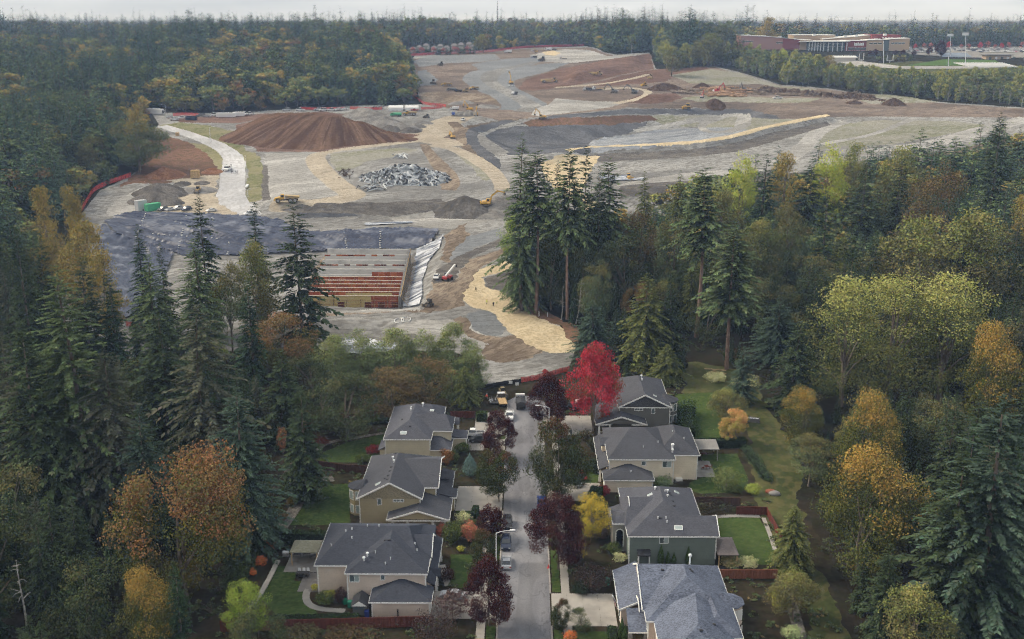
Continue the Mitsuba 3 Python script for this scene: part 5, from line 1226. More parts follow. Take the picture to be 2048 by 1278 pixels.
h.gable('y', 244.2, 0.5, 23.1, 36.4, 6, 29.8, 9.3); h.gable('y', 240.3, 0.55, 17.4, 30, 3, 23.7, 5.0)
h.finish('roof_charcoal', 'siding_grey', [(36, 244.7, 0, 5.8), (23.5, 244.7, 3.4, 5.8)])
h.window(1269, 817, 1285, 821, 244.7, 3); h.window(1304, 817, 1309, 827, 244.7)
for x in (18.3, 20.9): put('porch_post', post(x, 240.8, -0.1, 2.8, 0.6, 0.32), 'white_trim', h.key)
put('porch_rail', box(18.3, 20.9, 240.75, 240.85, 0.85, 1.0), 'white_trim', h.key)
for k in range(8):
 a = np.pi / 4 * k + np.pi / 4
 if math.cos(a) > -0.3 and math.sin(a) < 0.9:
  for z0, z1 in ((0.5, 2.4), (3.3, 5.3)):
   k_ = put('window', moved(box(-0.66, 0.66, -0.05, 0.05, z0, z1), (36.6 + 1.88 * math.cos(a), 250.4 + 1.88 * math.sin(a), 0), a + np.pi / 2), 'white_trim', h.key)
   put('pane', moved(box(-0.48, 0.48, -0.07, 0.07, z0 + 0.16, z1 - 0.16), (36.6 + 1.88 * math.cos(a), 250.4 + 1.88 * math.sin(a), 0), a + np.pi / 2), 'pane', k_)
for q in [(1282, 750), (1283, 755)]: h.on_roof('vent', *q, 1.1)
h.on_roof('vent', 1284, 761, 0.9); h.on_roof('skylight', 1266, 741, 0.9); h.on_roof('skylight', 1310, 792, 0.7)
# ---------------------------------------------------------------- street, kerbs, drives, fences, hedges
def asphalt_fn(p, n, uv):
 t = fbm(p.x * 0.35, p.y * 0.12, 0.2, 4)
 lane = dr.abs(p.x - 0.1) * 0.9
 worn = 0.5 + 0.5 * dr.cos(lane * 2.4)
 c = mix((0.175, 0.175, 0.19), (0.29, 0.29, 0.31), dr.clip(smoothstep(0.3, 0.7, t) * 0.8 + 0.25 * worn, 0, 1))
 crack = dr.abs(fbm(p.x * 0.5 + 3, p.y * 0.22, 1.7, 4) - 0.5)
 c = c * (0.72 + 0.28 * smoothstep(0.0, 0.022, crack))
 patch = smoothstep(0.62, 0.66, noise(p.x * 0.22 + 5, p.y * 0.08 + 2, 0.1))
 return mix(c, (0.14, 0.14, 0.148), 0.5 * patch) * (0.9 + 0.2 * noise(p.x * 7, p.y * 7, 0))
textured('m_asphalt', asphalt_fn)
def concrete(key, a, b):
 a, b = [mi.ScalarColor3f(*[float(v) for v in S(q)]) for q in (a, b)]
 return textured(key, lambda p, n, uv: mix(a, b, fbm(p.x * 0.7, p.y * 0.7, p.z * 0.7, 4)) * (0.78 + 0.22 * smoothstep(0.25, 0.45, fbm(p.x * 0.25 + 7, p.y * 0.25, p.z * 0.2, 3))) * (0.92 + 0.16 * noise(p.x * 8, p.y * 8, p.z * 8)))
concrete('concrete', (150, 146, 140), (178, 174, 168))
concrete('concrete_grey', (128, 126, 124), (158, 156, 153))
concrete('concrete_dark', (104, 102, 102), (134, 132, 130))
street = shapely.Polygon([(-4.35, 100), (4.55, 100), (4.55, 240), (5.2, 246), (6.2, 252), (6.0, 262), (3.4, 268.5), (-1.5, 269), (-4.6, 265), (-4.35, 255)])
m = trimesh.creation.extrude_polygon(street, 0.3, engine='earcut'); m.apply_translation((0, 0, -0.26))
put('street', m, 'm_asphalt'); label('street', 'cracked grey asphalt street between the houses', kind='structure')
k = new('kerb'); label(k, 'pale concrete kerbs along the street', kind='structure')
for x0, x1, y0, y1 in ((-4.62, -4.35, 100, 158), (-4.62, -4.35, 167, 199), (-4.62, -4.35, 211, 231), (-4.62, -4.35, 238, 262), (4.55, 4.82, 100, 156), (4.55, 4.82, 166.5, 204), (4.55, 4.82, 213, 241)):
 for y in np.arange(y0, y1 - 0.1, 3.0):
  put('kerb_stone', rbox(x0, x1, y + 0.012, min(y + 3.0, y1) - 0.012, -0.2, 0.13, 0.03), 'concrete', k)
def slabs(name, text, x0, x1, y0, y1, step, top=0.06, m='concrete', skew=0.0):
 k = new(name); label(k, text, kind='structure')
 nx, ny = max(1, round((x1 - x0) / step)), max(1, round((y1 - y0) / step))
 sh = mikit.ply(rbox(0, (x1 - x0) / nx - 0.02, 0, (y1 - y0) / ny - 0.02, -0.25, top, 0.012), m)
 for i in range(nx):
  for j in range(ny):
   put('slab', sh, None, k, to_world=place((x0 + (x1 - x0) / nx * i, y0 + (y1 - y0) / ny * j, float(rng.uniform(-0.012, 0.006)))))
 return k
for x0, x1 in ((-8.0, -6.5), (6.65, 8.15)):
 for y0, y1 in (((120, 158), (167, 199), (211, 231), (238, 250)) if x0 < 0 else ((120, 156), (166.5, 204), (213, 241))):
  slabs('pavement', 'concrete pavement slabs along the street', x0, x1, y0, y1, 1.5)
slabs('drive', 'concrete drive of the nearest left house', -16, -4.64, 158, 167, 2.8, 0.07)
slabs('drive', 'pale concrete drive of the second left house', -14.4, -4.64, 199, 211, 2.9, 0.07)
slabs('drive', 'concrete drive of the third left house', -13.8, -4.64, 231, 238, 2.3, 0.07)
slabs('drive', 'pale concrete turning area at the left of the street end', -12.5, -4.7, 241, 256, 2.6, 0.05)
slabs('drive', 'wide concrete drive of the nearest right house', 4.84, 15.8, 156, 166.5, 2.7, 0.07)
slabs('drive', 'concrete drive of the cream house', 4.84, 16.6, 204, 213, 2.3, 0.07)
slabs('drive', 'concrete drive of the dark grey house', 4.84, 17, 241, 254, 2.5, 0.07)
slabs('patio', 'concrete patio under the shelter behind the nearest left house', -44.5, -36.9, 173.4, 181, 1.9, 0.08, 'concrete_grey')
slabs('patio', 'paved terrace behind the nearest left house', -40.5, -36.5, 166.5, 173.2, 0.9, 0.06, 'concrete_dark')
slabs('patio', 'pinkish paved terrace behind the cream house', 38.3, 42.8, 216.5, 225.5, 0.9, 0.06, 'concrete_grey')
def flat_path(name, text, px, w, m, top=0.05):
 c = np.array([at(*q)[:2] for q in smooth_line(px, 5)])
 g = shapely.LineString(c).buffer(w / 2, cap_style='flat')
 q = trimesh.creation.extrude_polygon(g, top + 0.2, engine='earcut'); q.apply_translation((0, 0, -0.2))
 k = put(name, q, m); label(k, text, kind='structure')
ground_mat('m_stones', (112, 108, 102), (150, 146, 138), (84, 80, 76), 0.8, s2=3.0, k=0.8)
flat_path('path', 'grey path curving round the lawn of the nearest left house', [(636, 1160), (622, 1172), (612, 1190), (618, 1208), (642, 1218), (690, 1222)], 1.3, 'concrete_grey')
flat_path('garden_edging', 'pale stone edging of the nearest left lawn', [(494, 1230), (520, 1190), (540, 1155), (556, 1122)], 0.9, 'concrete', 0.25)
flat_path('stone_bed', 'grey rocky strip beside the second left lawn', [(562, 1056), (588, 1020), (606, 984), (640, 962), (668, 958)], 2.6, 'm_stones', 0.1)
flat_path('stone_bed', 'grey gravel path round the third left lawn', [(622, 928), (640, 896), (664, 884), (720, 874), (770, 866)], 1.3, 'm_stones', 0.1)
flat_path('path', 'narrow walk from the drive to the door of the nearest left house', [(896, 1172), (890, 1150), (884, 1130)], 1.2, 'concrete')
flat_path('path', 'walk along the lawn of the green house', [(1424, 1034), (1470, 1032), (1520, 1033)], 1.2, 'concrete_grey')
flat_path('path', 'gravel strip inside the red fence of the green house', [(1527, 1036), (1540, 1070), (1550, 1100)], 0.8, 'concrete', 0.08)
flat_path('path', 'dark gravel path beside the lower right meadow', [(1556, 1150), (1580, 1200), (1606, 1290)], 2.0, 'm_stones', 0.06)
def wood(key, a, b):
 a, b = [mi.ScalarColor3f(*[float(v) for v in S(q)]) for q in (a, b)]
 return textured(key, lambda p, n, uv: mix(a, b, cell_rand(dr.floor((p.x + 0.3 * p.y) * 6.6), dr.floor(p.y * 6.6))) * (0.8 + 0.4 * noise(p.x * 5, p.y * 5, p.z * 1.2)))
wood('fence_red', (92, 54, 47), (114, 68, 59))
wood('fence_brown', (78, 56, 50), (96, 72, 64))
wood('fence_orange', (132, 84, 66), (152, 100, 80))
wood('fence_grey', (112, 100, 94), (134, 122, 114))
wood('raw_timber', (172, 144, 108), (204, 178, 138))
def fence(text, pts, m, h=1.85, seed=0):
 k = new('fence'); label(k, text, 'fence')
 r = np.random.default_rng(seed)
 boards, rails = [], []
 for (xa, ya), (xb, yb) in zip(pts, pts[1:]):
  L = math.hypot(xb - xa, yb - ya)
  n = int(L / 0.145)
  a = math.atan2(yb - ya, xb - xa)
  for i in range(n):
   s = (i + 0.5) / n
   boards.append(moved(box(-0.066, 0.066, -0.012, 0.012, 0.05, h + r.normal(0, 0.012)), (xa + (xb - xa) * s, ya + (yb - ya) * s, 0), a + r.normal(0, 0.04)))
  off = np.array([-math.sin(a), math.cos(a)]) * 0.05
  for z in (0.35, h - 0.25):
   rails.append(bar((xa + off[0], ya + off[1], z), (xb + off[0], yb + off[1], z), 0.05, 0.09))
  rails.append(bar((xa, ya, h + 0.03), (xb, yb, h + 0.03), 0.12, 0.04))
  for i in range(int(L / 2.4) + 1):
   s = min(1, i * 2.4 / L)
   put('post', box(-0.06, 0.06, -0.06, 0.06, -0.3, h + 0.08).apply_translation((xa + (xb - xa) * s + off[0] * 2, ya + (yb - ya) * s + off[1] * 2, 0)), m, k)
 b = put('boards', cat(boards), m, k); label(b, kind='stuff')
 put('rails', cat(rails), m, k)
fence('long red-brown board fence in front of the nearest left house', [(-50.5, 153.4), (-15.2, 155.6)], 'fence_red', 2.0, 1)
fence('red board fence running behind the third left house, with a corner in the wood', [(-33, 253.3), (-39.7, 251.2), (-54.5, 246.5), (-52.6, 222.5)], 'fence_red', 1.9, 2)
fence('dark brown board fence between the second and third left gardens', [(-34.5, 217.5), (-40.4, 218), (-52.4, 221.8)], 'fence_brown', 1.9, 3)
fence('greyish board fence at the wood side of the second left garden', [(-52.6, 221.6), (-54.5, 196)], 'fence_grey', 1.8, 4)
fence('short red fence right behind the third left house by the street end', [(-19, 252), (-12.8, 252)], 'fence_red', 1.8, 5)
fence('orange-brown board fence between the nearest right house and the green house', [(34.6, 171.9), (46.2, 172.1)], 'fence_orange', 1.9, 6)
fence('dark red board fence round the far corner of the green house garden', [(43.8, 198), (49.9, 197.9), (50.2, 186), (49.4, 177)], 'fence_red', 1.8, 7)
fence('dark brown board fence between the green house and the cream house gardens', [(34.3, 202.6), (45.4, 202.2)], 'fence_brown', 1.8, 8)
HEDGE = [(40, 54, 34), (50, 64, 38), (46, 60, 38)]
def leafy(surface_pts, normals, size, cols, r):
 n = len(surface_pts)
 d = r.normal(0, 1, (n, 3)) + normals * 0.3
 d /= np.linalg.norm(d, axis=1, keepdims=True)
 nn = normals + r.normal(0, 0.5, (n, 3))
 nn -= d * (nn * d).sum(1, keepdims=True)
 nn /= np.linalg.norm(nn, axis=1, keepdims=True) + 1e-9
 L = size * r.uniform(0.6, 1.4, n)
 c = np.concatenate([tint(cols[i % len(cols)], 1, r, 0.18) for i in r.integers(0, len(cols), n)])
 return kites(surface_pts - d * (L / 2)[:, None], d, nn, L, L * 0.8, c)
def hedge(text, pts, w, h, cols=HEDGE, seed=0, name='hedge', category='hedge', dens=26, rough=0.12):
 """a clipped hedge along world points"""
 r = np.random.default_rng(seed + 900)
 m = cat([hull([(x + s * nx, y + s * ny, z) for (x, y) in (p, q) for s in (-1, 1) for z in (0, h)]) for p, q in zip(pts, pts[1:]) for nx, ny in [(-(q[1] - p[1]) / math.dist(p, q) * w / 2, (q[0] - p[0]) / math.dist(p, q) * w / 2)]])
 n = int(min(9000, m.area * dens))
 P, f = trimesh.sample.sample_surface(m, n, seed=seed)
 N = m.face_normals[f]
 P = P + N * r.normal(0, 0.07 + 0.3 * (rough - 0.12), (n, 1)) + rough * np.stack([nfbm(P[:, 0], P[:, 2] + P[:, 1], 1.2, 2, 5)] * 3, 1)
 v, f, c = leafy(np.asarray(P), N, 0.24, cols, r)
 k = new(name); label(k, text, category)
 put('leaves', (v, f), 'foliage', k, color=c)
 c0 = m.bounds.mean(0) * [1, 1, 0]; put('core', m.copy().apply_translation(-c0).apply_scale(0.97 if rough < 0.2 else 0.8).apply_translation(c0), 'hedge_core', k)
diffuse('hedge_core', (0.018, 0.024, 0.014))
hedge('tall dark hedge behind the nearest left house, before the second left lawn', [(-49.5, 184.5), (-37, 184)], 1.8, 2.6, seed=1)
hedge('long green hedge slanting along the wood at the left of the nearest left garden', [(-51.5, 163), (-50.8, 184), (-52, 192)], 1.6, 2.2, [(62, 74, 42), (70, 82, 46), (56, 68, 40)], 2)
hedge('low dark hedge along the red fence in front of the nearest left house', [(-46, 156), (-28, 157)], 1.6, 1.2, seed=3)
hedge('green hedge strip below the red fence of the third left house', [(-52.5, 243), (-40, 247.3), (-33.5, 249)], 1.3, 1.0, [(58, 74, 40), (66, 80, 44)], 4)
hedge('block of clipped hedge at the left of the street end', [(-12.2, 250.5), (-9.6, 250.5)], 2.2, 2.2, [(60, 74, 42)], 5)
hedge('clipped dark hedge between the drive of the cream house and its garage', [(13.2, 196.5), (15.6, 206.5)], 2.6, 2.4, seed=6)
hedge('narrow clipped hedge end by the drive of the nearest right house', [(14.6, 147), (14.6, 154)], 1.4, 1.5, seed=7)
hedge('low hedge at the bottom beside the nearest right drive', [(9.5, 149.5), (14, 150.3)], 1.2, 0.9, seed=8)
hedge('small clipped hedge by the second left drive', [(-10.4, 195.4), (-10.0, 199.2)], 1.2, 1.3, seed=9)
hedge('tall dark shrub row behind the dark grey house', [(40, 238), (40.5, 252), (43, 257)], 3.6, 3.0, seed=10, dens=20, rough=1.6)
hedge('dark hedge along the garden behind the cream house shelter', [(40, 233.5), (53, 234.5)], 2.2, 2.0, seed=11)
hedge('bluish hedge at the right side of the cream house lawn', [(52.5, 232), (53.8, 214)], 2.0, 1.2, [(56, 70, 50), (64, 78, 56)], 12, rough=1.0)
def bush(text, px, py, w, h, cols, name='shrub', category='shrub', shape='round', leaf=0.22, dens=1.0):
 """a round or pointed bush: the pixel of its foot, width and height in metres"""
 r = np.random.default_rng(int(px * 7 + py))
 p = hit([(px, py)])[0]
 n = int(min(3000, 190 * w * h * dens))
 u = r.normal(0, 1, (n, 3)); u /= np.linalg.norm(u, axis=1, keepdims=True)
 rad = r.uniform(0.35, 1, (n, 1)) ** 0.45
 bump = 0.95 + 0.9 * (meshkit.noise(u * 1.7 + px, 3)[:, None] - 0.5) + 0.7 * (meshkit.noise(u * 4.3 + px, 4)[:, None] - 0.5)
 if shape == 'cone':
  bump = 1
 q = u * rad * bump * [w / 2, w / 2, h / 2]
 t = q[:, 2:] / h + 0.5
 if shape == 'cone':
  q[:, :2] *= np.clip(1.35 * (1 - t), 0.06, 1.0) ** 0.8
 P = p + q + [0, 0, h / 2]
 v, f, c = leafy(P, u, leaf, cols, r)
 k = new(name); label(k, text, category)
 put('leaves', (v, f), 'foliage', k, color=c)
 put('stem', cyl(p + [0, 0, -0.1], p + [0, 0, h * 0.6], 0.04 + 0.015 * w, 6), 'bark', k)
 return k
GRN, YLW, ORG, RDD = [(70, 80, 46), (84, 92, 52), (60, 70, 42)], [(150, 148, 70), (130, 132, 64), (168, 160, 84)], [(186, 104, 62), (170, 96, 58), (160, 110, 64)], [(110, 44, 48), (92, 40, 44), (130, 52, 54)]
PLM, BLU, PALE = [(60, 44, 42), (70, 52, 46), (52, 42, 40)], [(84, 104, 100), (96, 116, 110)], [(172, 172, 130), (150, 154, 110), (190, 186, 150)]
for a in [('pink-red young maple beside the second street tree on the left lawn', 940, 1082, 3.4, 4.2, [(178, 104, 92), (168, 112, 88), (128, 110, 76)]), ('orange round bush beside the shelter of the nearest left house', 540, 1098, 2.6, 2.4, ORG), ('orange low bush below the left hedge', 520, 1128, 2.2, 1.5, ORG),
   ('rusty small bush at the left end of the pale edging', 505, 1150, 1.6, 1.2, ORG), ('green bushes at the corner of the pinkish-tan house', 650, 1205, 3.6, 1.8, GRN), ('yellow-green bush by the wall of the pinkish-tan house', 662, 1196, 2.2, 1.6, YLW), ('dark purple round bush at the wall of the pinkish-tan house', 683, 1204, 2.6, 2.6, PLM),
   ('small yellow bush beside the terrace', 630, 1180, 1.4, 1.2, YLW), ('dark round bush near the porch of the nearest left house', 896, 1158, 2.6, 2.4, PLM), ('red-brown bush beside the porch of the second left house', 886, 1072, 3.0, 2.6, [(120, 72, 56), (104, 60, 50)]),
   ('dense green bush between the two nearest left porches', 906, 1080, 4.6, 3.6, GRN), ('yellow small bush by the left front lawn', 921, 1102, 1.6, 1.1, YLW), ('pale flowering bush by the second left drive', 926, 1040, 3.2, 1.6, PALE), ('green bush in front of the third left house', 905, 925, 3.4, 3.0, GRN),
   ('orange-brown bush in front of the second left roof', 893, 928, 3.2, 3.8, [(118, 92, 60), (128, 84, 56)]), ('green bush beside the beige garage', 925, 905, 3.6, 2.6, GRN), ('dark red round bush behind the beige house', 746, 905, 3.6, 1.9, RDD), ('dark bush with white bloom beside the second left fence', 724, 924, 3.4, 2.0, GRN),
   ('red-brown shrubs at the corner of the red fence', 640, 890, 4.4, 1.8, [(96, 58, 50), (84, 52, 46)]), ('olive bush on the gravel path', 640, 928, 3.0, 1.2, GRN), ('yellow-brown shrubs along the grey fence', 582, 1010, 2.4, 1.8, [(120, 104, 60), (104, 92, 56)]), ('brown low shrubs beside the rocky strip', 566, 1040, 2.4, 1.6, [(104, 86, 62), (90, 78, 56)]),
   ('yellowish bush under the golden tree', 1153, 1122, 3.6, 4.4, [(150, 132, 66), (128, 116, 62)]), ('large dark bare-looking bush right of the pavement', 1182, 1178, 6.6, 4.6, [(58, 46, 46), (66, 54, 50), (50, 46, 40)]), ('dark green spreading bush at the edge of the right drive', 1160, 1186, 3.6, 2.2, [(40, 50, 38)]),
   ('pale flowering bush by the green house entry', 1240, 1122, 2.6, 1.8, PALE), ('mixed green bush left of the green house', 1228, 1108, 3.0, 2.4, GRN), ('grey twiggy shrubs in front of the green house', 1196, 1075, 4.6, 3.6, [(96, 82, 78), (84, 76, 70)]), ('dark red bush in front of the cream garage', 1205, 990, 3.4, 2.2, RDD),
   ('green bush against the cream wall', 1325, 975, 4.4, 2.6, [(84, 98, 66), (92, 106, 74)]), ('loose green bush on the cream house lawn', 1452, 978, 7.0, 5.0, [(104, 110, 68), (92, 100, 62)]), ('bright green plant at the end of the brown fence', 1505, 988, 3.2, 2.4, [(140, 150, 76)]), ('dark bush at the end of the cream house lawn', 1470, 985, 3.0, 2.0, GRN),
   ('flowering bushes along the orange-brown fence', 1462, 1133, 4.2, 2.0, [(120, 116, 84), (156, 140, 100), (96, 100, 66)]), ('pale bush at the fence of the green house', 1497, 1133, 3.6, 1.8, PALE), ('round yellow-green clipped bush at the lower right', 1557, 1212, 3.2, 3.4, [(140, 144, 66), (152, 152, 74)]), ('round grey-green bush at the bottom right', 1582, 1276, 3.4, 2.2, [(140, 150, 108)]),
   ('white flowering shrub behind the far right garden', 1490, 774, 8.0, 3.2, PALE), ('white flowering shrub beside the fallen timber', 1432, 762, 6.0, 2.6, PALE), ('dark shrubs behind the green house fence', 1420, 1016, 9.0, 1.6, [(52, 50, 40), (62, 58, 46)]), ('small orange-leaved bush at the bottom of the right kerb', 1140, 1280, 2.4, 1.6, ORG),
   ('purple bare-looking tree beside the nearest left drive', 905, 1234, 6.4, 5.2, [(84, 68, 66), (74, 60, 60), (92, 78, 72)]), ('purple bare-looking bush at the bottom left of the street', 868, 1276, 7.0, 4.4, [(70, 58, 56), (62, 54, 50)]), ('rusty shrubs in front of the red fence', 700, 1274, 9.0, 1.6, [(96, 74, 56), (84, 78, 52)]),
   ('olive shrubs in front of the red fence corner', 600, 1276, 7.0, 1.8, [(84, 82, 56), (92, 84, 60)]), ('dark shrubs under the far street trees', 1190, 900, 4.4, 3.2, [(56, 58, 44)]), ('shrubs beside the dark grey porch', 1172, 880, 3.8, 2.6, [(72, 62, 48), (60, 62, 46)]), ('dark bush beside the cream porch', 1192, 945, 3.0, 3.4, [(46, 56, 42)]),
   ('red leafy tree at the edge of the left wood', 566, 905, 2.4, 6.5, [(160, 104, 84), (150, 112, 84), (120, 104, 70)]), ('bright orange bush in the shade of the left wood', 240, 1130, 3.2, 2.6, [(150, 104, 68), (132, 104, 66)])]:
 bush(*a)
bush('blue-green small spruce beside the second left drive', 940, 952, 4.2, 5.6, BLU, 'spruce', 'spruce', 'cone')
for i, (x, y, w, hh) in enumerate([(1321, 1131, 1.5, 4.4), (1335, 1131, 1.2, 3.0), (1347, 1131, 1.2, 2.7), (1376, 1131, 1.4, 4.0)]):
 bush(['leftmost', 'second', 'third', 'rightmost'][i] + ' of the four pointed cypresses at the green house wall', x, y, w, hh, [(56, 72, 42), (64, 80, 46)], 'cypress', 'cypress', 'cone', 0.16, 2.5)
bush('pointed cypress by the lower porch of the nearest right house', 1243, 1284, 1.5, 4.6, [(52, 66, 38), (60, 74, 42)], 'cypress', 'cypress', 'cone', 0.16, 2.5)
bush('second pointed cypress beside the nearest right porch', 1250, 1292, 1.4, 4.0, [(52, 66, 38), (60, 74, 42)], 'cypress', 'cypress', 'cone', 0.16, 2.5)
# garden shelters, shed, small things
def shelter(text, x0, x1, y0, y1, z, zr, roof, flat=False):
 k = new('garden_shelter'); label(k, text, 'garden shelter')
 if flat:
  put('roof', lean(x0, x1, y0, y1, z, z, z + 0.4, z + 0.4), roof, k)
 else:
  cx, cy, d = (x0 + x1) / 2, (y0 + y1) / 2, 0.5
  put('roof', hip(x0, x1, y0, y1, z, zr, (cx - d, cy, cx + d, cy)), roof, k)
 for x in (x0 + 0.3, x1 - 0.3):
  for y in (y0 + 0.3, y1 - 0.3):
   put('post', box(x - 0.09, x + 0.09, y - 0.09, y + 0.09, -0.1, z - 0.1), 'raw_timber' if not flat else 'concrete', k)
 for x in (x0 + 0.3, x1 - 0.3):
  put('beam', box(x - 0.08, x + 0.08, y0 + 0.3, y1 - 0.3, z - 0.36, z - 0.17), 'raw_timber', k)
shingle('roof_moss', (126, 124, 104), (160, 158, 140)); shingle('roof_brown', (110, 100, 98), (136, 126, 122))
shelter('hip-roofed garden shelter behind the nearest left house', -43.7, -38.4, 175.6, 180.4, 2.9, 4.1, 'roof_moss')
shelter('brown hip-roofed garden shelter beside the green house', 35.9, 39.8, 175.6, 182.6, 2.9, 4.2, 'roof_brown')
shelter('flat grey patio cover behind the cream house', 39.4, 45, 225.6, 230.7, 2.9, 3, 'concrete_grey', True)
k = new('shed'); label(k, 'small dark shed with gabled roof between garage and lawn of the nearest left house', 'shed')
put('wall', box(-29.3, -26.9, 158.9, 161.6, -0.1, 2.0), 'siding_grey', k); put('roof', hip(-29.6, -26.6, 158.5, 161.9, 2.0, 3.1, (-28.1, 158.5, -28.1, 161.9)), 'roof_black', k)
put('gable', hull([(-29.4, 158.45, 2.0), (-26.8, 158.45, 2.0), (-28.1, 158.45, 2.95), (-29.4, 158.5, 2.0), (-26.8, 158.5, 2.0), (-28.1, 158.5, 2.95)]), 'white_trim', k)
for x in (-28.75, -27.75): put('window', box(x - 0.35, x + 0.35, 158.84, 158.9, 1.1, 1.6), 'pane', k)
diffuse('bin_green', (0.03, 0.22, 0.14), 0.5); diffuse('bin_blue', (0.03, 0.05, 0.20), 0.5); diffuse('plastic_dark', (0.03, 0.03, 0.035), 0.5)
def bin_(text, x, y, m, s=1.0, rz=0.0):
 k = new('waste_bin'); label(k, text, 'waste bin')
 put('body', moved(hull([(a * (0.26 + 0.05 * (z > 0)), b * (0.28 + 0.06 * (z > 0)), z) for a in (-1, 1) for b in (-1, 1) for z in (0.05, 1.0)]), (x, y, 0), rz, s), m, k)
 put('lid', moved(hull([(a * 0.33, b * 0.36 - 0.02, 1.0 + z) for a in (-1, 1) for b in (-1, 1) for z in (0, 0.07)]), (x, y, 0), rz, s), m, k)
 for sx in (-1, 1):
  put('wheel', moved(cyl((sx * 0.26, 0.24, 0.13), (sx * 0.32, 0.24, 0.13), 0.13, 12), (x, y, 0), rz, s), 'plastic_dark', k)
bin_('green waste bin left of the small shed', *at(700, 1214)[:2], 'bin_green', 1.1); bin_('green waste bin lying at the house corner by the shed', *at(690, 1208)[:2], 'bin_green', 1.0, 0.6); bin_('blue waste bin between shed and garage', *at(734, 1234)[:2], 'bin_blue', 1.15)
bin_('dark green waste bin under the big bush at the right drive', *at(1214, 1170)[:2], 'bin_green', 1.2)
def chair(text, x, y, rz, m='plastic_dark', group=None, name='garden_chair'):
 k = new(name); label(k, text, 'garden chair', group)
 P = lambda q: moved(q, (x, y, 0.07), rz)
 put('seat', P(rbox(-0.25, 0.25, -0.25, 0.25, 0.40, 0.46, 0.02)), m, k); put('backrest', P(hull([(a * 0.25, 0.22 + c * 0.1, 0.46 + c * 0.5) for a in (-1, 1) for c in (0, 1)] + [(a * 0.25, 0.26 + c * 0.1, 0.46 + c * 0.5) for a in (-1, 1) for c in (0, 1)])), m, k)
 for a in (-0.22, 0.22):
  for b in (-0.22, 0.22):
   put('leg', P(cyl((a, b, 0), (a, b, 0.42), 0.025, 6)), m, k)
def table(text, x, y, w, d, h, m, rz=0.0):
 k = new('garden_table'); label(k, text, 'garden table')
 P = lambda q: moved(q, (x, y, 0.07), rz)
 put('tabletop', P(rbox(-w / 2, w / 2, -d / 2, d / 2, h - 0.05, h, 0.02)), m, k)
 for a in (-w / 2 + 0.1, w / 2 - 0.1):
  for b in (-d / 2 + 0.1, d / 2 - 0.1):
   put('leg', P(cyl((a, b, 0), (a, b, h - 0.05), 0.035, 6)), m, k)
t = at(606, 1152)
table('long garden table on the terrace of the nearest left house', t[0], t[1], 2.4, 1.0, 0.74, 'plastic_dark')
for i in range(3):
 chair(f'{["left", "middle", "right"][i]} chair on the house side of the long garden table', t[0] - 0.8 + 0.8 * i, t[1] + 0.85, 0.1, 'metal_white'); chair(f'{["left", "middle", "right"][i]} chair on the lawn side of the long garden table', t[0] - 0.8 + 0.8 * i, t[1] - 0.85, 3.1)
for i, (x, y, s) in enumerate([(595, 1113, 'left'), (613, 1112, 'middle'), (627, 1116, 'right')]):
 q = at(x, y); table(f'{s} dark low table or couch under the shelter of the nearest left house', q[0], q[1], 1.5, 0.8, 0.55, 'plastic_dark', 0.3 * i)
q = at(1413, 938); table('red-brown round-edged table on the pinkish terrace', q[0], q[1], 1.1, 1.1, 0.7, 'fence_red', 0.5)
for dx, dy, rz, tx in ((0.95, 0.2, -1.4, 'right'), (-0.9, -0.3, 1.5, 'left')): chair(f'{tx} wooden chair at the red-brown table on the pinkish terrace', q[0] + dx, q[1] + dy, rz, 'fence_red')
q = at(1408, 912); table('red table under the flat patio cover', q[0], q[1], 1.4, 0.9, 0.6, 'fence_red'); chair('dark chair under the flat patio cover', q[0] + 1.9, q[1], -1.3)
k = new('barbecue'); label(k, 'silver covered barbecue left of the shelter of the nearest left house', 'barbecue')
q = at(572, 1113); put('body', moved(rbox(-0.6, 0.6, -0.35, 0.35, 0.1, 0.85, 0.05), q), 'concrete_grey', k); put('lid', moved(hull([(a * 0.55, 0.3 * math.cos(t), 0.85 + 0.35 * math.sin(t)) for a in (-1, 1) for t in np.linspace(0, math.pi, 8)]), q), 'metal_white', k)
k = new('raised_bed'); label(k, 'white slatted garden box at the far right garden, right of the peach tree', 'garden box')
q = at(1504, 843)
for i in range(4): put('slat', moved(box(-1.6 + 0.82 * i, -0.86 + 0.82 * i, -0.5, 0.5, 0.1, 0.9), q, -0.25), 'metal_white', k)
put('rim', moved(cat([box(-1.8, 1.8, -0.62, -0.5, 0.0, 1.0), box(-1.8, 1.8, 0.5, 0.62, 0.0, 1.0)]), q, -0.25), 'concrete_dark', k)
for i, (x, y, L, a) in enumerate([(1430, 742, 6.5, -0.5), (1440, 748, 4.5, -0.9), (1422, 747, 3.5, 0.6)]):
 q = at(x, y); k = new('fallen_timber'); label(k, ['longest', 'middle', 'shortest'][i] + ' pale fallen plank beyond the far right garden', 'timber')
 put('plank', bar(q + [-L / 2 * math.cos(a), -L / 2 * math.sin(a), 0.2], q + [L / 2 * math.cos(a), L / 2 * math.sin(a), 0.7], 0.35, 0.2), 'raw_timber', k)
for i, (x, y, r_, tx) in enumerate([(1541, 985, 1.0, 'reddish boulder at the end of the meadow path'), (1549, 989, 1.1, 'grey boulder beside the reddish one at the meadow')]):
 q = at(x, y); s = trimesh.creation.icosphere(2, r_); s.vertices *= (1 + 0.25 * (meshkit.noise(s.vertices * 1.4 + i) - 0.5))[:, None] * [1.2, 0.8, 0.6]
 k = put('boulder', s.apply_translation(q + [0, 0, 0.2]), 'concrete_grey' if i else 'fence_orange', smooth=True); label(k, tx, 'boulder')
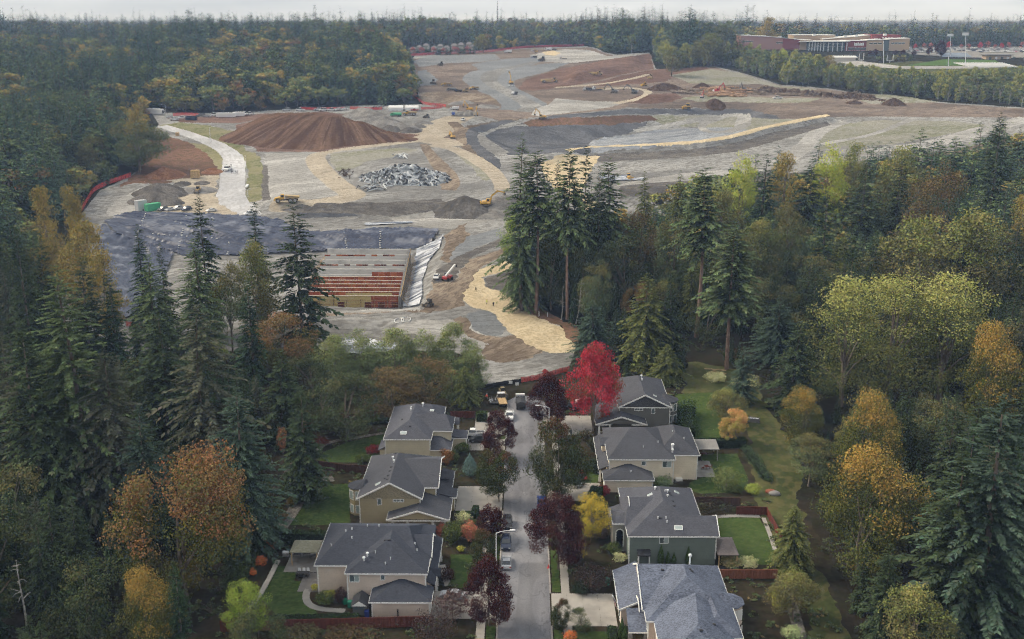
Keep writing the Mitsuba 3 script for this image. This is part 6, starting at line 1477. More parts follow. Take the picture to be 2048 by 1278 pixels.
# lamps
def street_lamp(text, x, y, z, h, arm, rz, name='street_lamp'):
 k = new(name); label(k, text, 'street lamp')
 P = lambda q: moved(q, (x, y, z), rz)
 put('pole', P(cyl((0, 0, -0.2), (0, 0, h), 0.13, 10, 0.08)), 'metal_white', k, 40)
 put('arm', P(tube([(0, 0, h - 0.1), (arm * 0.3, 0, h + 0.25), (arm * 0.75, 0, h + 0.5), (arm, 0, h + 0.55)], 0.06, 8)), 'metal_white', k, 40)
 put('lamp_head', P(hull([(arm + a, b * (0.2 if a < 0.8 else 0.12), h + 0.5 + c) for a in (-0.1, 0.5, 0.9) for b in (-1, 1) for c in (0, 0.16)])), 'metal_white', k, 40)
q = at(986, 1150); street_lamp('tall white street lamp on the left kerb, its arm over the parked cars', -5.1, 173.5, 0, 8.2, 2.6, 0.0)
street_lamp('white street lamp right of the street end, its arm pointing left', 5.9, 237, 0, 8.6, 2.5, math.pi)
# traffic cone on the kerb, manhole-like spots
diffuse('safety_orange', (0.75, 0.10, 0.05), 0.6); diffuse('hi_vis', (0.60, 0.75, 0.06), 0.7); diffuse('safety_red', (0.65, 0.07, 0.08), 0.6)
q = at(1097, 1136); k = new('traffic_cone'); label(k, 'small red-orange traffic cone on the right kerb', 'traffic cone')
put('cone', cyl(q + [0, 0, 0.05], q + [0, 0, 0.75], 0.22, 12, 0.04), 'safety_red', k, 40); put('base', box(q[0] - 0.26, q[0] + 0.26, q[1] - 0.26, q[1] + 0.26, 0.03, 0.08), 'safety_red', k)
# low planting between the houses
_no = [(-37.5, -15, 157, 182), (-34.5, -13.5, 188, 214), (-34, -13, 222.5, 245), (15.5, 36.5, 136, 170), (16.5, 36.8, 175.5, 198), (16, 39, 207.5, 232), (17, 39, 240, 266), (-8.4, 8.4, 100, 270), (-16.5, -4, 157, 168), (-15, -4, 198, 212), (-14, -4, 230, 257), (4, 17, 155, 167), (4, 17, 203, 214), (4, 17.5, 240, 255), (35.5, 40.5, 175, 183), (38, 46, 216, 232), (-45, -36, 166, 182)]
_lawn = [shapely.Polygon(w) for n, w in REGIONS if n == 'lawn']
for x, y in zip(rng.uniform(-56, 52, 1500), rng.uniform(136, 284, 1500)):
 if any(a < x < b and c < y < d for a, b, c, d in _no) or any(shapely.contains_xy(g, x, y) for g in _lawn) or (x > 42 and y > 205) or (y > 256 and -12 < x < 18):
  continue
 tree('ground_cover', 'low_shrub', x, y, rng.uniform(0.5, 1.5), rng.uniform(1.2, 2.4), as_stuff=True)
label('ground_cover', 'low garden planting and weeds between the houses', kind='stuff')
# ---------------------------------------------------------------- vehicles and machines (x right, y forward, z up, wheels on z = 0)
diffuse('tyre', (0.02, 0.02, 0.021), 0.8); diffuse('rim', (0.45, 0.46, 0.47), 0.3, 0.6); diffuse('car_glass', (0.025, 0.03, 0.036), 0.06, 0.0, 1.0); diffuse('lamp_clear', (0.75, 0.76, 0.78), 0.15); diffuse('lamp_red', (0.35, 0.02, 0.02), 0.2)
diffuse('steel_dark', (0.05, 0.05, 0.052), 0.55)
PAINT = {}
def paint(name, c, rough=0.3):
 if name not in PAINT:
  PAINT[name] = 'paint_' + name
  scene[PAINT[name]] = {'type': 'twosided', 'bsdf': {'type': 'principled', 'base_color': {'type': 'rgb', 'value': list(c)}, 'roughness': rough, 'clearcoat': 0.6, 'clearcoat_gloss': 0.9}}
 return PAINT[name]
WHITE, SILVER, BLACK, NAVY, BLUE, GREY, REDP, GREENP = paint('white', (0.72, 0.72, 0.72)), paint('silver', (0.45, 0.46, 0.48)), paint('black', (0.02, 0.02, 0.023)), paint('navy', (0.025, 0.035, 0.07)), paint('blue', (0.03, 0.06, 0.25)), paint('grey', (0.16, 0.165, 0.17)), paint('red', (0.42, 0.03, 0.035)), paint('green', (0.06, 0.36, 0.18), 0.5)
textured('machine_yellow', lambda p, n, uv: mix((0.62, 0.36, 0.05), (0.50, 0.33, 0.12), smoothstep(0.4, 0.7, fbm(p.x * 1.1, p.y * 1.1, p.z * 1.1, 3))), 0.5)
textured('machine_dusty', lambda p, n, uv: mix((0.48, 0.33, 0.13), (0.36, 0.29, 0.20), smoothstep(0.35, 0.7, fbm(p.x * 1.1, p.y * 1.1, p.z * 1.1, 3))), 0.7)
textured('muddy_steel', lambda p, n, uv: mix((0.05, 0.048, 0.045), (0.20, 0.16, 0.12), smoothstep(0.4, 0.7, fbm(p.x * 1.3, p.y * 1.3, p.z * 1.3, 3))), 0.8)
def prof_solid(pts, w, top_from=None, top_scale=0.8):
 """a side profile (y, z) given the width w, narrowed above a height"""
 m = trimesh.creation.extrude_polygon(shapely.Polygon(pts), w, engine='earcut')
 v = np.array(m.vertices)
 v = np.stack([v[:, 2] - w / 2, v[:, 0], v[:, 1]], 1)
 if top_from is not None:
  t = np.clip((v[:, 2] - top_from) / 0.5, 0, 1)
  v[:, 0] *= 1 - (1 - top_scale) * t
 return trimesh.Trimesh(v, np.array(m.faces), process=False)
class Kit:
 """parts of a thing in its own frame, put down as entries under its key"""
 def __init__(self):
  self.parts = []
 def add(self, name, mesh, m, smooth=False, under=None):
  self.parts.append((name, mikit.ply(mesh, None, smooth=smooth), m, under))
  return len(self.parts) - 1
 def down(self, name, loc, rz, text, category, group=None, paint_=None, s=1.0, rx=0.0, ry=0.0):
  key = new(name); label(key, text, category, group)
  M = place(loc, rz, (s, s, s), ry, rx)
  ks = []
  for n, d, m, under in self.parts:
   m = paint_ if m == 'PAINT' else m
   ks.append(put(n, {**d, 'bsdf': {'type': 'ref', 'id': m}}, None, key if under is None else ks[under], to_world=M))
  return key
def wheels(kit, spots, r, w, tyre='tyre'):
 for x, y in spots:
  s = 1 if x > 0 else -1
  i = kit.add('wheel', cyl((x - s * w, y, r), (x, y, r), r, 16), tyre, 40)
  kit.add('rim', cyl((x - s * 0.02, y, r), (x + s * 0.015, y, r), r * 0.58, 12), 'rim', 40, i)
def car_kit(kind):
 k = Kit()
 if kind == 'sedan':
  L, W, H = 4.7, 1.82, 1.45
  low = [(-2.3, .34), (-2.33, .62), (-2.2, .92), (-1.2, .98), (.9, .96), (1.9, .82), (2.28, .66), (2.33, .42), (2.2, .25), (-2.2, .25)]
  gl = [(-1.75, .95), (-1.0, 1.38), (-.2, 1.42), (.25, 1.38), (1.1, .94)]
  rf = [(-1.05, 1.36), (-.95, 1.41), (-.2, 1.45), (.2, 1.41), (.3, 1.37)]
 elif kind == 'suv':
  L, W, H = 4.8, 1.92, 1.78
  low = [(-2.35, .4), (-2.38, .8), (-2.3, 1.05), (-1.2, 1.12), (1.0, 1.1), (1.95, .98), (2.33, .8), (2.38, .5), (2.25, .32), (-2.25, .32)]
  gl = [(-2.22, 1.06), (-1.95, 1.66), (-.3, 1.73), (.35, 1.68), (1.15, 1.08)]
  rf = [(-2.0, 1.64), (-1.9, 1.7), (-.3, 1.78), (.3, 1.72), (.42, 1.66)]
 else:
  L, W, H = 5.7, 1.98, 1.85
  low = [(-2.8, .5), (-2.83, .8), (-2.8, 1.12), (-.72, 1.12), (1.35, 1.12), (2.3, 1.05), (2.72, .95), (2.8, .6), (2.65, .4), (-2.7, .45)]
  gl = [(-.75, 1.1), (-.62, 1.7), (.1, 1.8), (.7, 1.74), (1.4, 1.1)]
  rf = [(-.66, 1.7), (-.6, 1.76), (.1, 1.85), (.65, 1.79), (.76, 1.72)]
 b = prof_solid(low, W, 0.85 if kind == 'sedan' else 1.0, 0.94)
 k.add('body', b, 'PAINT')
 k.add('windows', prof_solid(gl, W * 0.9, gl[0][1], 0.82), 'car_glass')
 k.add('roof', prof_solid(rf, W * 0.745), 'PAINT')
 y1, y0 = low[0][0] * 0.64, low[6][0] * 0.62
 r = 0.33 if kind == 'sedan' else 0.38
 wheels(k, [(s * (W / 2 + 0.005), y) for s in (-1, 1) for y in (y0, y1)], r, 0.22)
 fz, rz_ = low[6][1] - 0.1, low[1][1]
 for s in (-1, 1):
  k.add('headlight', rbox(s * W * 0.36 - 0.2, s * W * 0.36 + 0.2, low[6][0] - 0.1, low[6][0] + 0.03, fz - 0.08, fz + 0.08, 0.03), 'lamp_clear')
  k.add('tail_light', rbox(s * W * 0.4 - 0.13, s * W * 0.4 + 0.13, low[1][0] - 0.02, low[1][0] + 0.08, rz_ - 0.02, rz_ + 0.2, 0.03), 'lamp_red')
  k.add('mirror', rbox(s * W * 0.53 - 0.1, s * W * 0.53 + 0.1, gl[-1][0] - 0.35, gl[-1][0] - 0.22, gl[-1][1] + 0.02, gl[-1][1] + 0.18, 0.03), 'PAINT')
 k.add('windscreen', hull([(s * W * (0.42 if t == 0 else 0.34), gl[-1][0] + (gl[-2][0] - gl[-1][0]) * (0.08 + 0.84 * t) + 0.03, gl[-1][1] + (gl[-2][1] - gl[-1][1]) * (0.1 + 0.84 * t) + q) for s in (-1, 1) for t in (0, 1) for q in (0, 0.03)]), 'car_glass')
 if kind == 'pickup':
  k.add('cargo_bed', rbox(-W * 0.42, W * 0.42, -2.72, -0.82, 1.0, 1.13, 0.02), 'steel_dark')
 if kind == 'suv':
  for s in (-1, 1): k.add('roof_rail', bar((s * 0.6, -1.7, 1.83), (s * 0.6, 0.1, 1.85), 0.05, 0.05), 'steel_dark')
 return k
CARS = {q: car_kit(q) for q in ('sedan', 'suv', 'pickup')}
def car(kind, px, py, heading, paint_, text, group=None, s=1.0, z=None):
 """heading in degrees: 0 drives away from the camera, 180 comes towards it"""
 p = hit([(px, py)])[0]
 return CARS[kind].down('pickup_truck' if kind == 'pickup' else 'car', p + [0, 0, 0.06 if p[1] < 280 else 0.02], math.radians(heading), text, 'pickup truck' if kind == 'pickup' else 'car', group, paint_, s)
def track(x, w, L, h):
 """a crawler track as a rounded loop"""
 a = np.linspace(0, np.pi, 7)
 pts = [(L / 2 - h / 2 + h / 2 * math.sin(t), h / 2 - h / 2 * math.cos(t)) for t in a] + [(-L / 2 + h / 2 - h / 2 * math.sin(t), h / 2 + h / 2 * math.cos(t)) for t in a]
 m = prof_solid(pts, w)
 m.apply_translation((x, 0, 0))
 return m
def excavator_kit(boom=(52, 4.0), stick=(-35, 3.2), swing=0.0, col='machine_yellow', cw='machine_yellow'):
 """boom and stick: angle above level in degrees and length"""
 k = Kit()
 for s in (-1, 1): k.add('track', track(s * 1.15, 0.62, 4.2, 0.95), 'muddy_steel')
 k.add('undercarriage', rbox(-0.95, 0.95, -1.1, 1.1, 0.45, 1.05, 0.1), 'muddy_steel')
 P = lambda m: moved(m, (0, 0, 0), swing)
 k.add('body', P(rbox(-1.3, 1.3, -2.3, 1.3, 1.1, 1.75, 0.12)), col)
 k.add('engine_cover', P(rbox(-1.2, 1.25, -1.9, -0.2, 1.7, 2.3, 0.15)), col)
 k.add('counterweight', P(hull([(a * 1.3, -2.2 - 0.5 * math.cos(b), z) for a in (-1, 1) for b in (0, 1.2) for z in (1.15, 2.2)])), cw)
 c = k.add('cab', P(hull([(x, y, z) for x in (-1.25, -0.3) for y, z in ((-0.3, 1.7), (1.35, 1.7), (1.15, 2.95), (-0.25, 3.0), (1.35, 2.2))])), col)
 k.add('cab_glass', P(hull([(x, y, z) for x in (-1.27, -0.28) for y, z in ((0.0, 2.05), (1.3, 2.05), (1.12, 2.85), (0.0, 2.85))])), 'car_glass', False, c)
 a, L = math.radians(boom[0]), boom[1]
 p0 = np.array([0.25, 1.0, 1.6]); p1 = p0 + L * 0.55 * np.array([0, math.cos(a + 0.25), math.sin(a + 0.25)]); p2 = p1 + L * 0.6 * np.array([0, math.cos(a - 0.35), math.sin(a - 0.35)])
 b, SL = math.radians(stick[0]), stick[1]
 p3 = p2 + SL * np.array([0, math.cos(b), math.sin(b)])
 k.add('boom', P(cat([bar(p0, p1, 0.42, 0.62), bar(p1, p2, 0.40, 0.55)])), col)
 k.add('stick', P(bar(p2 - 0.5 * (p3 - p2) / SL, p3, 0.34, 0.45)), col)
 k.add('ram', P(cat([bar(p0 + [0, 0.5, -0.2], (p1 + p0) / 2 + [0, 0.35, 0.1], 0.16, 0.16), bar(p1 + [0, 0, 0.42], p2 + [0, 0.2, 0.42], 0.14, 0.14)])), 'steel_dark')
 k.add('bucket', P(hull([p3 + np.array([x, y, z]) for x in (-0.6, 0.6) for y, z in ((0.1, 0.2), (0.35, -0.6), (-0.2, -1.1), (-0.85, -0.75))])), 'muddy_steel')
 return k
def dozer_kit(col='machine_yellow'):
 k = Kit()
 for s in (-1, 1): k.add('track', track(s * 1.1, 0.56, 3.6, 1.1), 'muddy_steel')
 k.add('body', hull([(x, y, z) for x in (-0.62, 0.62) for y, z in ((-1.7, 0.6), (-1.7, 1.7), (0.4, 1.9), (1.9, 1.75), (1.95, 0.7))]), col)
 c = k.add('cab', rbox(-0.75, 0.75, -1.2, 0.3, 1.7, 2.9, 0.08), 'car_glass'); k.add('cab_roof', rbox(-0.9, 0.9, -1.35, 0.4, 2.88, 3.05, 0.06), col, False, c)
 k.add('blade', hull([(x, y, z) for x in (-1.9, 1.9) for y, z in ((2.5, 0.05), (2.65, 0.1), (2.45, 0.7), (2.6, 1.4), (2.5, 1.4))]), col)
 for s in (-1, 1): k.add('push_arm', bar((s * 1.45, 0, 0.6), (s * 1.45, 2.5, 0.5), 0.16, 0.22), col)
 return k
def hauler_kit(col='machine_yellow'):
 """articulated dump truck"""
 k = Kit()
 k.add('bonnet', hull([(x, y, z) for x in (-1.15, 1.15) for y, z in ((2.0, 1.2), (2.0, 2.3), (4.2, 1.9), (4.7, 1.2), (4.6, 0.9))]), col)
 c = k.add('cab', hull([(x, y, z) for x in (-0.95, 0.95) for y, z in ((0.7, 1.4), (2.15, 1.4), (2.0, 3.2), (0.75, 3.2))]), col); k.add('cab_glass', hull([(x, y, z) for x in (-0.98, 0.98) for y, z in ((0.9, 2.2), (2.14, 2.2), (2.05, 3.0), (0.9, 3.0))]), 'car_glass', False, c)
 k.add('dump_bed', hull([(s * w, y, z) for s in (-1, 1) for w, y, z in ((1.1, 0.3, 1.5), (1.45, 0.35, 2.9), (1.1, -4.2, 1.5), (1.45, -4.9, 2.4), (1.0, -5.1, 2.0))]), 'machine_dusty')
 k.add('frame', box(-0.5, 0.5, -4.4, 4.0, 0.8, 1.25), 'steel_dark')
 wheels(k, [(s * 1.45, y) for s in (-1, 1) for y in (3.1, -1.6, -3.3)], 0.9, 0.62, 'muddy_steel')
 return k
def loader_kit(col='machine_yellow'):
 k = Kit()
 k.add('body', hull([(x, y, z) for x in (-0.95, 0.95) for y, z in ((-3.2, 0.9), (-3.2, 2.0), (-0.8, 2.2), (-0.6, 0.9))]), col); k.add('front_frame', rbox(-0.7, 0.7, -0.4, 1.8, 0.8, 1.8, 0.08), col)
 c = k.add('cab', rbox(-0.75, 0.75, -1.3, 0.2, 1.8, 3.3, 0.08), 'car_glass'); k.add('cab_roof', rbox(-0.85, 0.85, -1.4, 0.3, 3.28, 3.42, 0.05), col, False, c)
 for s in (-1, 1): k.add('lift_arm', bar((s * 0.6, 0.6, 2.0), (s * 0.6, 3.0, 0.7), 0.18, 0.35), col)
 k.add('bucket', hull([(x, y, z) for x in (-1.4, 1.4) for y, z in ((2.9, 0.15), (4.1, 0.1), (3.0, 1.3), (2.8, 0.8))]), 'muddy_steel')
 wheels(k, [(s * 1.35, y) for s in (-1, 1) for y in (1.3, -2.0)], 0.8, 0.55, 'muddy_steel')
 return k
def scraper_kit():
 k = Kit()
 k.add('tractor', hull([(x, y, z) for x in (-1.3, 1.3) for y, z in ((4.6, 1.0), (4.6, 2.4), (6.8, 2.2), (7.2, 1.0))]), 'machine_dusty'); c = k.add('cab', rbox(-0.9, 0.5, 3.9, 5.2, 2.2, 3.7, 0.08), 'car_glass'); k.add('cab_roof', rbox(-1.0, 0.6, 3.8, 5.3, 3.68, 3.85, 0.05), 'machine_dusty', False, c)
 k.add('gooseneck', tube([(0, 5.0, 1.7), (0, 3.4, 3.0), (0, 2.0, 2.9), (0, 1.4, 2.0)], 0.35, 8), 'machine_dusty', 40)
 k.add('bowl', hull([(x, y, z) for x in (-1.7, 1.7) for y, z in ((1.9, 0.6), (1.6, 2.6), (-3.0, 2.7), (-3.2, 0.7))]), 'machine_dusty'); k.add('rear_engine', hull([(x, y, z) for x in (-1.2, 1.2) for y, z in ((-3.1, 1.0), (-3.1, 2.6), (-6.3, 2.4), (-6.6, 1.0))]), 'machine_dusty')
 wheels(k, [(s * 1.75, y) for s in (-1, 1) for y in (5.6, -4.6)], 1.05, 0.7, 'muddy_steel')
 return k
def lorry_kit(kind):
 """cab and load: 'dump', 'box', 'flat', 'tank', 'mixer'"""
 k = Kit()
 L = dict(dump=7.0, box=8.5, flat=8.0, tank=8.0, bus=11.0)[kind]
 k.add('chassis', box(-0.45, 0.45, -L / 2, L / 2 - 0.3, 0.55, 0.95), 'steel_dark')
 y = L / 2
 c = k.add('cab', hull([(x, a, z) for x in (-1.15, 1.15) for a, z in ((y - 2.2, 0.7), (y - 2.2, 2.6), (y - 0.95, 2.62), (y - 0.6, 1.75), (y + 0.15, 1.6), (y + 0.25, 0.65))]), 'PAINT')
 k.add('windscreen', hull([(x, a, z) for x in (-1.0, 1.0) for a, z in ((y - 0.93, 2.5), (y - 0.86, 2.5), (y - 0.62, 1.85), (y - 0.55, 1.85))]), 'car_glass', False, c)
 for s in (-1, 1):
  k.add('side_window', rbox(s * 1.15 - 0.02, s * 1.15 + 0.02, y - 2.0, y - 1.0, 1.75, 2.4, 0.01), 'car_glass', False, c); k.add('headlight', rbox(s * 0.9 - 0.16, s * 0.9 + 0.16, y + 0.16, y + 0.26, 0.85, 1.1, 0.02), 'lamp_clear', False, c)
 if kind == 'dump':
  o = [(-1.2, -L / 2), (1.2, -L / 2), (1.2, y - 2.4), (-1.2, y - 2.4)]
  k.add('dump_bed', cat([box(-1.2, 1.2, -L / 2, y - 2.4, 1.0, 1.12), box(-1.25, -1.13, -L / 2, y - 2.4, 1.12, 2.2), box(1.13, 1.25, -L / 2, y - 2.4, 1.12, 2.2), box(-1.13, 1.13, -L / 2 - 0.05, -L / 2 + 0.08, 1.12, 2.1), box(-1.13, 1.13, y - 2.52, y - 2.4, 1.12, 2.3)]), 'steel_dark')
  k.add('cab_guard', box(-1.2, 1.2, y - 2.4, y - 1.5, 2.75, 2.85), 'PAINT'); k.add('load_tarpaulin', hull([(x, a, z) for x, z in ((-1.1, 2.05), (1.1, 2.05), (0, 2.3)) for a in (-L / 2 + 0.2, y - 2.6)]), 'plastic_dark')
 elif kind == 'box':
  k.add('cargo_box', rbox(-1.25, 1.25, -L / 2, y - 2.3, 1.0, 3.5, 0.05), 'PAINT')
 elif kind == 'flat':
  k.add('flat_bed', box(-1.25, 1.25, -L / 2, y - 2.3, 1.0, 1.2), 'raw_timber'); k.add('headboard', box(-1.25, 1.25, y - 2.4, y - 2.3, 1.2, 2.4), 'steel_dark')
 elif kind == 'tank':
  k.add('tank', cyl((0, -L / 2, 1.9), (0, y - 2.4, 1.9), 1.05, 16), 'PAINT', 40)
 wheels(k, [(s * 1.2, a) for s in (-1, 1) for a in (y - 0.8, -L / 2 + 1.0, -L / 2 + 2.2)], 0.5, 0.34)
 return k
KITS = dict(arm_up=excavator_kit((58, 5.0), (-10, 3.0), -0.35), arched=excavator_kit((62, 5.2), (-75, 3.4)), low=excavator_kit((35, 5.0), (-60, 3.0), 0.3), straight=excavator_kit((75, 5.5), (50, 3.2)), red_arm=excavator_kit((60, 5.2), (-70, 3.2), 0.0, 'paint_red', 'paint_white'), grey_arm=excavator_kit((50, 5.2), (-50, 3.2), 0.0, 'paint_grey', 'paint_silver'),
   dozer=dozer_kit(), dusty_dozer=dozer_kit('machine_dusty'), dark_dozer=dozer_kit('muddy_steel'), hauler=hauler_kit(), loader=loader_kit('machine_dusty'), scraper=scraper_kit(), dump=lorry_kit('dump'), box=lorry_kit('box'), flat=lorry_kit('flat'), tank=lorry_kit('tank'))
scene.setdefault('paint_red', scene[REDP])
def machine(kit, px, py, heading, text, name, category, paint_=WHITE, s=1.0, group=None):
 p = hit([(px, py)])[0]
 return KITS[kit].down(name, p + [0, 0, 0.03], math.radians(heading), text, category, group, paint_, s)
# cars in the street
car('pickup', 1019, 836, 180, WHITE, 'white pickup parked at the left kerb near the street end')
car('sedan', 1083, 1007, 0, BLUE, 'bright blue car parked on the right kerb below the green street tree')
car('suv', 1015, 1052, 180, BLACK, 'dark car with white-looking roof, farthest of three at the left kerb');
car('suv', 1012, 1092, 180, NAVY, 'navy car in the middle of three at the left kerb')
car('sedan', 1013, 1130, 0, SILVER, 'silver car at the left kerb, nearest of the three parked in a row')
car('suv', 958, 884, 90, BLACK, 'black car on the drive of the third left house')
car('pickup', 946, 872, 90, WHITE, 'white vehicle behind the black car on the drive of the third left house')
car('sedan', 1152, 968, 20, SILVER, 'silver car half hidden beside the clipped hedge of the cream house'); car('suv', 1158, 955, 20, REDP, 'dark red and white car behind the silver one at the cream house hedge')
car('sedan', 905, 1196, 80, SILVER, 'silver car under the purple bare tree on the nearest left drive'); car('sedan', 1168, 806, 100, WHITE, 'white car half hidden behind the bright red maple'); car('suv', 1140, 818, 60, BLACK, 'dark car on the drive of the dark grey house')
machine('dump', 1041, 812, 3, 'dark dump lorry with white cab at the street end', 'dump_lorry', 'lorry', WHITE)
machine('flat', 1004, 806, 8, 'flatbed lorry with pale timber and red gear left of the dark dump lorry', 'flatbed_lorry', 'lorry', WHITE, 0.85)
machine('loader', 1006, 790, 200, 'small yellow loader behind the flatbed lorry at the street end', 'wheel_loader', 'loader', s=0.62)
k = new('mower_trailer'); label(k, 'grey jumble of motorcycles and gear parked left of the flatbed lorry', 'trailer')
q = hit([(988, 806)])[0]
put('deck', moved(box(-1.2, 1.2, -1.6, 1.6, 0.45, 0.55), q), 'steel_dark', k)
for i in range(14):
 a = rng.uniform(-1, 1, 3) * [1.1, 1.5, 0] + [0, 0, 0.6]
 put('gear', moved(cat([bar(a, a + rng.uniform(-0.6, 0.6, 3) + [0, 0, 0.7], 0.09, 0.09), cyl(a + [0, 0, 0.1], a + [0.1, 0, 0.1], 0.3, 10)]), q), ['metal_white', 'steel_dark', 'rim'][i % 3], k)
for s in (-1, 1): put('wheel', moved(cyl((s * 1.2, 0, 0.35), (s * 1.4, 0, 0.35), 0.35, 12), q), 'tyre', k)
# machines of the site, near to far
machine('arm_up', 974, 413, -62, 'yellow excavator with raised arm on the pale ground left of the tall firs', 'excavator', 'excavator', s=1.25)
machine('arched', 1084, 238, 82, 'yellow excavator with arched arm at the rim of the big basin', 'excavator', 'excavator', s=1.15)
machine('low', 905, 277, 8, 'small orange-yellow excavator seen from behind where the tan tracks meet', 'excavator', 'excavator', s=0.9)
machine('loader', 396, 385, 182, 'dusty yellow wheel loader among the gravel heaps', 'wheel_loader', 'loader', s=1.0)
machine('hauler', 573, 405, 100, 'yellow articulated dump truck beside the grass verge', 'dump_truck', 'dump truck', s=1.3)
machine('arched', 938, 222, 60, 'yellow excavator behind the white block stacks', 'excavator', 'excavator', s=1.1); machine('straight', 952, 232, 200, 'yellow excavator with upright arm right of the white block stacks', 'excavator', 'excavator', s=0.9)
machine('straight', 1022, 168, 20, 'yellow excavator with arm straight up beside the curving haul road', 'excavator', 'excavator', s=1.1)
machine('scraper', 1098, 165, -70, 'long yellow scraper on the brown soil, left one of two', 'scraper', 'scraper', s=1.15); machine('scraper', 1190, 150, -110, 'yellow scraper on the brown soil, right one of two', 'scraper', 'scraper', s=1.0)
machine('dusty_dozer', 1301, 157, 160, 'dark bulldozer on the brown slope below the trees', 'bulldozer', 'bulldozer', s=1.3); machine('dozer', 1289, 172, 100, 'small yellow bulldozer left of the dark brush heap', 'bulldozer', 'bulldozer', s=1.1)
machine('dozer', 1374, 218, 85, 'yellow bulldozer on the dark edge above the basin', 'bulldozer', 'bulldozer', s=1.5); machine('dozer', 1258, 357, 200, 'small yellow bulldozer beside the white sheeting at the wood edge', 'bulldozer', 'bulldozer', s=0.9)
machine('dark_dozer', 882, 131, 100, 'dark bulldozer high on the tan slope at the left', 'bulldozer', 'bulldozer', s=1.3); machine('dark_dozer', 867, 168, 180, 'dark bulldozer on the grey bank at the left edge of the hill', 'bulldozer', 'bulldozer', s=1.4)
machine('red_arm', 1434, 186, -80, 'excavator with red arm among the log piles, larger of two', 'excavator', 'excavator', s=1.25); machine('red_arm', 1404, 196, -20, 'excavator with red arm left of the larger red one', 'excavator', 'excavator', s=0.9)
machine('grey_arm', 1487, 182, 150, 'white and black excavator at the right end of the log piles', 'excavator', 'excavator', s=1.2)
machine('grey_arm', 1228, 186, 70, 'dark excavator with bent arm left of the grey one', 'excavator', 'excavator', s=1.25); machine('grey_arm', 1268, 187, 85, 'grey excavator left of the dark brush heap', 'excavator', 'excavator', s=1.25)
machine('dump', 1175, 181, 80, 'white lorry on the brown ground left of the dark excavators', 'dump_lorry', 'lorry', WHITE, 1.1); machine('flat', 1195, 180, 90, 'white lorry with low load beside the other white lorry', 'flatbed_lorry', 'lorry', WHITE, 1.1)
machine('dump', 1029, 189, 150, 'pale lorry driving on the curving haul road', 'dump_lorry', 'lorry', SILVER, 1.0); car('pickup', 1023, 173, 90, WHITE, 'white pickup below the excavator with the upright arm')
machine('hauler', 893, 172, 100, 'dark dusty dump truck at the top of the machine park', 'dump_truck', 'dump truck', s=1.0); machine('tank', 903, 182, 90, 'dark grey tank lorry in the machine park', 'tank_lorry', 'lorry', GREY, 1.0); machine('dump', 917, 184, 100, 'dark blue lorry in the machine park', 'dump_lorry', 'lorry', NAVY, 0.9)
machine('hauler', 948, 179, 120, 'yellow dump truck at the right of the machine park', 'dump_truck', 'dump truck', s=0.9); machine('dusty_dozer', 932, 184, 80, 'yellow-brown bulldozer in the machine park', 'bulldozer', 'bulldozer', s=1.1)
machine('dump', 907, 231, 180, 'blue lorry facing the camera left of the white block stacks', 'dump_lorry', 'lorry', BLUE, 1.0); car('pickup', 926, 241, 170, WHITE, 'white pickup in front of the white block stacks', s=1.1); machine('box', 909, 220, 90, 'white lorry behind the blue lorry', 'box_lorry', 'lorry', WHITE, 0.8)
machine('tank', 792, 233, 80, 'green roller-like machine beside the big gravel heap', 'tank_lorry', 'lorry', GREENP, 1.0); machine('hauler', 819, 231, 85, 'yellow dump truck beside the green machine', 'dump_truck', 'dump truck', s=1.1); machine('dark_dozer', 854, 236, 80, 'low dark bulldozer on the tan yard', 'bulldozer', 'bulldozer', s=1.0)
for i, (x, y, kd, hd, tx) in enumerate([(1016, 106, 'box', 80, 'white box lorry near the pink netting on the hilltop'), (1070, 103, 'flat', 90, 'white lorry at the top of the site, left of the straw patch'), (1096, 101, 'box', 85, 'white lorry above the straw patch, left one'), (1107, 101, 'dump', 85, 'white lorry above the straw patch, right one'), (1068, 116, 'dump', 80, 'white lorry where the haul road reaches the hilltop'), (1126, 118, 'flat', 90, 'white lorry right of the dark bulldozer on the hilltop')]):
 machine(kd, x, y, hd, tx, 'hilltop_lorry', 'lorry', WHITE, 1.0)
machine('dark_dozer', 1085, 122, 80, 'dark bulldozer at the upper end of the haul road', 'bulldozer', 'bulldozer', s=1.6); machine('straight', 1072, 105, 90, 'yellow excavator on the hilltop left of the straw patch', 'excavator', 'excavator', s=0.8)
car('pickup', 455, 341, 176, WHITE, 'white pickup with dark ladder rack on the wet road', s=1.5)
k = [q for q in labels if q.startswith('pickup_truck')][-1]
p = hit([(455, 341)])[0]
for sx in (-1, 1):
 for y in (-3.6, -1.4):
  put('rack_post', moved(box(sx * 1.3 - 0.06, sx * 1.3 + 0.06, y - 0.06, y + 0.06, 1.5, 3.1), p, math.radians(176)), 'steel_dark', k)
 put('rack_rail', moved(box(sx * 1.3 - 0.05, sx * 1.3 + 0.05, -3.7, -1.2, 3.0, 3.15), p, math.radians(176)), 'steel_dark', k)
for x, y, hd, kd, pt, tx in [(326, 421, 148, 'suv', GREY, 'grey car first right of the green container'), (340, 421, 146, 'sedan', SILVER, 'silver car second right of the green container'), (356, 419, 150, 'suv', SILVER, 'silver car third right of the green container'), (373, 421, 145, 'suv', NAVY, 'dark blue car fourth right of the green container'), (423, 423, 130, 'sedan', WHITE, 'white car alone right of the spire fir'),
       (500, 430, 130, 'pickup', WHITE, 'white pickup at the lower end of the wet road, behind the spire')]:
 car(kd, x, y, hd, pt, tx, s=1.15)
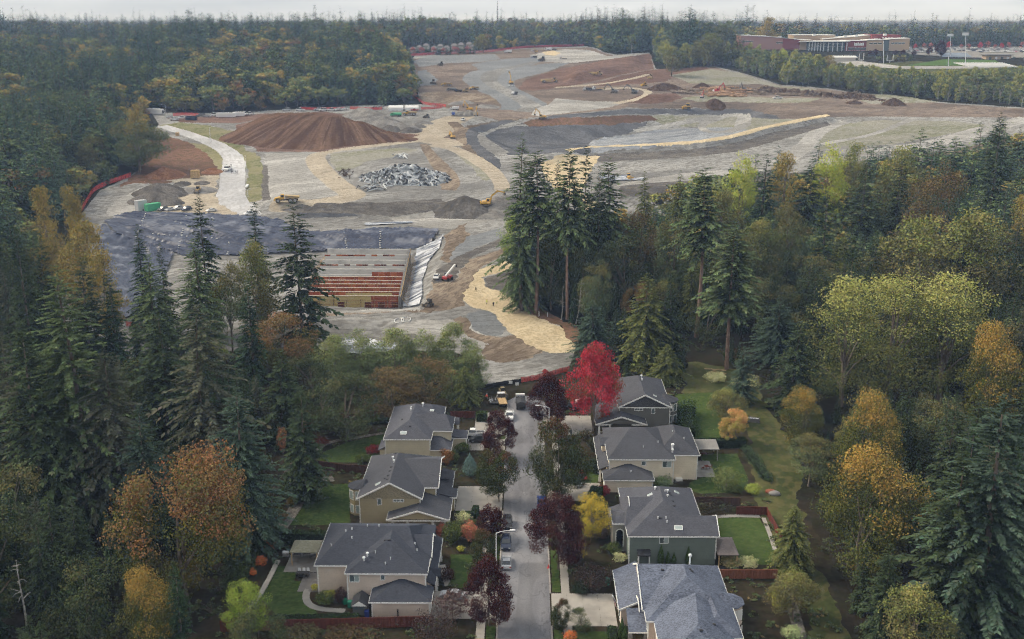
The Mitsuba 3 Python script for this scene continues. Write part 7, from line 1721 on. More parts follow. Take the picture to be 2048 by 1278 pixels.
for i, (x, y, kd, pt, tx) in enumerate([(340, 236, 'sedan', WHITE, 'white car right of the far street lamp'), (348, 241, 'suv', WHITE, 'white car just below the other white car by the far street lamp'), (365, 238, 'pickup', WHITE, 'small white vehicle left of the dark container'), (402, 233, 'suv', GREY, 'grey car right of the orange netting strip'), (414, 234, 'sedan', SILVER, 'silver car second right of the orange netting strip'),
  (428, 232, 'pickup', WHITE, 'white pickup left of the long white trailer'), (489, 230, 'box', WHITE, 'white pickup right of the long white trailer'), (500, 230, 'pickup', WHITE, 'white pickup right end of the upper yard'), (646, 222, 'suv', WHITE, 'white car first left of the gravel heap'), (636, 221, 'suv', SILVER, 'silver car second left of the gravel heap'), (664, 222, 'pickup', WHITE, 'white pickup behind the brown mound'),
  (676, 221, 'suv', WHITE, 'white car touching the gravel heap'), (600, 222, 'pickup', WHITE, 'white vehicle peeping over the brown mound, left one'), (573, 222, 'suv', SILVER, 'silver vehicle peeping over the brown mound'), (688, 220, 'sedan', WHITE, 'white car behind the top of the gravel heap'), (748, 219, 'suv', GREY, 'dark car left of the white tents'), (760, 218, 'suv', WHITE, 'white car left of the white tents'), (802, 220, 'pickup', WHITE, 'white pickup in front of the white tent')]):
 car(kd if kd != 'box' else 'pickup', x, y, 90 + 20 * math.sin(i), pt, tx, s=1.35)
car('pickup', 1555, 198, 85, WHITE, 'white pickup in front of the dark brush windrow', s=1.35)
car('pickup', 873, 557, 178, WHITE, 'white pickup beside the red and white lift on the mud', s=1.0)
machine('dark_dozer', 858, 612, 150, 'small dark machine at the corner of the lined pit', 'bulldozer', 'bulldozer', s=0.85)
# red and white telescopic lift
k = new('telescopic_lift'); label(k, 'red and white telescopic lift on the mud right of the lined pit', 'lift')
p = hit([(895, 560)])[0]
P = lambda m: moved(m, p, -0.5)
put('body', P(rbox(-1.1, 1.1, -2.3, 2.0, 0.7, 1.7, 0.1)), REDP, k); put('boom', P(bar((0.3, -1.8, 1.9), (0.3, 5.2, 5.0), 0.6, 0.7)), WHITE, k); put('cab', P(rbox(-1.1, -0.2, -0.5, 1.1, 1.6, 2.8, 0.06)), 'car_glass', k); put('fork', P(box(-0.7, 1.1, 5.0, 5.2, 4.2, 5.0)), 'steel_dark', k)
for sx in (-1, 1):
 for y in (-1.5, 1.3): put('wheel', P(cyl((sx * 1.05, y, 0.6), (sx * 1.45, y, 0.6), 0.6, 14)), 'tyre', k)
# containers and trailers
def container(text, px, py, L, W, H, rz, m, name='container', category='container', ribs=True):
 p = hit([(px, py)])[0]
 k = new(name); label(k, text, category)
 P = lambda q: moved(q, p, rz)
 put('body', P(rbox(-L / 2, L / 2, -W / 2, W / 2, 0.12, H, 0.05)), m, k)
 if ribs:
  put('ribs', P(cat([box(x - 0.08, x + 0.08, -W / 2 - 0.05, W / 2 + 0.05, 0.2, H - 0.1) for x in np.arange(-L / 2 + 0.4, L / 2, 0.55)])), m, k)
 put('door', P(box(L / 2 - 0.01, L / 2 + 0.05, -W / 2 + 0.15, W / 2 - 0.15, 0.3, H - 0.15)), m, k)
 return k, P
container('green shipping container beside the black sheeting', 306, 421, 7.5, 3.0, 3.6, 0.9, GREENP)
k, P = container('grey-white box body on a trailer left of the green container', 283, 421, 5.2, 3.2, 5.2, 0.9, SILVER, 'site_trailer', 'trailer', False)
put('tow_bar', P(bar((2.6, 0, 0.5), (4.4, 0, 0.4), 0.2, 0.2)), 'steel_dark', k)
for sy in (-1, 1): put('wheel', P(cyl((0, sy * 1.5, 0.4), (0, sy * 1.8, 0.4), 0.4, 12)), 'tyre', k)
k, P = container('long white bus-like trailer by the far street lamp', 311, 228, 17, 2.8, 4.0, -0.55, WHITE, 'site_trailer', 'trailer', False); put('rear_door', P(box(8.52, 8.6, -0.9, 0.9, 0.8, 3.0)), 'car_glass', k)
container('dark green container in the upper yard', 383, 240, 8, 2.8, 2.8, 0.0, NAVY)
container('long white trailer in the upper yard', 452, 234, 14, 2.8, 3.2, 0.1, WHITE, 'site_trailer', 'trailer', False); container('white trailer beside the long white trailer', 478, 232, 8, 2.6, 3.0, 0.1, WHITE, 'site_trailer', 'trailer', False)
container('pale square block on the bank by the wet road', 391, 356, 4.6, 3.4, 4.4, 0.15, 'raw_timber', 'timber_crate', 'crate', False)
container('white barrier lying at the right edge of the wet road', 494, 374, 1.2, 9.0, 1.0, 0.15, WHITE, 'barrier', 'barrier', False); container('small pale box beside the upper wet road', 355, 272, 2.4, 2.0, 2.4, 0.2, 'raw_timber', 'timber_crate', 'crate', False)
for i, (x, w, tx) in enumerate([(792, 11, 'left long white tent behind the tan yard'), (824, 10, 'right white tent, with a red vehicle before it')]):
 p = hit([(x, 221)])[0]; k = new('tent'); label(k, tx, 'tent')
 put('canopy', moved(hull([(a * w / 2, b * 2.6, z) for a in (-1, 1) for b, z in ((-1, 2.4), (1, 2.4), (0, 4.0))]), p), WHITE, k); put('side_wall', moved(box(-w / 2 + 0.1, w / 2 - 0.1, -2.5, 2.5, 0, 2.4), p), WHITE, k)
car('pickup', 829, 222, 95, REDP, 'red vehicle in front of the right white tent', s=1.1)
k = new('block_stack'); label(k, 'stacks of white concrete blocks and rings beside the yellow excavator', 'concrete blocks')
for i in range(34):
 q = hit([(914 + rng.uniform(0, 40), 231 + rng.uniform(-4, 2))])[0]
 put('block', moved(rbox(-1.0, 1.0, -0.8, 0.8, 0, rng.uniform(1.4, 3.2), 0.06), q, rng.uniform(0, 1)), 'concrete', k)
# people: one continuous clothed body from joints, head with hair or helmet
diffuse('skin', (0.42, 0.26, 0.19)); diffuse('cloth_dark', (0.025, 0.027, 0.035)); diffuse('cloth_jeans', (0.05, 0.065, 0.10)); diffuse('hair_dark', (0.03, 0.022, 0.016))
def person(text, p, rz, top, legs='cloth_jeans', stride=0.15, arm=0.1, helmet=None, bend=0.0):
 key = new('person'); label(key, text, 'person')
 J = {'hip': (0, 0, 0.95), 'chest': (0, 0.04 + bend, 1.32), 'neck': (0, 0.04 + bend, 1.48), 'shl': (-0.19, 0.03 + bend, 1.43), 'shr': (0.19, 0.03 + bend, 1.43), 'ell': (-0.27, -0.02 + bend, 1.14), 'elr': (0.27, arm + bend, 1.16), 'hal': (-0.27, 0.12 + bend, 0.9), 'har': (0.25, arm + 0.2 + bend, 0.98),
   'hil': (-0.1, 0, 0.92), 'hir': (0.1, 0, 0.92), 'knl': (-0.11, stride * 0.6 + 0.03, 0.5), 'knr': (0.11, -stride * 0.4 + 0.03, 0.5), 'anl': (-0.11, stride, 0.09), 'anr': (0.11, -stride, 0.09), 'tol': (-0.12, stride + 0.2, 0.04), 'tor': (0.12, -stride + 0.2, 0.04)}
 def limb(bones):
  out = None
  for a, b, ra, rb in bones:
   pa, pb = np.array(J[a] if isinstance(a, str) else a), np.array(J[b] if isinstance(b, str) else b)
   s = [trimesh.creation.icosphere(1, ra).vertices + pa, trimesh.creation.icosphere(1, rb).vertices + pb]
   h_ = hull(np.vstack(s))
   k_ = manifold3d.Manifold(manifold3d.Mesh(np.asarray(h_.vertices, np.float32), np.asarray(h_.faces, np.uint32)))
   out = k_ if out is None else out + k_
  q = out.to_mesh()
  m = trimesh.Trimesh(q.vert_properties[:, :3], q.tri_verts, process=True)
  return moved(m, p, rz)
 hd = np.array(J['neck']) + [0, 0.03, 0.17]
 fingers = []
 for hnd, s in (('hal', -1), ('har', 1)):
  w = np.array(J[hnd])
  for f, (dx, L) in enumerate(((-0.03, 0.075), (-0.01, 0.085), (0.01, 0.08), (0.03, 0.065))):
   a = w + [dx, 0.03, -0.07]
   fingers.append((tuple(a), tuple(a + [0, 0.02 + 0.01 * f, -L * 0.7]), 0.011, 0.009)); fingers.append((tuple(w), tuple(a), 0.03, 0.011))
  fingers.append((tuple(w), tuple(w + np.array([-s * 0.05, 0.03, -0.05])), 0.016, 0.01))
 put('body', limb([('neck', tuple(hd + [0, -0.02, -0.1]), 0.055, 0.055), (tuple(hd + [0, 0, 0.03]), tuple(hd + [0, 0.015, -0.05]), 0.098, 0.075), (tuple(hd + [0, 0.1, -0.01]), tuple(hd + [0, 0.112, -0.025]), 0.014, 0.018), ('ell', 'hal', 0.04, 0.032), ('elr', 'har', 0.04, 0.032)] + fingers), 'skin', key, 40)
 put('jacket', limb([('hip', 'chest', 0.16, 0.175), ('chest', 'neck', 0.16, 0.07), ('chest', 'shl', 0.13, 0.075), ('chest', 'shr', 0.13, 0.075), ('shl', 'ell', 0.075, 0.058), ('shr', 'elr', 0.075, 0.058), ('ell', tuple(0.25 * np.array(J['ell']) + 0.75 * np.array(J['hal'])), 0.056, 0.048), ('elr', tuple(0.25 * np.array(J['elr']) + 0.75 * np.array(J['har'])), 0.056, 0.048)]), top, key, 40)
 put('trousers', limb([('hil', 'hir', 0.14, 0.14), ('hil', 'knl', 0.115, 0.075), ('hir', 'knr', 0.115, 0.075), ('knl', 'anl', 0.075, 0.055), ('knr', 'anr', 0.075, 0.055)]), legs, key, 40)
 put('shoes', limb([('anl', 'tol', 0.06, 0.045), ('anr', 'tor', 0.06, 0.045)]), 'plastic_dark', key, 40)
 put('helmet' if helmet else 'hair', limb([(tuple(hd + [0, -0.02, 0.05]), tuple(hd + [0, -0.03, 0.03]), 0.112, 0.104)]), helmet or 'hair_dark', key, 40)
for x, y, rz, top, legs, st, he, tx in [(974, 800, 2.6, 'safety_orange', 'cloth_dark', 0.05, 'metal_white', 'person in an orange-red work vest at the left of the street end'), (1142, 871, 0.4, 'cloth_dark', 'cloth_dark', 0.18, None, 'person in dark clothes walking on the drive of the dark grey house'),
          (974, 609, 2.0, 'hi_vis', 'cloth_dark', 0.1, 'safety_orange', 'person in a yellow high-visibility jacket on the straw slope'), (987, 613, 0.5, 'cloth_dark', 'cloth_dark', 0.12, 'hi_vis', 'person in dark clothes with yellow helmet right of the one in yellow'),
          (463, 347, 0.2, 'cloth_dark', 'cloth_jeans', 0.08, None, 'person in dark clothes standing right in front of the white pickup on the wet road'), (466, 347, 3.0, 'cloth_dark', 'cloth_dark', 0.06, None, 'second dark-clothed person from the pickup on the wet road'),
          (472, 347, 0.9, 'cloth_jeans', 'cloth_dark', 0.1, None, 'third dark-clothed person from the pickup on the wet road'), (475, 347, 2.2, 'concrete', 'cloth_dark', 0.1, None, 'person in a pale top, farthest right of the group on the wet road'), (952, 583, 1.0, 'cloth_dark', 'cloth_dark', 0.1, None, 'small dark figure at the top of the straw slope')]:
 q = hit([(x, y)])[0]
 person(tx, q + [0, 0, 0.05], rz, top, legs, st, 0.12, he)
# ---------------------------------------------------------------- the building site's heaps, sheeting, formwork
def furrow(p, n, uv):
 a = dr.atan2(p.y - 730, (p.x + 128) * 0.55)
 r = dr.sqrt(dr.square(p.x + 128) + dr.square(p.y - 730))
 s = fbm(a * 26, r * 0.03, 0.4, 4)
 q = fbm(a * 70, r * 0.06, 1.4, 3)
 return mix(mix((0.086, 0.051, 0.037), (0.158, 0.098, 0.068), smoothstep(0.36, 0.64, s)), (0.26, 0.175, 0.12), 0.5 * smoothstep(0.56, 0.72, q)) * (0.8 + 0.4 * noise(p.x * 0.9, p.y * 0.9, p.z * 0.9))
textured('m_heap_brown', furrow)
ground_mat('m_heap_rust', (126, 90, 70), (150, 112, 88), (108, 80, 66), 0.2, s2=0.8)
ground_mat('m_heap_grey', (124, 121, 118), (152, 149, 145), (102, 100, 98), 0.14, 1.3, 0.5, 0.8)
ground_mat('m_heap_dark', (92, 89, 86), (118, 114, 110), (80, 76, 74), 0.2, s2=0.8)
ground_mat('m_brush', (56, 46, 42), (84, 68, 58), (112, 94, 80), 0.5, s2=2.2, k=0.6)
def mound(name, text, category, crest, slope, m, gully=0.5, step=1.2, gs=2.4, flat=0.0, group=None):
 """a heap: crest points as (pixel x, pixel y, forward distance); its sides fall evenly to the ground"""
 c = []
 for x, y, d in crest:
  if d < 450:                       # the image row of the foot below this crest point
   d0 = hit([(x, d)])[0][1]
   d = d0 + 1
   for _ in range(6):
    q = at_dist(x, y, d)
    d = 0.5 * d + 0.5 * (d0 + max(q[2] - float(np.ravel(ground(q[0], d))[0]), 0.3) / slope)
  c.append(at_dist(x, y, d))
 c = np.array(c)
 if len(c) == 1:
  c = np.vstack([c, c + [0.6, 0, 0]])
 hmax = max(p[2] - float(np.ravel(ground(p[0], p[1]))[0]) for p in c)
 R = hmax / slope + 8 + flat
 lo, hi = c[:, :2].min(0) - R, c[:, :2].max(0) + R
 X, Y = np.meshgrid(np.arange(lo[0], hi[0], step), np.arange(lo[1], hi[1], step), indexing='ij')
 Z = np.full(X.shape, -1e9); S_ = np.zeros(X.shape); acc = 0
 for a, b in zip(c, c[1:]):
  d = b - a; L2 = (d[:2] ** 2).sum()
  t = np.clip(((X - a[0]) * d[0] + (Y - a[1]) * d[1]) / max(L2, 1e-6), 0, 1)
  dist = np.hypot(X - a[0] - t * d[0], Y - a[1] - t * d[1])
  z = a[2] + t * d[2] - slope * np.maximum(np.sqrt(np.maximum(dist - flat, 0) ** 2 + 4) - 2, 0) * (1 + 0.25 * nfbm(X, Y, 22, 2, 71))
  k = z > Z
  ang = np.arctan2(Y - a[1] - t * d[1], X - a[0] - t * d[0])
  S_ = np.where(k, acc + t * math.sqrt(L2) + ang * 8, S_)
  Z = np.maximum(Z, z); acc += math.sqrt(L2)
 G = ground(X, Y)
 h = np.clip((Z - G) / 3, 0, 1)
 Z = Z - gully * h * (1.3 * meshkit.noise(np.stack([S_ / gs, X * 0.02, Y * 0.02], -1), 5) + 0.7 * meshkit.noise(np.stack([S_ / gs * 2.3, X * 0.05, Y * 0.05], -1), 6)) + 0.5 * gully * nfbm(X, Y, 3, 3, 72)
 ok = Z > G - 0.6
 i, j = np.meshgrid(np.arange(X.shape[0] - 1), np.arange(X.shape[1] - 1), indexing='ij')
 n = X.shape[1]
 a = (i * n + j).ravel()
 q = ok[:-1, :-1] & ok[1:, :-1] & ok[:-1, 1:] & ok[1:, 1:]
 a = a[q.ravel()]
 f = np.vstack([np.stack([a, a + n, a + n + 1], 1), np.stack([a, a + n + 1, a + 1], 1)])
 V = np.stack([X.ravel(), Y.ravel(), Z.ravel()], 1)
 idx, inv = np.unique(f, return_inverse=True)
 k = put(name, (V[idx], inv.reshape(-1, 3)), m, smooth=True)
 label(k, text, category, group)
 return k, (V, c)
mound('soil_mound', 'huge brown soil mound with furrowed sides beside the wet road', 'soil mound', [(562, 226, 716), (610, 225, 714), (654, 230, 712), (700, 242, 708), (760, 262, 704), (808, 276, 700)], 0.46, 'm_heap_brown', 0.55, flat=7.0)
mound('gravel_heap', 'big light grey gravel heap behind the brown mound', 'gravel heap', [(704, 222, 252), (722, 213, 252), (742, 216, 256), (770, 230, 258), (800, 244, 260), (826, 251, 262)], 0.55, 'm_heap_grey', 0.6)
for i, (x, y, d, t) in enumerate([(778, 249, 262, 'dark grey low heap at the foot of the big gravel heap'), (796, 247, 258, 'grey heap in the middle of the small heaps right of the big gravel heap'), (845, 240, 248, 'rightmost grey heap of the group right of the big gravel heap'), (818, 253, 265, 'nearest grey heap of the group right of the big gravel heap'), (830, 246, 255, 'small grey heap between the right heaps of the group')]):
 mound('gravel_heap', t, 'gravel heap', [(x, y, d), (x + 10, y + 2, d)], 0.6, 'm_heap_dark' if i in (0, 3) else 'm_heap_grey', 0.4, 0.8)
mound('gravel_heap', 'broad grey gravel heap above the green container', 'gravel heap', [(300, 370, 392), (316, 364, 392), (334, 366, 392), (346, 374, 394)], 0.52, 'm_heap_dark', 0.4, 0.9)
mound('gravel_heap', 'darker gravel heap right behind the green container', 'gravel heap', [(294, 384, 408), (306, 377, 410), (320, 384, 411), (340, 394, 411)], 0.55, 'm_heap_dark', 0.4, 0.9)
mound('gravel_heap', 'small grey heap right of the broad gravel heap', 'gravel heap', [(364, 362, 370)], 0.5, 'm_heap_dark', 0.3, 0.8); mound('gravel_heap', 'sandy heap beside the dusty wheel loader', 'gravel heap', [(382, 374, 386), (410, 372, 384)], 0.45, 'm_heap_grey', 0.4, 0.8)
mound('gravel_heap', 'small dark heap above the dusty wheel loader', 'gravel heap', [(404, 361, 368)], 0.5, 'm_heap_dark', 0.3, 0.8)
mound('soil_heap', 'rust-red soil heap at the foot of the reddish bank', 'soil heap', [(312, 344, 355), (326, 333, 356), (340, 338, 356)], 0.6, 'm_heap_rust', 0.5, 0.9); mound('soil_heap', 'smaller rust-red soil heap beside the larger one', 'soil heap', [(346, 337, 350), (354, 342, 352)], 0.6, 'm_heap_rust', 0.5, 0.9)
mound('soil_heap', 'tan soil heap at the bank by the wet road', 'soil heap', [(424, 335, 346)], 0.6, 'm_heap_rust', 0.3, 0.8)
mound('gravel_heap', 'dark grey heap left of the yellow excavator with raised arm', 'gravel heap', [(905, 400, 418), (930, 389, 420), (948, 396, 420), (960, 408, 420)], 0.62, 'm_heap_dark', 0.5, 0.8); mound('gravel_heap', 'pale heap under the raised excavator arm', 'gravel heap', [(996, 389, 408), (1004, 385, 408)], 0.6, 'm_heap_grey', 0.4, 0.8)
mound('gravel_heap', 'low grey heap in front of the yellow excavator', 'gravel heap', [(990, 420, 436), (965, 426, 438)], 0.4, 'm_heap_grey', 0.4, 0.8)
mound('gravel_heap', 'grey heap beside the ring-shaped cut below the haul road', 'gravel heap', [(985, 209, 216), (966, 208, 215)], 0.4, 'm_heap_grey', 0.4, 1.2); mound('gravel_heap', 'pile of pale earth above the white block stacks', 'gravel heap', [(930, 199, 207), (910, 203, 209)], 0.45, 'm_heap_grey', 0.4, 1.2)
for x, y, d, w, s, t in [(1330, 163, 181, 24, 0.7, 'long dark brush heap behind the red-brown flat mound'), (1405, 163, 177, 10, 0.8, 'dark brush heap behind the left log pile'), (1430, 195, 209, 8, 0.7, 'blackish heap in front of the red excavators'), (1788, 193, 211, 11, 0.9, 'pointed dark brush heap at the right'), (1708, 198, 208, 8, 0.6, 'low dark heap left of the pointed brush heap')]:
 k, (V, c) = mound('brush_heap', t, 'brush heap', [(x - w * 0.7, y + 4, d), (x, y, d), (x + w * 0.7, y + 4, d)], s, 'm_brush', 0.9, 0.9, 1.2)
 st = []
 for i in range(60):
  a = V[rng.integers(len(V))]
  g = float(np.ravel(ground(a[0], a[1]))[0])
  if a[2] > g:
   dv = rng.normal(0, 1, 3) * [1.6, 1, 0.7]
   st.append(cyl(a - dv, a + dv, 0.12, 4))
 label(put('branches', cat(st), 'm_brush', k), kind='stuff')
k, (V, c) = mound('brush_windrow', 'long dark windrow of torn roots and branches at the right', 'brush heap', [(1508, 174, 184), (1530, 168, 185), (1570, 172, 188), (1610, 175, 192), (1650, 179, 194), (1680, 183, 197), (1700, 178, 198), (1740, 184, 200), (1758, 193, 201)], 0.75, 'm_brush', 2.6, 1.0, 0.9)
sel = V[V[:, 2] > ground(V[:, 0], V[:, 1]) + 0.1]
textured('dead_wood', lambda p, n, uv: mix((0.10, 0.075, 0.06), (0.46, 0.37, 0.29), cell_rand(dr.floor(p.x * 0.9), dr.floor(p.y * 0.9), dr.floor(p.z * 2))))
textured('fresh_log', lambda p, n, uv: mix((0.24, 0.14, 0.09), (0.58, 0.40, 0.26), cell_rand(dr.floor(p.x * 0.35), dr.floor(p.y * 1.1), dr.floor(p.z * 2))))
st = []
for i in range(420):
 a = sel[rng.integers(len(sel))]; dv = rng.normal(0, 1, 3) * [2.2, 1.2, 0.9]
 st.append(tube([a - dv, a + rng.normal(0, 0.4, 3), a + dv], [0.16, 0.26, 0.08], 4))
label(put('branches', cat(st), 'dead_wood', k), kind='stuff')
# felled logs
for gi, (x0, x1, y0, y1, n) in enumerate([(1350, 1410, 181, 190, 26), (1402, 1452, 176, 194, 46), (1440, 1500, 176, 194, 46), (1556, 1610, 188, 192, 14), (1500, 1540, 182, 192, 16)]):
 for i in range(n):
  q = hit([(rng.uniform(x0, x1), rng.uniform(y0, y1))])[0]
  a, L = rng.normal(0.15, 0.35), rng.uniform(5, 12)
  dv = np.array([math.cos(a), math.sin(a) * 1.2, rng.normal(0, 0.05)]) * L / 2
  z = rng.uniform(0.3, 1.6)
  k = put('felled_log', cyl(q - dv + [0, 0, z], q + dv + [0, 0, z], rng.uniform(0.45, 0.8), 7, rng.uniform(0.3, 0.6)), 'fresh_log' if gi in (1, 2) else 'dead_wood', smooth=40)
  where = ['left of the red excavators', 'around the red excavators', 'before the white and black excavator', 'in front of the brush windrow', 'at the left end of the brush windrow'][gi]
  label(k, f'felled log lying in the scattered pile {where}', 'log', f'felled logs {where}')
# tangled pile of pipe and plastic
diffuse('pipe_black', (0.03, 0.032, 0.036), 0.35); diffuse('pipe_grey', (0.26, 0.28, 0.30), 0.4); diffuse('pipe_white', (0.62, 0.64, 0.66), 0.4)
k, (V, c) = mound('pipe_heap', 'big tangled heap of black and silvery pipe and sheeting on the weedy ground', 'pipe heap', [(762, 345, 366), (780, 333, 368), (806, 326, 370), (826, 330, 370), (850, 344, 368), (872, 352, 366)], 0.42, 'pipe_grey', 1.2, 1.0, 1.0)
sel = V[V[:, 2] > ground(V[:, 0], V[:, 1]) + 0.1]
for mat_, n in (('pipe_black', 170), ('pipe_grey', 150), ('pipe_white', 120)):
 st = []
 for i in range(n):
  a = sel[rng.integers(len(sel))] + [0, 0, 0.3]
  az, L = rng.uniform(0, 6.28), rng.uniform(2.5, 6.0)
  h_ = np.array([math.cos(az), math.sin(az), 0])
  st.append(tube([a - h_ * L / 2 + [0, 0, -0.6], a - h_ * L / 5 + rng.normal(0, 0.4, 3), a + [0, 0, rng.uniform(0.2, 1.0)], a + h_ * L / 4 + rng.normal(0, 0.5, 3), a + h_ * L / 2 + [0, 0, -0.8]], rng.uniform(0.25, 0.5), 5))
 label(put({'pipe_black': 'black_pipes', 'pipe_grey': 'grey_pipes', 'pipe_white': 'pale_pipes'}[mat_], cat(st), mat_, k, 50), kind='stuff')
k = new('pipe_bundle'); label(k, 'loose bundle of long grey pipes splayed in front of the tangled heap', 'pipes')
for i in range(34):
 q = hit([(748 + rng.normal(0, 12), 376 + rng.normal(0, 3))])[0]; a = rng.normal(1.2, 0.9); L = rng.uniform(5, 11); h_ = np.array([math.cos(a), math.sin(a), 0])
 put('pipe', tube([q - h_ * L / 2 + [0, 0, 0.3], q + [0, 0, rng.uniform(0.8, 2.2)], q + h_ * L / 2 + [0, 0, 0.3]], 0.22, 6), ['pipe_black', 'pipe_grey', 'pipe_white'][i % 3], k, 50)
k = new('pipe_bundle'); label(k, 'small pale pipe pile behind the big tangled heap', 'pipes')
for i in range(16):
 q = hit([(800 + rng.normal(0, 8), 314 + rng.normal(0, 1.5))])[0]; a = rng.uniform(0, 3); h_ = np.array([math.cos(a), math.sin(a), 0])
 put('pipe', tube([q - h_ * 3, q + [0, 0, 1.4], q + h_ * 3], 0.3, 6), ['pipe_white', 'pipe_grey'][i % 2], k, 50)
k = new('brush_pile'); label(k, 'dark pile of torn scrub left of the tangled heap', 'brush heap')
for i in range(24):
 q = hit([(690 + rng.normal(0, 7), 350 + rng.normal(0, 5))])[0]
 put('branch', tube([q + rng.normal(0, 1.2, 3) + [0, 0, 0.4], q + [0, 0, 1.0], q + rng.normal(0, 1.2, 3) + [0, 0, 0.6]], 0.22, 5), 'm_brush', k)
for i, (x, y) in enumerate([(798, 642), (812, 640)]):
 q = hit([(x, y)])[0]; t = np.linspace(0, 6.28, 25)
 k = put('pipe_ring', tube(np.stack([q[0] + 1.5 * np.cos(t), q[1] + 3.0 * np.sin(t), q[2] + 0.25 + 0.1 * np.sin(3 * t)], 1), 0.13, 6, False), WHITE, smooth=50); label(k, ['left', 'right'][i] + ' white coil of pipe on the pale ground before the pit', 'pipe coil')
# plastic sheeting laid on the pit's sides
scene['sheet_black'] = {'type': 'twosided', 'bsdf': {'type': 'principled', 'base_color': proc(lambda p, n, uv: mix((0.036, 0.044, 0.078), (0.15, 0.16, 0.20), smoothstep(0.52, 0.75, fbm(p.x * 0.16, p.y * 0.16, p.z * 0.3, 4)))), 'roughness': 0.36, 'specular': 0.5}}  # paler patches in the base colour paint sheen highlights on the liner
scene['sheet_white'] = {'type': 'twosided', 'bsdf': {'type': 'principled', 'base_color': proc(lambda p, n, uv: mix((0.10, 0.115, 0.15), (0.50, 0.52, 0.56), smoothstep(0.36, 0.6, fbm(p.x * 0.12, p.y * 0.5, p.z * 0.2, 4)))), 'roughness': 0.4}}
def drape(name, text, category, px, m, off=0.12, wr=0.35, step=0.8, ang=0.0, sx=1.6, sy=9.0, world=None):
 w = dense(hit(dense(px, 6))[:, :2], 2) if world is None else np.asarray(world, float)
 g = shapely.Polygon(w).buffer(0)
 lo, hi = w.min(0), w.max(0)
 X, Y = np.meshgrid(np.arange(lo[0], hi[0], step), np.arange(lo[1], hi[1], step), indexing='ij')
 ok = shapely.contains_xy(g, X, Y)
 ca, sa = math.cos(ang), math.sin(ang)
 U, W = X * ca + Y * sa, -X * sa + Y * ca
 U = U + 2.5 * nfbm(X, Y, 14, 2, 81)
 n1 = meshkit.noise(np.stack([U / sx, W / sy, np.zeros_like(X)], -1), 82); n2 = meshkit.noise(np.stack([U / sx * 2.2, W / sy * 1.7, np.zeros_like(X)], -1), 83)
 Z = ground(X, Y) + off + wr * (np.abs(n1 - 0.5) * 1.8 + np.abs(n2 - 0.5) * 0.8)
 n = X.shape[1]
 i, j = np.meshgrid(np.arange(X.shape[0] - 1), np.arange(n - 1), indexing='ij')
 a = (i * n + j).ravel()[(ok[:-1, :-1] & ok[1:, 1:] & ok[1:, :-1] & ok[:-1, 1:]).ravel()]
 f = np.vstack([np.stack([a, a + n, a + n + 1], 1), np.stack([a, a + n + 1, a + 1], 1)])
 V = np.stack([X.ravel(), Y.ravel(), Z.ravel()], 1)
 idx, inv = np.unique(f, return_inverse=True)
 k = put(name, (V[idx], inv.reshape(-1, 3)), m, smooth=True); label(k, text, category)
 return k
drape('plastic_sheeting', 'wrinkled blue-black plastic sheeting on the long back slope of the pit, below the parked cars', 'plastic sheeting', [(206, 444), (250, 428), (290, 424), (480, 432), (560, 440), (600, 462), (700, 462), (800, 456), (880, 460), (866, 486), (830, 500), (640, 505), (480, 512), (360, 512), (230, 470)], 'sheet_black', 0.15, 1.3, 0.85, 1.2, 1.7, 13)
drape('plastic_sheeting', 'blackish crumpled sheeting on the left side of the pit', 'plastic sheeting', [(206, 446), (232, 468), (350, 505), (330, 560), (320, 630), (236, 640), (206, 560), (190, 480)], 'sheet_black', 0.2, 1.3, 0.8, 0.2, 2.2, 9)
drape('plastic_sheeting', 'silvery white sheeting on the right slope of the pit beside the formwork', 'plastic sheeting', [(866, 484), (888, 470), (880, 496), (858, 524), (846, 560), (846, 596), (838, 612), (806, 618), (806, 606), (820, 560), (832, 500)], 'sheet_white', 0.15, 1.1, 0.5, 1.57, 1.3, 9)
drape('plastic_sheeting', 'white strip of sheeting along the top of the pit', 'plastic sheeting', [(728, 447), (826, 443), (827, 447), (728, 452)], 'sheet_white', 0.3, 0.2, 0.5); drape('plastic_sheeting', 'white sheeting at the wood edge behind the firs', 'plastic sheeting', [(1195, 352), (1255, 352), (1262, 358), (1290, 356), (1290, 361), (1240, 362), (1200, 360)], 'sheet_white', 0.3, 0.5, 0.7)
drape('plastic_sheeting', 'white sheeting lying in front of the formwork at the left', 'plastic sheeting', [(652, 690), (690, 676), (740, 678), (800, 690), (790, 706), (700, 712)], 'sheet_white', 0.3, 0.7, 0.7)
diffuse('sand_white', (0.62, 0.62, 0.60))
bag = rbox(-0.38, 0.38, -0.26, 0.26, 0, 0.34, 0.12)
bag_ply = mikit.ply(bag, 'sand_white', smooth=60)
for ri, (a, b, n, t) in enumerate([((292, 428), (272, 478), 14, 'first row from the left'), ((374, 432), (356, 505), 17, 'second row from the left'), ((424, 436), (430, 452), 5, 'short row under the lone white car'), ((458, 486), (456, 512), 8, 'row near the left spire fir'), ((688, 466), (694, 500), 8, 'left row behind the concrete walls'), ((762, 464), (760, 500), 8, 'right row behind the concrete walls'), ((300, 470), (440, 480), 12, 'cross row half way down the slope'), ((320, 436), (430, 470), 9, 'slanting scattered row')]):
 for i in range(n):
  q = hit([(a[0] + (b[0] - a[0]) * (i + 0.5) / n + rng.normal(0, 0.7), a[1] + (b[1] - a[1]) * (i + 0.5) / n)])[0]
  k = put('sandbag', bag_ply, None, to_world=place(q + [0, 0, 0.45], rng.uniform(0, 3), 1.25)); label(k, f'white sandbag on the dark sheeting, in the {t}', 'sandbag', f'sandbags on the sheeting, {t}')
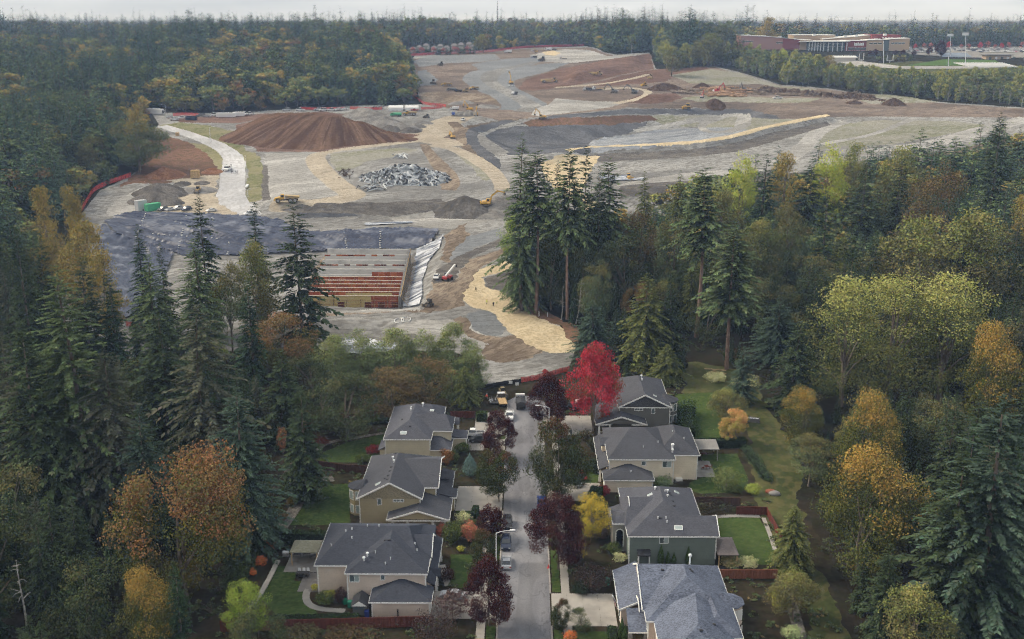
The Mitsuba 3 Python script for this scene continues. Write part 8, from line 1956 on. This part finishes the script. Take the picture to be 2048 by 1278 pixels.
# the concrete vault under formwork
def panel_mat(key, a, b):
 a, b = [mi.ScalarColor3f(*[float(v) for v in S(q)]) for q in (a, b)]
 return textured(key, lambda p, n, uv: mix(a, b, fbm(p.x * 0.8, p.z * 1.5, p.y * 0.4, 3)) * (0.84 + 0.32 * noise(p.x * 3, p.z * 4, p.y)))
panel_mat('ply_rust', (140, 74, 56), (176, 102, 76)); panel_mat('ply_orange', (170, 98, 70), (196, 124, 90)); panel_mat('ply_yellow', (184, 166, 112), (206, 190, 140)); panel_mat('ply_dark', (92, 56, 48), (120, 76, 62))
concrete('wall_concrete', (196, 194, 190), (226, 223, 218))
V_ = new('vault'); label(V_, 'long rows of concrete and formwork walls of a buried vault in the lined pit', 'concrete vault')
FLOOR_Z, TOP_Z = -2.0, 2.6
put('floor', box(-86, -45, 364, 452, FLOOR_Z - 0.3, FLOOR_Z + 0.06), 'concrete_dark', V_)
rows_ = [(366.5, TOP_Z, 'mix'), (371.8, TOP_Z + 0.15, 'rust'), (377.2, TOP_Z + 0.25, 'orange'), (382.8, TOP_Z + 0.3, 'rust'), (388.6, TOP_Z + 0.3, 'orange'), (394.6, TOP_Z + 0.3, 'rust'), (400.5, TOP_Z - 0.5, 'half'), (406.5, TOP_Z + 0.5, 'concrete'), (413, TOP_Z + 0.8, 'boards'), (420, TOP_Z + 1.1, 'concrete'), (428, TOP_Z + 1.5, 'boards'), (437, TOP_Z + 2.1, 'concrete')]
ply_cache = {}
def panel(x0, x1, y, z0, z1, m):
 kk = (round(x1 - x0, 2), round(z1 - z0, 2), m)
 if kk not in ply_cache:
  ply_cache[kk] = mikit.ply(rbox(0.02, x1 - x0 - 0.02, -0.06, 0.03, 0.02, z1 - z0 - 0.02, 0.012), m)
 put('panel', ply_cache[kk], None, V_, to_world=place((x0, y + float(rng.uniform(-0.025, 0.01)), z0)))
for ri, (y, zt, kind) in enumerate(rows_):
 xr = -45.6 - 0.055 * (y - 366)
 xl = -80.0 - 0.06 * (y - 366)
 put('wall', box(xl, xr, y + 0.05, y + 0.4, FLOOR_Z + 0.06, zt), 'wall_concrete', V_)
 put('wall_end', box(xr - 0.5, xr, y + 0.4, y + 1.1, FLOOR_Z + 0.06, zt - 0.5), 'wall_concrete', V_)
 xs = np.arange(xl, xr - 1.2, 2.44)
 for i, x in enumerate(xs):
  x1 = min(x + 2.44, xr)
  if kind == 'mix':
   right = x > -58
   panel(x, x1, y, 0.15, zt - 0.05, 'ply_rust' if right else 'ply_yellow'); panel(x, x1, y, FLOOR_Z + 0.1, 0.13, ['ply_rust', 'ply_dark'][i % 2] if right else ('ply_dark' if i % 4 == 1 else 'ply_yellow'))
  elif kind in ('rust', 'orange'):
   panel(x, x1, y, 0.9, zt - 0.05, ['ply_rust', 'ply_orange'][(i * 7 + ri) % 3 == 0]); panel(x, x1, y, -0.6, 0.88, ['ply_rust', 'ply_orange', 'ply_rust'][(i + ri) % 3])
   if kind == 'rust' and ri == 1 and -68 < x < -50:
    panel(x, x1, y - 0.2, 1.2, 2.3, 'ply_yellow')
  elif kind == 'half' and x > -62:
   panel(x, x1, y, 0.6, zt + 1.2, ['ply_orange', 'ply_rust'][i % 2])
  elif kind == 'boards' and rng.uniform() < 0.7:
   panel(x, x1, y, zt - 0.5, zt + 0.1, ['ply_rust', 'ply_dark', 'ply_orange'][i % 3])
  elif kind == 'concrete':
   panel(x, x1, y, 0.2, zt - 0.1, 'wall_concrete')
 # waling timbers and strongbacks
 if kind in ('mix', 'rust', 'orange'):
  for z in (0.88, zt - 0.12, -0.7):
   put('waling', box(xl, xr, y - 0.2, y - 0.07, z - 0.07, z + 0.07), 'raw_timber', V_)
  for x in np.arange(xl + 1, xr, 4.9):
   put('strongback', box(x - 0.07, x + 0.07, y - 0.34, y - 0.2, FLOOR_Z + 0.06, zt + 0.1), 'raw_timber', V_)
   put('prop', bar((x, y - 0.3, 1.2), (x, y - 2.4, FLOOR_Z + 0.1), 0.1, 0.1), 'steel_dark', V_)
# its outer wall on the right with raking shores
put('side_wall', hull([(-45.4, 365, FLOOR_Z), (-44.9, 365, FLOOR_Z), (-45.4, 365, TOP_Z + 0.2), (-44.9, 365, TOP_Z + 0.2), (-49.6, 440, FLOOR_Z), (-49.1, 440, FLOOR_Z), (-49.6, 440, TOP_Z + 2), (-49.1, 440, TOP_Z + 2)]), 'concrete_dark', V_)
for i, y in enumerate(np.arange(367, 439, 3.2)):
 x = -44.8 - 0.056 * (y - 365)
 put('shore', bar((x, y, TOP_Z - 0.6), (x + 2.6, y - 0.4, FLOOR_Z + 0.9), 0.12, 0.16), 'raw_timber', V_)
put('shore_rail', bar((-44.75, 365, TOP_Z), (-48.9, 440, TOP_Z + 1.6), 0.16, 0.3), 'raw_timber', V_)
for i in range(40):
 y = rng.uniform(364, 425); x = -43.4 - 0.056 * (y - 365) + rng.uniform(-0.5, 1.6); q = np.array([x, y, float(np.ravel(ground(x, y))[0]) + 0.5]); a = rng.uniform(0, 6.28); L = rng.uniform(1, 3)
 k = put('scrap_board', bar(q, q + [L * math.cos(a), L * math.sin(a), rng.uniform(0, 0.8)], 0.3, 0.12), ['raw_timber', 'ply_rust', 'concrete'][i % 3]); label(k, 'loose scrap board in the gap between formwork and white sheeting', 'board', 'scrap boards beside the vault')
# netting and silt fences
scene['net_orange'] = {'type': 'twosided', 'bsdf': {'type': 'diffuse', 'reflectance': {'type': 'rgb', 'value': [0.62, 0.10, 0.09]}}}
scene['net_pink'] = {'type': 'twosided', 'bsdf': {'type': 'diffuse', 'reflectance': {'type': 'rgb', 'value': [0.55, 0.12, 0.14]}}}
diffuse('silt_black', (0.018, 0.018, 0.02), 0.6)
def netting(text, px, h, m, cell=0.35, name='safety_netting', category='safety netting', solid=False, step=3.0):
 """plastic netting (strands with holes) or cloth between posts, along pixels"""
 c = hit(smooth_line(px, 6))
 k = new(name); label(k, text, category)
 w = dense(c, 0.7, False); w[:, 2] = ground(w[:, 0], w[:, 1])
 sag = 0.12 * h * np.abs(np.sin(np.arange(len(w)) * 0.7))
 levels = [0.04, 0.5, 1.0] if solid else np.linspace(0.06, 1.0, max(4, int(h / cell)))
 if solid:
  n = len(w); V = np.vstack([np.c_[w[:, :2], w[:, 2] - 0.1], np.c_[w[:, 0], w[:, 1] + 0.06 * np.sin(np.arange(n)), w[:, 2] + h - sag * 0.5]])
  a = np.arange(n - 1)
  m_ = trimesh.Trimesh(V, np.vstack([np.stack([a, a + 1, a + n + 1], 1), np.stack([a, a + n + 1, a + n], 1)]), process=False)
  put('cloth', m_, m, k, True)
 else:
  strands = []
  hw = h / len(levels) * 0.36
  for q in levels:
   top = w + np.c_[np.zeros(len(w)), np.zeros(len(w)), q * (h - sag)]
   n = len(w); V = np.vstack([top - [0, 0, hw], top + [0, 0, hw]]); a = np.arange(n - 1)
   strands.append(trimesh.Trimesh(V, np.vstack([np.stack([a, a + 1, a + n + 1], 1), np.stack([a, a + n + 1, a + n], 1)]), process=False))
  for i in range(0, len(w) - 1):
   d = (w[i + 1] - w[i]); b = np.array([w[i], w[i] + d * 0.3, w[i] + d * 0.3 + [0, 0, h - sag[i]], w[i] + [0, 0, h - sag[i]]])
   strands.append(trimesh.Trimesh(b, [[0, 1, 2], [0, 2, 3]], process=False))
  label(put('net', cat(strands), m, k), kind='stuff')
 L = np.r_[0, np.cumsum(np.linalg.norm(np.diff(w, axis=0), axis=1))]
 for s in np.arange(0, L[-1], step):
  p = np.array([np.interp(s, L, w[:, j]) for j in range(3)])
  put('stake', box(-0.05, 0.05, -0.05, 0.05, -0.2, h + 0.15).apply_translation(p), 'steel_dark', k)
netting('red-orange netting running up the left edge of the site', [(163, 424), (176, 402), (188, 384), (214, 370), (240, 361), (262, 353)], 2.4, 'net_orange'); netting('orange netting strip behind the dark container in the upper yard', [(346, 232), (370, 231), (398, 232)], 2.2, 'net_orange', step=6)
netting('pink netting along the top of the hill below the houses', [(822, 112), (880, 109), (950, 106), (990, 103), (1040, 97), (1070, 95), (1110, 94), (1168, 92)], 2.6, 'net_pink', 0.7, step=9); netting('orange netting in two bends left of the white blocks', [(820, 190), (834, 199), (850, 209), (880, 212), (892, 214)], 2.0, 'net_orange', 0.5, step=6)
netting('orange netting lying along the tan yard edge', [(842, 219), (866, 218), (884, 216)], 1.8, 'net_orange', 0.5, step=6); netting('orange netting behind the row of cars left of the gravel heap', [(700, 218), (740, 220), (764, 219)], 2.0, 'net_orange', 0.5, step=6); netting('orange netting behind the cars at the brown mound', [(600, 219), (640, 220), (690, 219)], 2.0, 'net_orange', 0.5, step=6)
netting('red-orange netting at the end of the street, right of the black silt fence', [(1042, 765), (1070, 760), (1096, 754), (1122, 746), (1140, 742)], 1.5, 'net_orange', 0.3); netting('orange netting glimpsed between the firs in front of the pit', [(252, 652), (270, 654), (288, 656)], 1.6, 'net_orange')
netting('black silt fence at the end of the street', [(968, 778), (1000, 772), (1024, 768), (1042, 766)], 1.3, 'silt_black', name='silt_fence', category='silt fence', solid=True); netting('black cloth fence beside the red netting at the left edge', [(158, 430), (170, 404), (182, 386), (204, 372)], 1.2, 'silt_black', name='silt_fence', category='silt fence', solid=True)
k = new('warning_sign'); label(k, 'red-orange diamond sign above the netting at the street end', 'sign')
q = hit([(1090, 757)])[0]
put('plate', moved(hull([(a, b, c + 2.1) for a, c in ((-0.95, 0), (0.95, 0), (0, 0.95), (0, -0.95)) for b in (-0.03, 0.03)]), q), 'net_orange', k)
for sx in (-0.5, 0.5): put('leg', moved(bar((sx, 0.1, 0), (sx * 0.2, 0.06, 2.0), 0.07, 0.07), q), 'steel_dark', k)
for i, (x, y, tx) in enumerate([(1021, 768, 'white notice board on the black silt fence'), (1034, 771, 'small white notice low on the black silt fence')]):
 q = hit([(x, y + 3)])[0]; k = put('notice_board', moved(rbox(-0.5, 0.5, -0.12, -0.06, 0.5, 1.4, 0.02), q), 'white_trim'); label(k, tx, 'notice board')
for i, (x, y) in enumerate([(1032, 618), (1078, 632), (1095, 634)]):
 q = hit([(x, y)])[0]; k = put('marker_post', moved(box(-0.12, 0.12, -0.12, 0.12, 0, 1.6), q), 'white_trim'); label(k, ['left', 'middle', 'right'][i] + ' white marker post at the wood edge above the straw slope', 'marker post')
# far street lamps on the site road
for x, y, h, a, rz, tx in [(333, 238, 10, 2.6, math.pi, 'street lamp by the long white trailer, arm pointing left'), (421, 284, 9.5, 2.4, 0.3, 'thin street lamp half way up the wet road'), (493, 345, 9.5, 2.4, math.pi, 'thin street lamp in the grass verge beside the wet road'), (496, 395, 4, 0.8, 0, 'low lamp post at the foot of the verge')]:
 q = hit([(x, y)])[0]; street_lamp(tx, q[0], q[1], q[2], h, a, rz)
# bare and dead trunks
def snag(text, px, base, top, m, n=14, seed=0, lean=(0, 0), L=2.2, r=0.22, name='dead_tree', category='dead tree'):
 p = hit([(px, base)])[0]; rr = np.random.default_rng(seed)
 t = at_dist(px + lean[0], top, p[1])
 k = new(name); label(k, text, category)
 c = np.array([p + (t - p) * s + [0.25 * math.sin(s * 5), 0, 0] for s in np.linspace(0, 1, 8)])
 put('trunk', tube(c, np.linspace(r, 0.05, 8), 8), m, k, 40)
 for i in range(n):
  s = rr.uniform(0.3, 0.97); a = p + (t - p) * s; az = rr.uniform(0, 6.28); l = L * (1.1 - s) * rr.uniform(0.6, 1.4) + 0.5
  put('branch', tube([a, a + [l * 0.6 * math.cos(az), l * 0.6 * math.sin(az), 0.15 * l], a + [l * math.cos(az), l * math.sin(az), 0.3 * l * rr.uniform(-0.5, 1)]], [0.07, 0.045, 0.02], 5), m, k)
snag('white-barked thin birch leaning at the foot of the tall firs', 1152, 648, 556, 'pale_bark', 16, 1, (14, 0), 5, 0.24, 'birch_tree', 'birch'); snag('second thin white birch stem, left of the leaning one', 1122, 640, 572, 'pale_bark', 8, 2, (6, 0), 3, 0.16, 'birch_tree', 'birch')
snag('tall dead white trunk standing in the right wood', 1650, 552, 396, 'pale_bark', 16, 3, (6, 0), 6, 0.3); snag('dead white trunk in the lower left corner', 55, 1290, 1120, 'pale_bark', 12, 4, (-20, 0), 2.6, 0.24); snag('thin dead pale trunk in the lower left wood', 60, 1100, 1020, 'pale_bark', 8, 5, (-24, 0), 2, 0.16)
# ---------------------------------------------------------------- the school, far houses, mast
diffuse('brick_tan', S((190, 168, 142))); diffuse('brick_red', S((146, 84, 84))); diffuse('brick_pink', S((176, 138, 130))); diffuse('roof_white', S((214, 214, 212))); diffuse('roof_far', S((132, 128, 128))); diffuse('wall_far', S((196, 192, 184))); diffuse('bleacher', S((170, 178, 188)), 0.5)
SD = 1262.0
SG = float(np.ravel(ground(at_dist(1650, 100, SD)[0], SD))[0])
K_ = new('school'); label(K_, 'long low school of tan and red brick with white roofs beyond the tree belt', 'school')
def block(name, x0, x1, ytl, ytr, m, d=SD, deep=26.0, roof='roof_white', rz=0.5):
 a, b = at_dist(x0, ytl, d), at_dist(x1, ytr, d)
 g = SG - 1
 w = put(name, hull([(a[0], d, g), (b[0], d, g), (a[0], d, a[2]), (b[0], d, b[2]), (a[0], d + deep, g), (b[0], d + deep, g), (a[0], d + deep, a[2] + 0.3), (b[0], d + deep, b[2] + 0.3)]), m, K_)
 put('roof', hull([(a[0] - 0.6, d - 0.8, a[2] + q) for q in (0.02, rz)] + [(b[0] + 0.6, d - 0.8, b[2] + q) for q in (0.02, rz)] + [(a[0] - 0.6, d + deep + 0.6, a[2] + 0.3 + q) for q in (0.02, rz)] + [(b[0] + 0.6, d + deep + 0.6, b[2] + 0.3 + q) for q in (0.02, rz)]), roof, K_)
 return a, b
def windows(x0, x1, y0, y1, n, d=SD, m='pane', gap=0.25, bars=0):
 for i in range(n):
  xa = x0 + (x1 - x0) * (i + gap / 2) / n; xb = x0 + (x1 - x0) * (i + 1 - gap / 2) / n
  a, b = at_dist(xa, y0, d), at_dist(xb, y1, d)
  w = put('window', box(a[0], b[0], d - 0.12, d + 0.05, b[2], a[2]), m, K_)
  put('frame', cat([box(a[0] - 0.15, b[0] + 0.15, d - 0.18, d + 0.02, a[2], a[2] + 0.2), box(a[0] - 0.15, b[0] + 0.15, d - 0.18, d + 0.02, b[2] - 0.2, b[2])]), 'white_trim', w)
block('far_wing', 1383, 1432, 77, 77, 'brick_red', SD + 60); block('long_wing', 1482, 1545, 71, 74, 'brick_pink', SD + 4, 30); block('long_wing', 1545, 1566, 74.5, 76, 'brick_pink', SD + 4, 30); block('long_wing', 1566, 1600, 76, 80, 'brick_red', SD + 4, 30); block('long_wing', 1600, 1626, 80, 81, 'brick_tan', SD + 4, 30)
block('upper_hall', 1588, 1670, 70.5, 70.5, 'brick_tan', SD + 44, 30); block('auditorium', 1646, 1746, 79, 70, 'brick_tan', SD + 30, 30); block('gymnasium', 1744, 1802, 69.5, 71, 'brick_red', SD + 24, 30, 'brick_red')
block('glass_hall', 1614, 1694, 84, 83.5, 'pane', SD + 3, 20, 'roof_white', 1.0); block('red_hall', 1692, 1734, 82, 82, 'brick_red', SD + 1, 24); block('tan_block', 1734, 1768, 80.5, 79.5, 'brick_tan', SD, 24); block('tan_block', 1779, 1820, 78.5, 77, 'brick_tan', SD, 24); block('stair_tower', 1768, 1779, 80, 80, 'pane', SD - 0.5, 10)
windows(1488, 1506, 82, 84, 5, SD + 4); windows(1552, 1566, 84, 87, 3, SD + 4); windows(1708, 1728, 86, 91, 6, SD + 1, 'white_trim'); windows(1782, 1810, 85, 88, 4); windows(1763, 1786, 74.5, 77.5, 4, SD + 24, 'white_trim', 0.5); windows(1696, 1732, 95, 100, 6, SD + 1); windows(1738, 1764, 86, 88, 3); windows(1632, 1694, 88, 92, 8, SD + 3, 'pane', 0.1)
for x in np.r_[np.linspace(1619, 1642, 5), np.linspace(1648, 1694, 6)]:
 a = at_dist(x, 85, SD - 2); put('column', cyl((a[0], SD - 2, SG - 1), (a[0], SD - 2, a[2]), 0.5, 10), 'white_trim', K_, 40)
put('canopy', box(at_dist(1600, 84, SD - 3)[0], at_dist(1700, 84, SD - 3)[0], SD - 4, SD + 3, at_dist(1650, 84, SD - 3)[2], at_dist(1650, 84, SD - 3)[2] + 0.7), 'roof_white', K_)
for x, y in [(1497, 71), (1528, 73), (1560, 75), (1590, 79), (1690, 73), (1712, 72), (1752, 79), (1770, 69.5), (1628, 70)]:
 a = at_dist(x, y, SD + 14); put('roof_unit', box(a[0] - 1.6, a[0] + 1.6, SD + 12, SD + 16, a[2] - 1.0, a[2] + 1.2), 'roof_white', K_)
# cars of its car park
lot = Kit(); lot.add('body', prof_solid([(-2.3, .3), (-2.33, .9), (1.9, .85), (2.33, .5), (2.2, .25)], 1.85), 'PAINT'); lot.add('cabin', prof_solid([(-1.9, .9), (-1.2, 1.5), (.2, 1.5), (1.1, .88)], 1.6, 0.9, 0.8), 'car_glass'); lot.add('roof', prof_solid([(-1.3, 1.47), (-1.15, 1.55), (.15, 1.55), (.3, 1.47)], 1.3), 'PAINT')
n = 0
for row, (y, x0, x1) in enumerate([(97, 1820, 2048), (99.5, 1816, 2048), (102, 1812, 2048), (104.5, 1818, 1900), (104.5, 1960, 2048)]):
 for x in np.arange(x0, x1, 4.4):
  if rng.uniform() < 0.2:
   continue
  p = hit([(x + rng.uniform(-1, 1), y)])[0]
  col, nm = [(WHITE, 'white'), (SILVER, 'silver'), (WHITE, 'white'), (GREY, 'grey'), (BLACK, 'black'), (NAVY, 'dark blue'), (REDP, 'red')][int(rng.choice(7, p=[.34, .26, .1, .14, .08, .05, .03]))]
  rt = ['back', 'second', 'third', 'front', 'front'][row]
  lot.down('parked_car', p, rng.choice([0, math.pi]) + rng.normal(0, 0.05), f'{nm} car in the {rt} row of the school car park', 'car', f'{nm} cars in the {rt} row of the school car park', col, 1.2)
for i, x in enumerate([1830, 1848, 1861, 1897, 1922, 1936, 1960, 1974, 1990, 2003, 2016, 2044]):
 p = hit([(x, 98 + (i % 3))])[0]; tree('red_tree', 'rust_small' if i % 3 else 'red_maple', p[0], p[1], 6.5 + (i % 4), 0.9, 'small red tree among the cars of the school car park', 'tree', 'red trees of the school car park')
p = hit([(1880, 113)])[0]; tree('purple_tree', 'street_plum', p[0], p[1], 17, 0.85, 'dark purple tree in front of the school car park', 'tree');
for i, (x, w, h) in enumerate([(1858, 0.9, 9), (1790, 1.1, 6), (1806, 1.1, 6), (1750, 1.2, 7), (1740, 1.1, 5), (1828, 1.2, 6)]):
 p = hit([(x, 110 + i % 2)])[0]; tree('purple_tree', 'street_plum', p[0], p[1], h, w, 'low dark purple tree in front of the school', 'tree', 'low purple trees before the school')
for i, (x, y, w, h) in enumerate([(1770, 124, 1.3, 7), (1790, 124, 1.5, 8), (1806, 124, 1.5, 8), (1820, 122, 1.5, 7), (1756, 123, 1.2, 6)]):
 p = hit([(x, y)])[0]; tree('field_bush', 'mid_green', p[0], p[1], h, w, 'dark bush at the left end of the playing field', 'bush', 'bushes at the left end of the playing field')
# floodlights, goals, stands
for x, yb, yt, hd, tx in [(1901, 114, 70, 1, 'left floodlight mast by the school car park'), (1931, 133, 68, 1, 'right floodlight mast by the playing field'), (1767, 127, 82, 0, 'tall bare pole in front of the tan school block'), (1897, 132, 112, 0, 'short pole at the edge of the playing field')]:
 p = hit([(x, yb)])[0]; t = at_dist(x, yt, p[1]); k = new('floodlight_mast'); label(k, tx, 'mast')
 put('pole', cyl(p, t, 0.45, 8, 0.3), 'metal_white', k, 40)
 if hd: put('lamp_bank', rbox(t[0] - 3.2, t[0] + 3.2, t[1] - 0.4, t[1] + 0.4, t[2] - 1.4, t[2] + 1.2, 0.1), 'metal_white', k)
for x0, x1, yb, yt, tx in [(1719, 1728, 125, 107, 'left white goal posts'), (1775, 1787, 126, 109, 'right yellowish goal posts')]:
 p = hit([(x0, yb)])[0]; a, b = at_dist(x0, yt, p[1]), at_dist(x1, yt, p[1]); zc = (p[2] + a[2]) / 2 - 2; k = new('goal_posts'); label(k, tx + ' at the end of the playing field', 'goal posts')
 for q in (a, b): put('upright', cyl((q[0], p[1], zc), (q[0], p[1], q[2]), 0.28, 8), 'metal_white', k)
 put('crossbar', cyl((a[0], p[1], zc), (b[0], p[1], zc), 0.28, 8), 'metal_white', k); put('post', cyl(((a[0] + b[0]) / 2, p[1], p[2]), ((a[0] + b[0]) / 2, p[1], zc), 0.3, 8), 'metal_white', k)
def stand(text, x0, x1, yb, yt, deep, m, name='grandstand'):
 p, q = hit([(x0, yb)])[0], hit([(x1, yb)])[0]; t = at_dist(x0, yt, p[1] + deep); k = new(name); label(k, text, 'grandstand' if name == 'grandstand' else 'building')
 n = 6
 for i in range(n):
  put('tier', box(p[0], q[0], p[1] + deep * i / n, p[1] + deep * (i + 1) / n, p[2] - 0.5, p[2] + (t[2] - p[2]) * (i + 1) / n), m, k)
stand('pale blue-grey grandstand in front of the school car park', 1886, 1944, 114, 105.5, 18, 'bleacher'); stand('bright sloping metal stand at the right end of the playing field', 1938, 2028, 134, 125, 40, 'roof_white')
k = new('pavilion'); label(k, 'low tan pavilion with flat roof above the metal stand', 'building')
a, b = hit([(1972, 119)])[0], hit([(2030, 119)])[0]
put('wall', box(a[0], b[0], a[1], a[1] + 12, a[2] - 1, a[2] + 4.4), 'brick_tan', k); put('roof', box(a[0] - 2, b[0] + 2, a[1] - 2, a[1] + 13, a[2] + 4.4, a[2] + 5.2), 'roof_far', k)
for i in range(5): put('door', box(a[0] + 3 + i * 6.4, a[0] + 5.6 + i * 6.4, a[1] - 0.1, a[1] + 0.1, a[2], a[2] + 2.8), ['pane', 'white_trim'][i % 2], k)
k = new('field_shed'); label(k, 'low pale shelter left of the playing field', 'building')
a = hit([(1692, 122)])[0]; put('wall', box(a[0] - 14, a[0] + 10, a[1], a[1] + 8, a[2] - 0.5, a[2] + 3.4), 'wall_far', k); put('roof', hull([(a[0] + x, a[1] + y, a[2] + z) for x in (-16, 12) for y, z in ((-1, 3.4), (9, 3.4), (9, 5.2), (-1, 3.7))]), 'roof_white', k)
# houses at the top of the site
for i, (x, y, w, tx) in enumerate([(826, 101, 14, 'far left grey-roofed house behind the hedge trees'), (838, 96, 10, 'second far house behind the hedge trees'), (852, 92, 12, 'third far house, its roof above the hedge trees'), (868, 99, 12, 'fourth far house in front of the round tree'), (880, 93, 11, 'fifth far house behind the red trees'), (893, 98, 12, 'sixth far house behind the red trees'), (908, 92, 13, 'seventh far house, higher up'), (922, 90, 12, 'eighth far house, high up'), (938, 89, 13, 'ninth far house, near the round pale tree'), (948, 94, 12, 'tenth far house at the right end of the row'), (955, 91, 9, 'last far house half behind trees')]):
 d = 1236 + (103 - y) * 5
 p = at_dist(x, y, d); g = float(np.ravel(ground(p[0], d))[0]); W = w / FPX * d * 0.9; H = max(p[2] - g + 2.6, 6)
 k = new('far_house'); label(k, tx, 'house')
 put('wall', box(p[0] - W / 2, p[0] + W / 2, d, d + 9, g - 1, g + H * 0.68), 'wall_far', k); put('roof', hip(p[0] - W / 2 - 0.6, p[0] + W / 2 + 0.6, d - 0.6, d + 9.6, g + H * 0.68, g + H * 1.05, (p[0] - W / 4, d + 4.5, p[0] + W / 4, d + 4.5)), 'roof_far', k)
 for j in range(3): put('window', box(p[0] - W / 2 + W * (j + 0.25) / 3, p[0] - W / 2 + W * (j + 0.7) / 3, d - 0.1, d + 0.05, g + H * 0.38, g + H * 0.58), 'pane', k)
for i, (x, col) in enumerate([(818, 'c'), (826, 'r'), (834, 'c'), (842, 'r'), (846, 'r'), (852, 'c'), (860, 'c'), (868, 'r'), (874, 'c'), (880, 'c'), (887, 'r'), (893, 'c'), (900, 'c'), (908, 'r'), (914, 'r'), (920, 'c'), (928, 'c'), (936, 'r'), (940, 'c'), (948, 'c')]):
 p = at_dist(x, 100, 1222); g = ground(p[0], 1222)
 if col == 'c': tree('hedge_conifer', 'mid_fir', p[0], 1222, 8.5 + (i % 3), 1.7, 'dark conifer in the hedge row below the far houses', 'tree', 'hedge conifers below the far houses')
 else: tree('red_tree', 'rust_small', p[0], 1220, 8.0 + (i % 2), 1.0, 'muted red tree in the row below the far houses', 'tree', 'red trees below the far houses')
p = at_dist(967, 100, 1228); tree('broadleaf_tree', 'olive_tree', p[0], 1228, 20, 1.35, 'round pale olive tree right of the far houses', 'tree')
# mast on the skyline
k = new('radio_mast'); label(k, 'thin lattice radio mast on the skyline', 'radio mast')
d = 1760.0; t, b = at_dist(994.5, 2, d), at_dist(994.5, 26, d); g = float(np.ravel(ground(b[0], d))[0]); H = t[2] - g
for i in range(3):
 a = i * 2.094; put('leg', bar((t[0] + 1.6 * math.cos(a), d + 1.6 * math.sin(a), g), (t[0] + 0.4 * math.cos(a), d + 0.4 * math.sin(a), g + H * 0.86), 0.4, 0.4), 'steel_dark', k)
for i in range(16):
 z = g + H * 0.86 * i / 16; r = 1.6 - 1.2 * i / 16
 put('brace', cat([bar((t[0] + r * math.cos(j * 2.094), d + r * math.sin(j * 2.094), z), (t[0] + r * math.cos((j + 1) * 2.094), d + r * math.sin((j + 1) * 2.094), z + H * 0.05), 0.25, 0.25) for j in range(3)]), 'steel_dark', k)
put('aerial', cyl((t[0], d, g + H * 0.84), (t[0], d, g + H), 0.3, 6), 'steel_dark', k); put('dish', cyl((t[0] - 1.5, d - 0.6, g + H * 0.72), (t[0] + 1.5, d - 0.6, g + H * 0.72), 1.3, 10), 'metal_white', k)
# ---------------------------------------------------------------- the air
scene['air'] = {'type': 'homogeneous', 'albedo': {'type': 'rgb', 'value': [0.95, 0.96, 0.97]}, 'sigma_t': {'type': 'rgb', 'value': [0.000065, 0.000092, 0.00015]}}
scene['clear_skin'] = {'type': 'null'}
scene['haze'] = {'type': 'cube', 'to_world': T().translate([0, 1640, 51]).scale([5300, 1720, 59]), 'bsdf': {'type': 'ref', 'id': 'clear_skin'}, 'interior': {'type': 'ref', 'id': 'air'}}
label('haze', 'thin haze over the valley', kind='stuff')
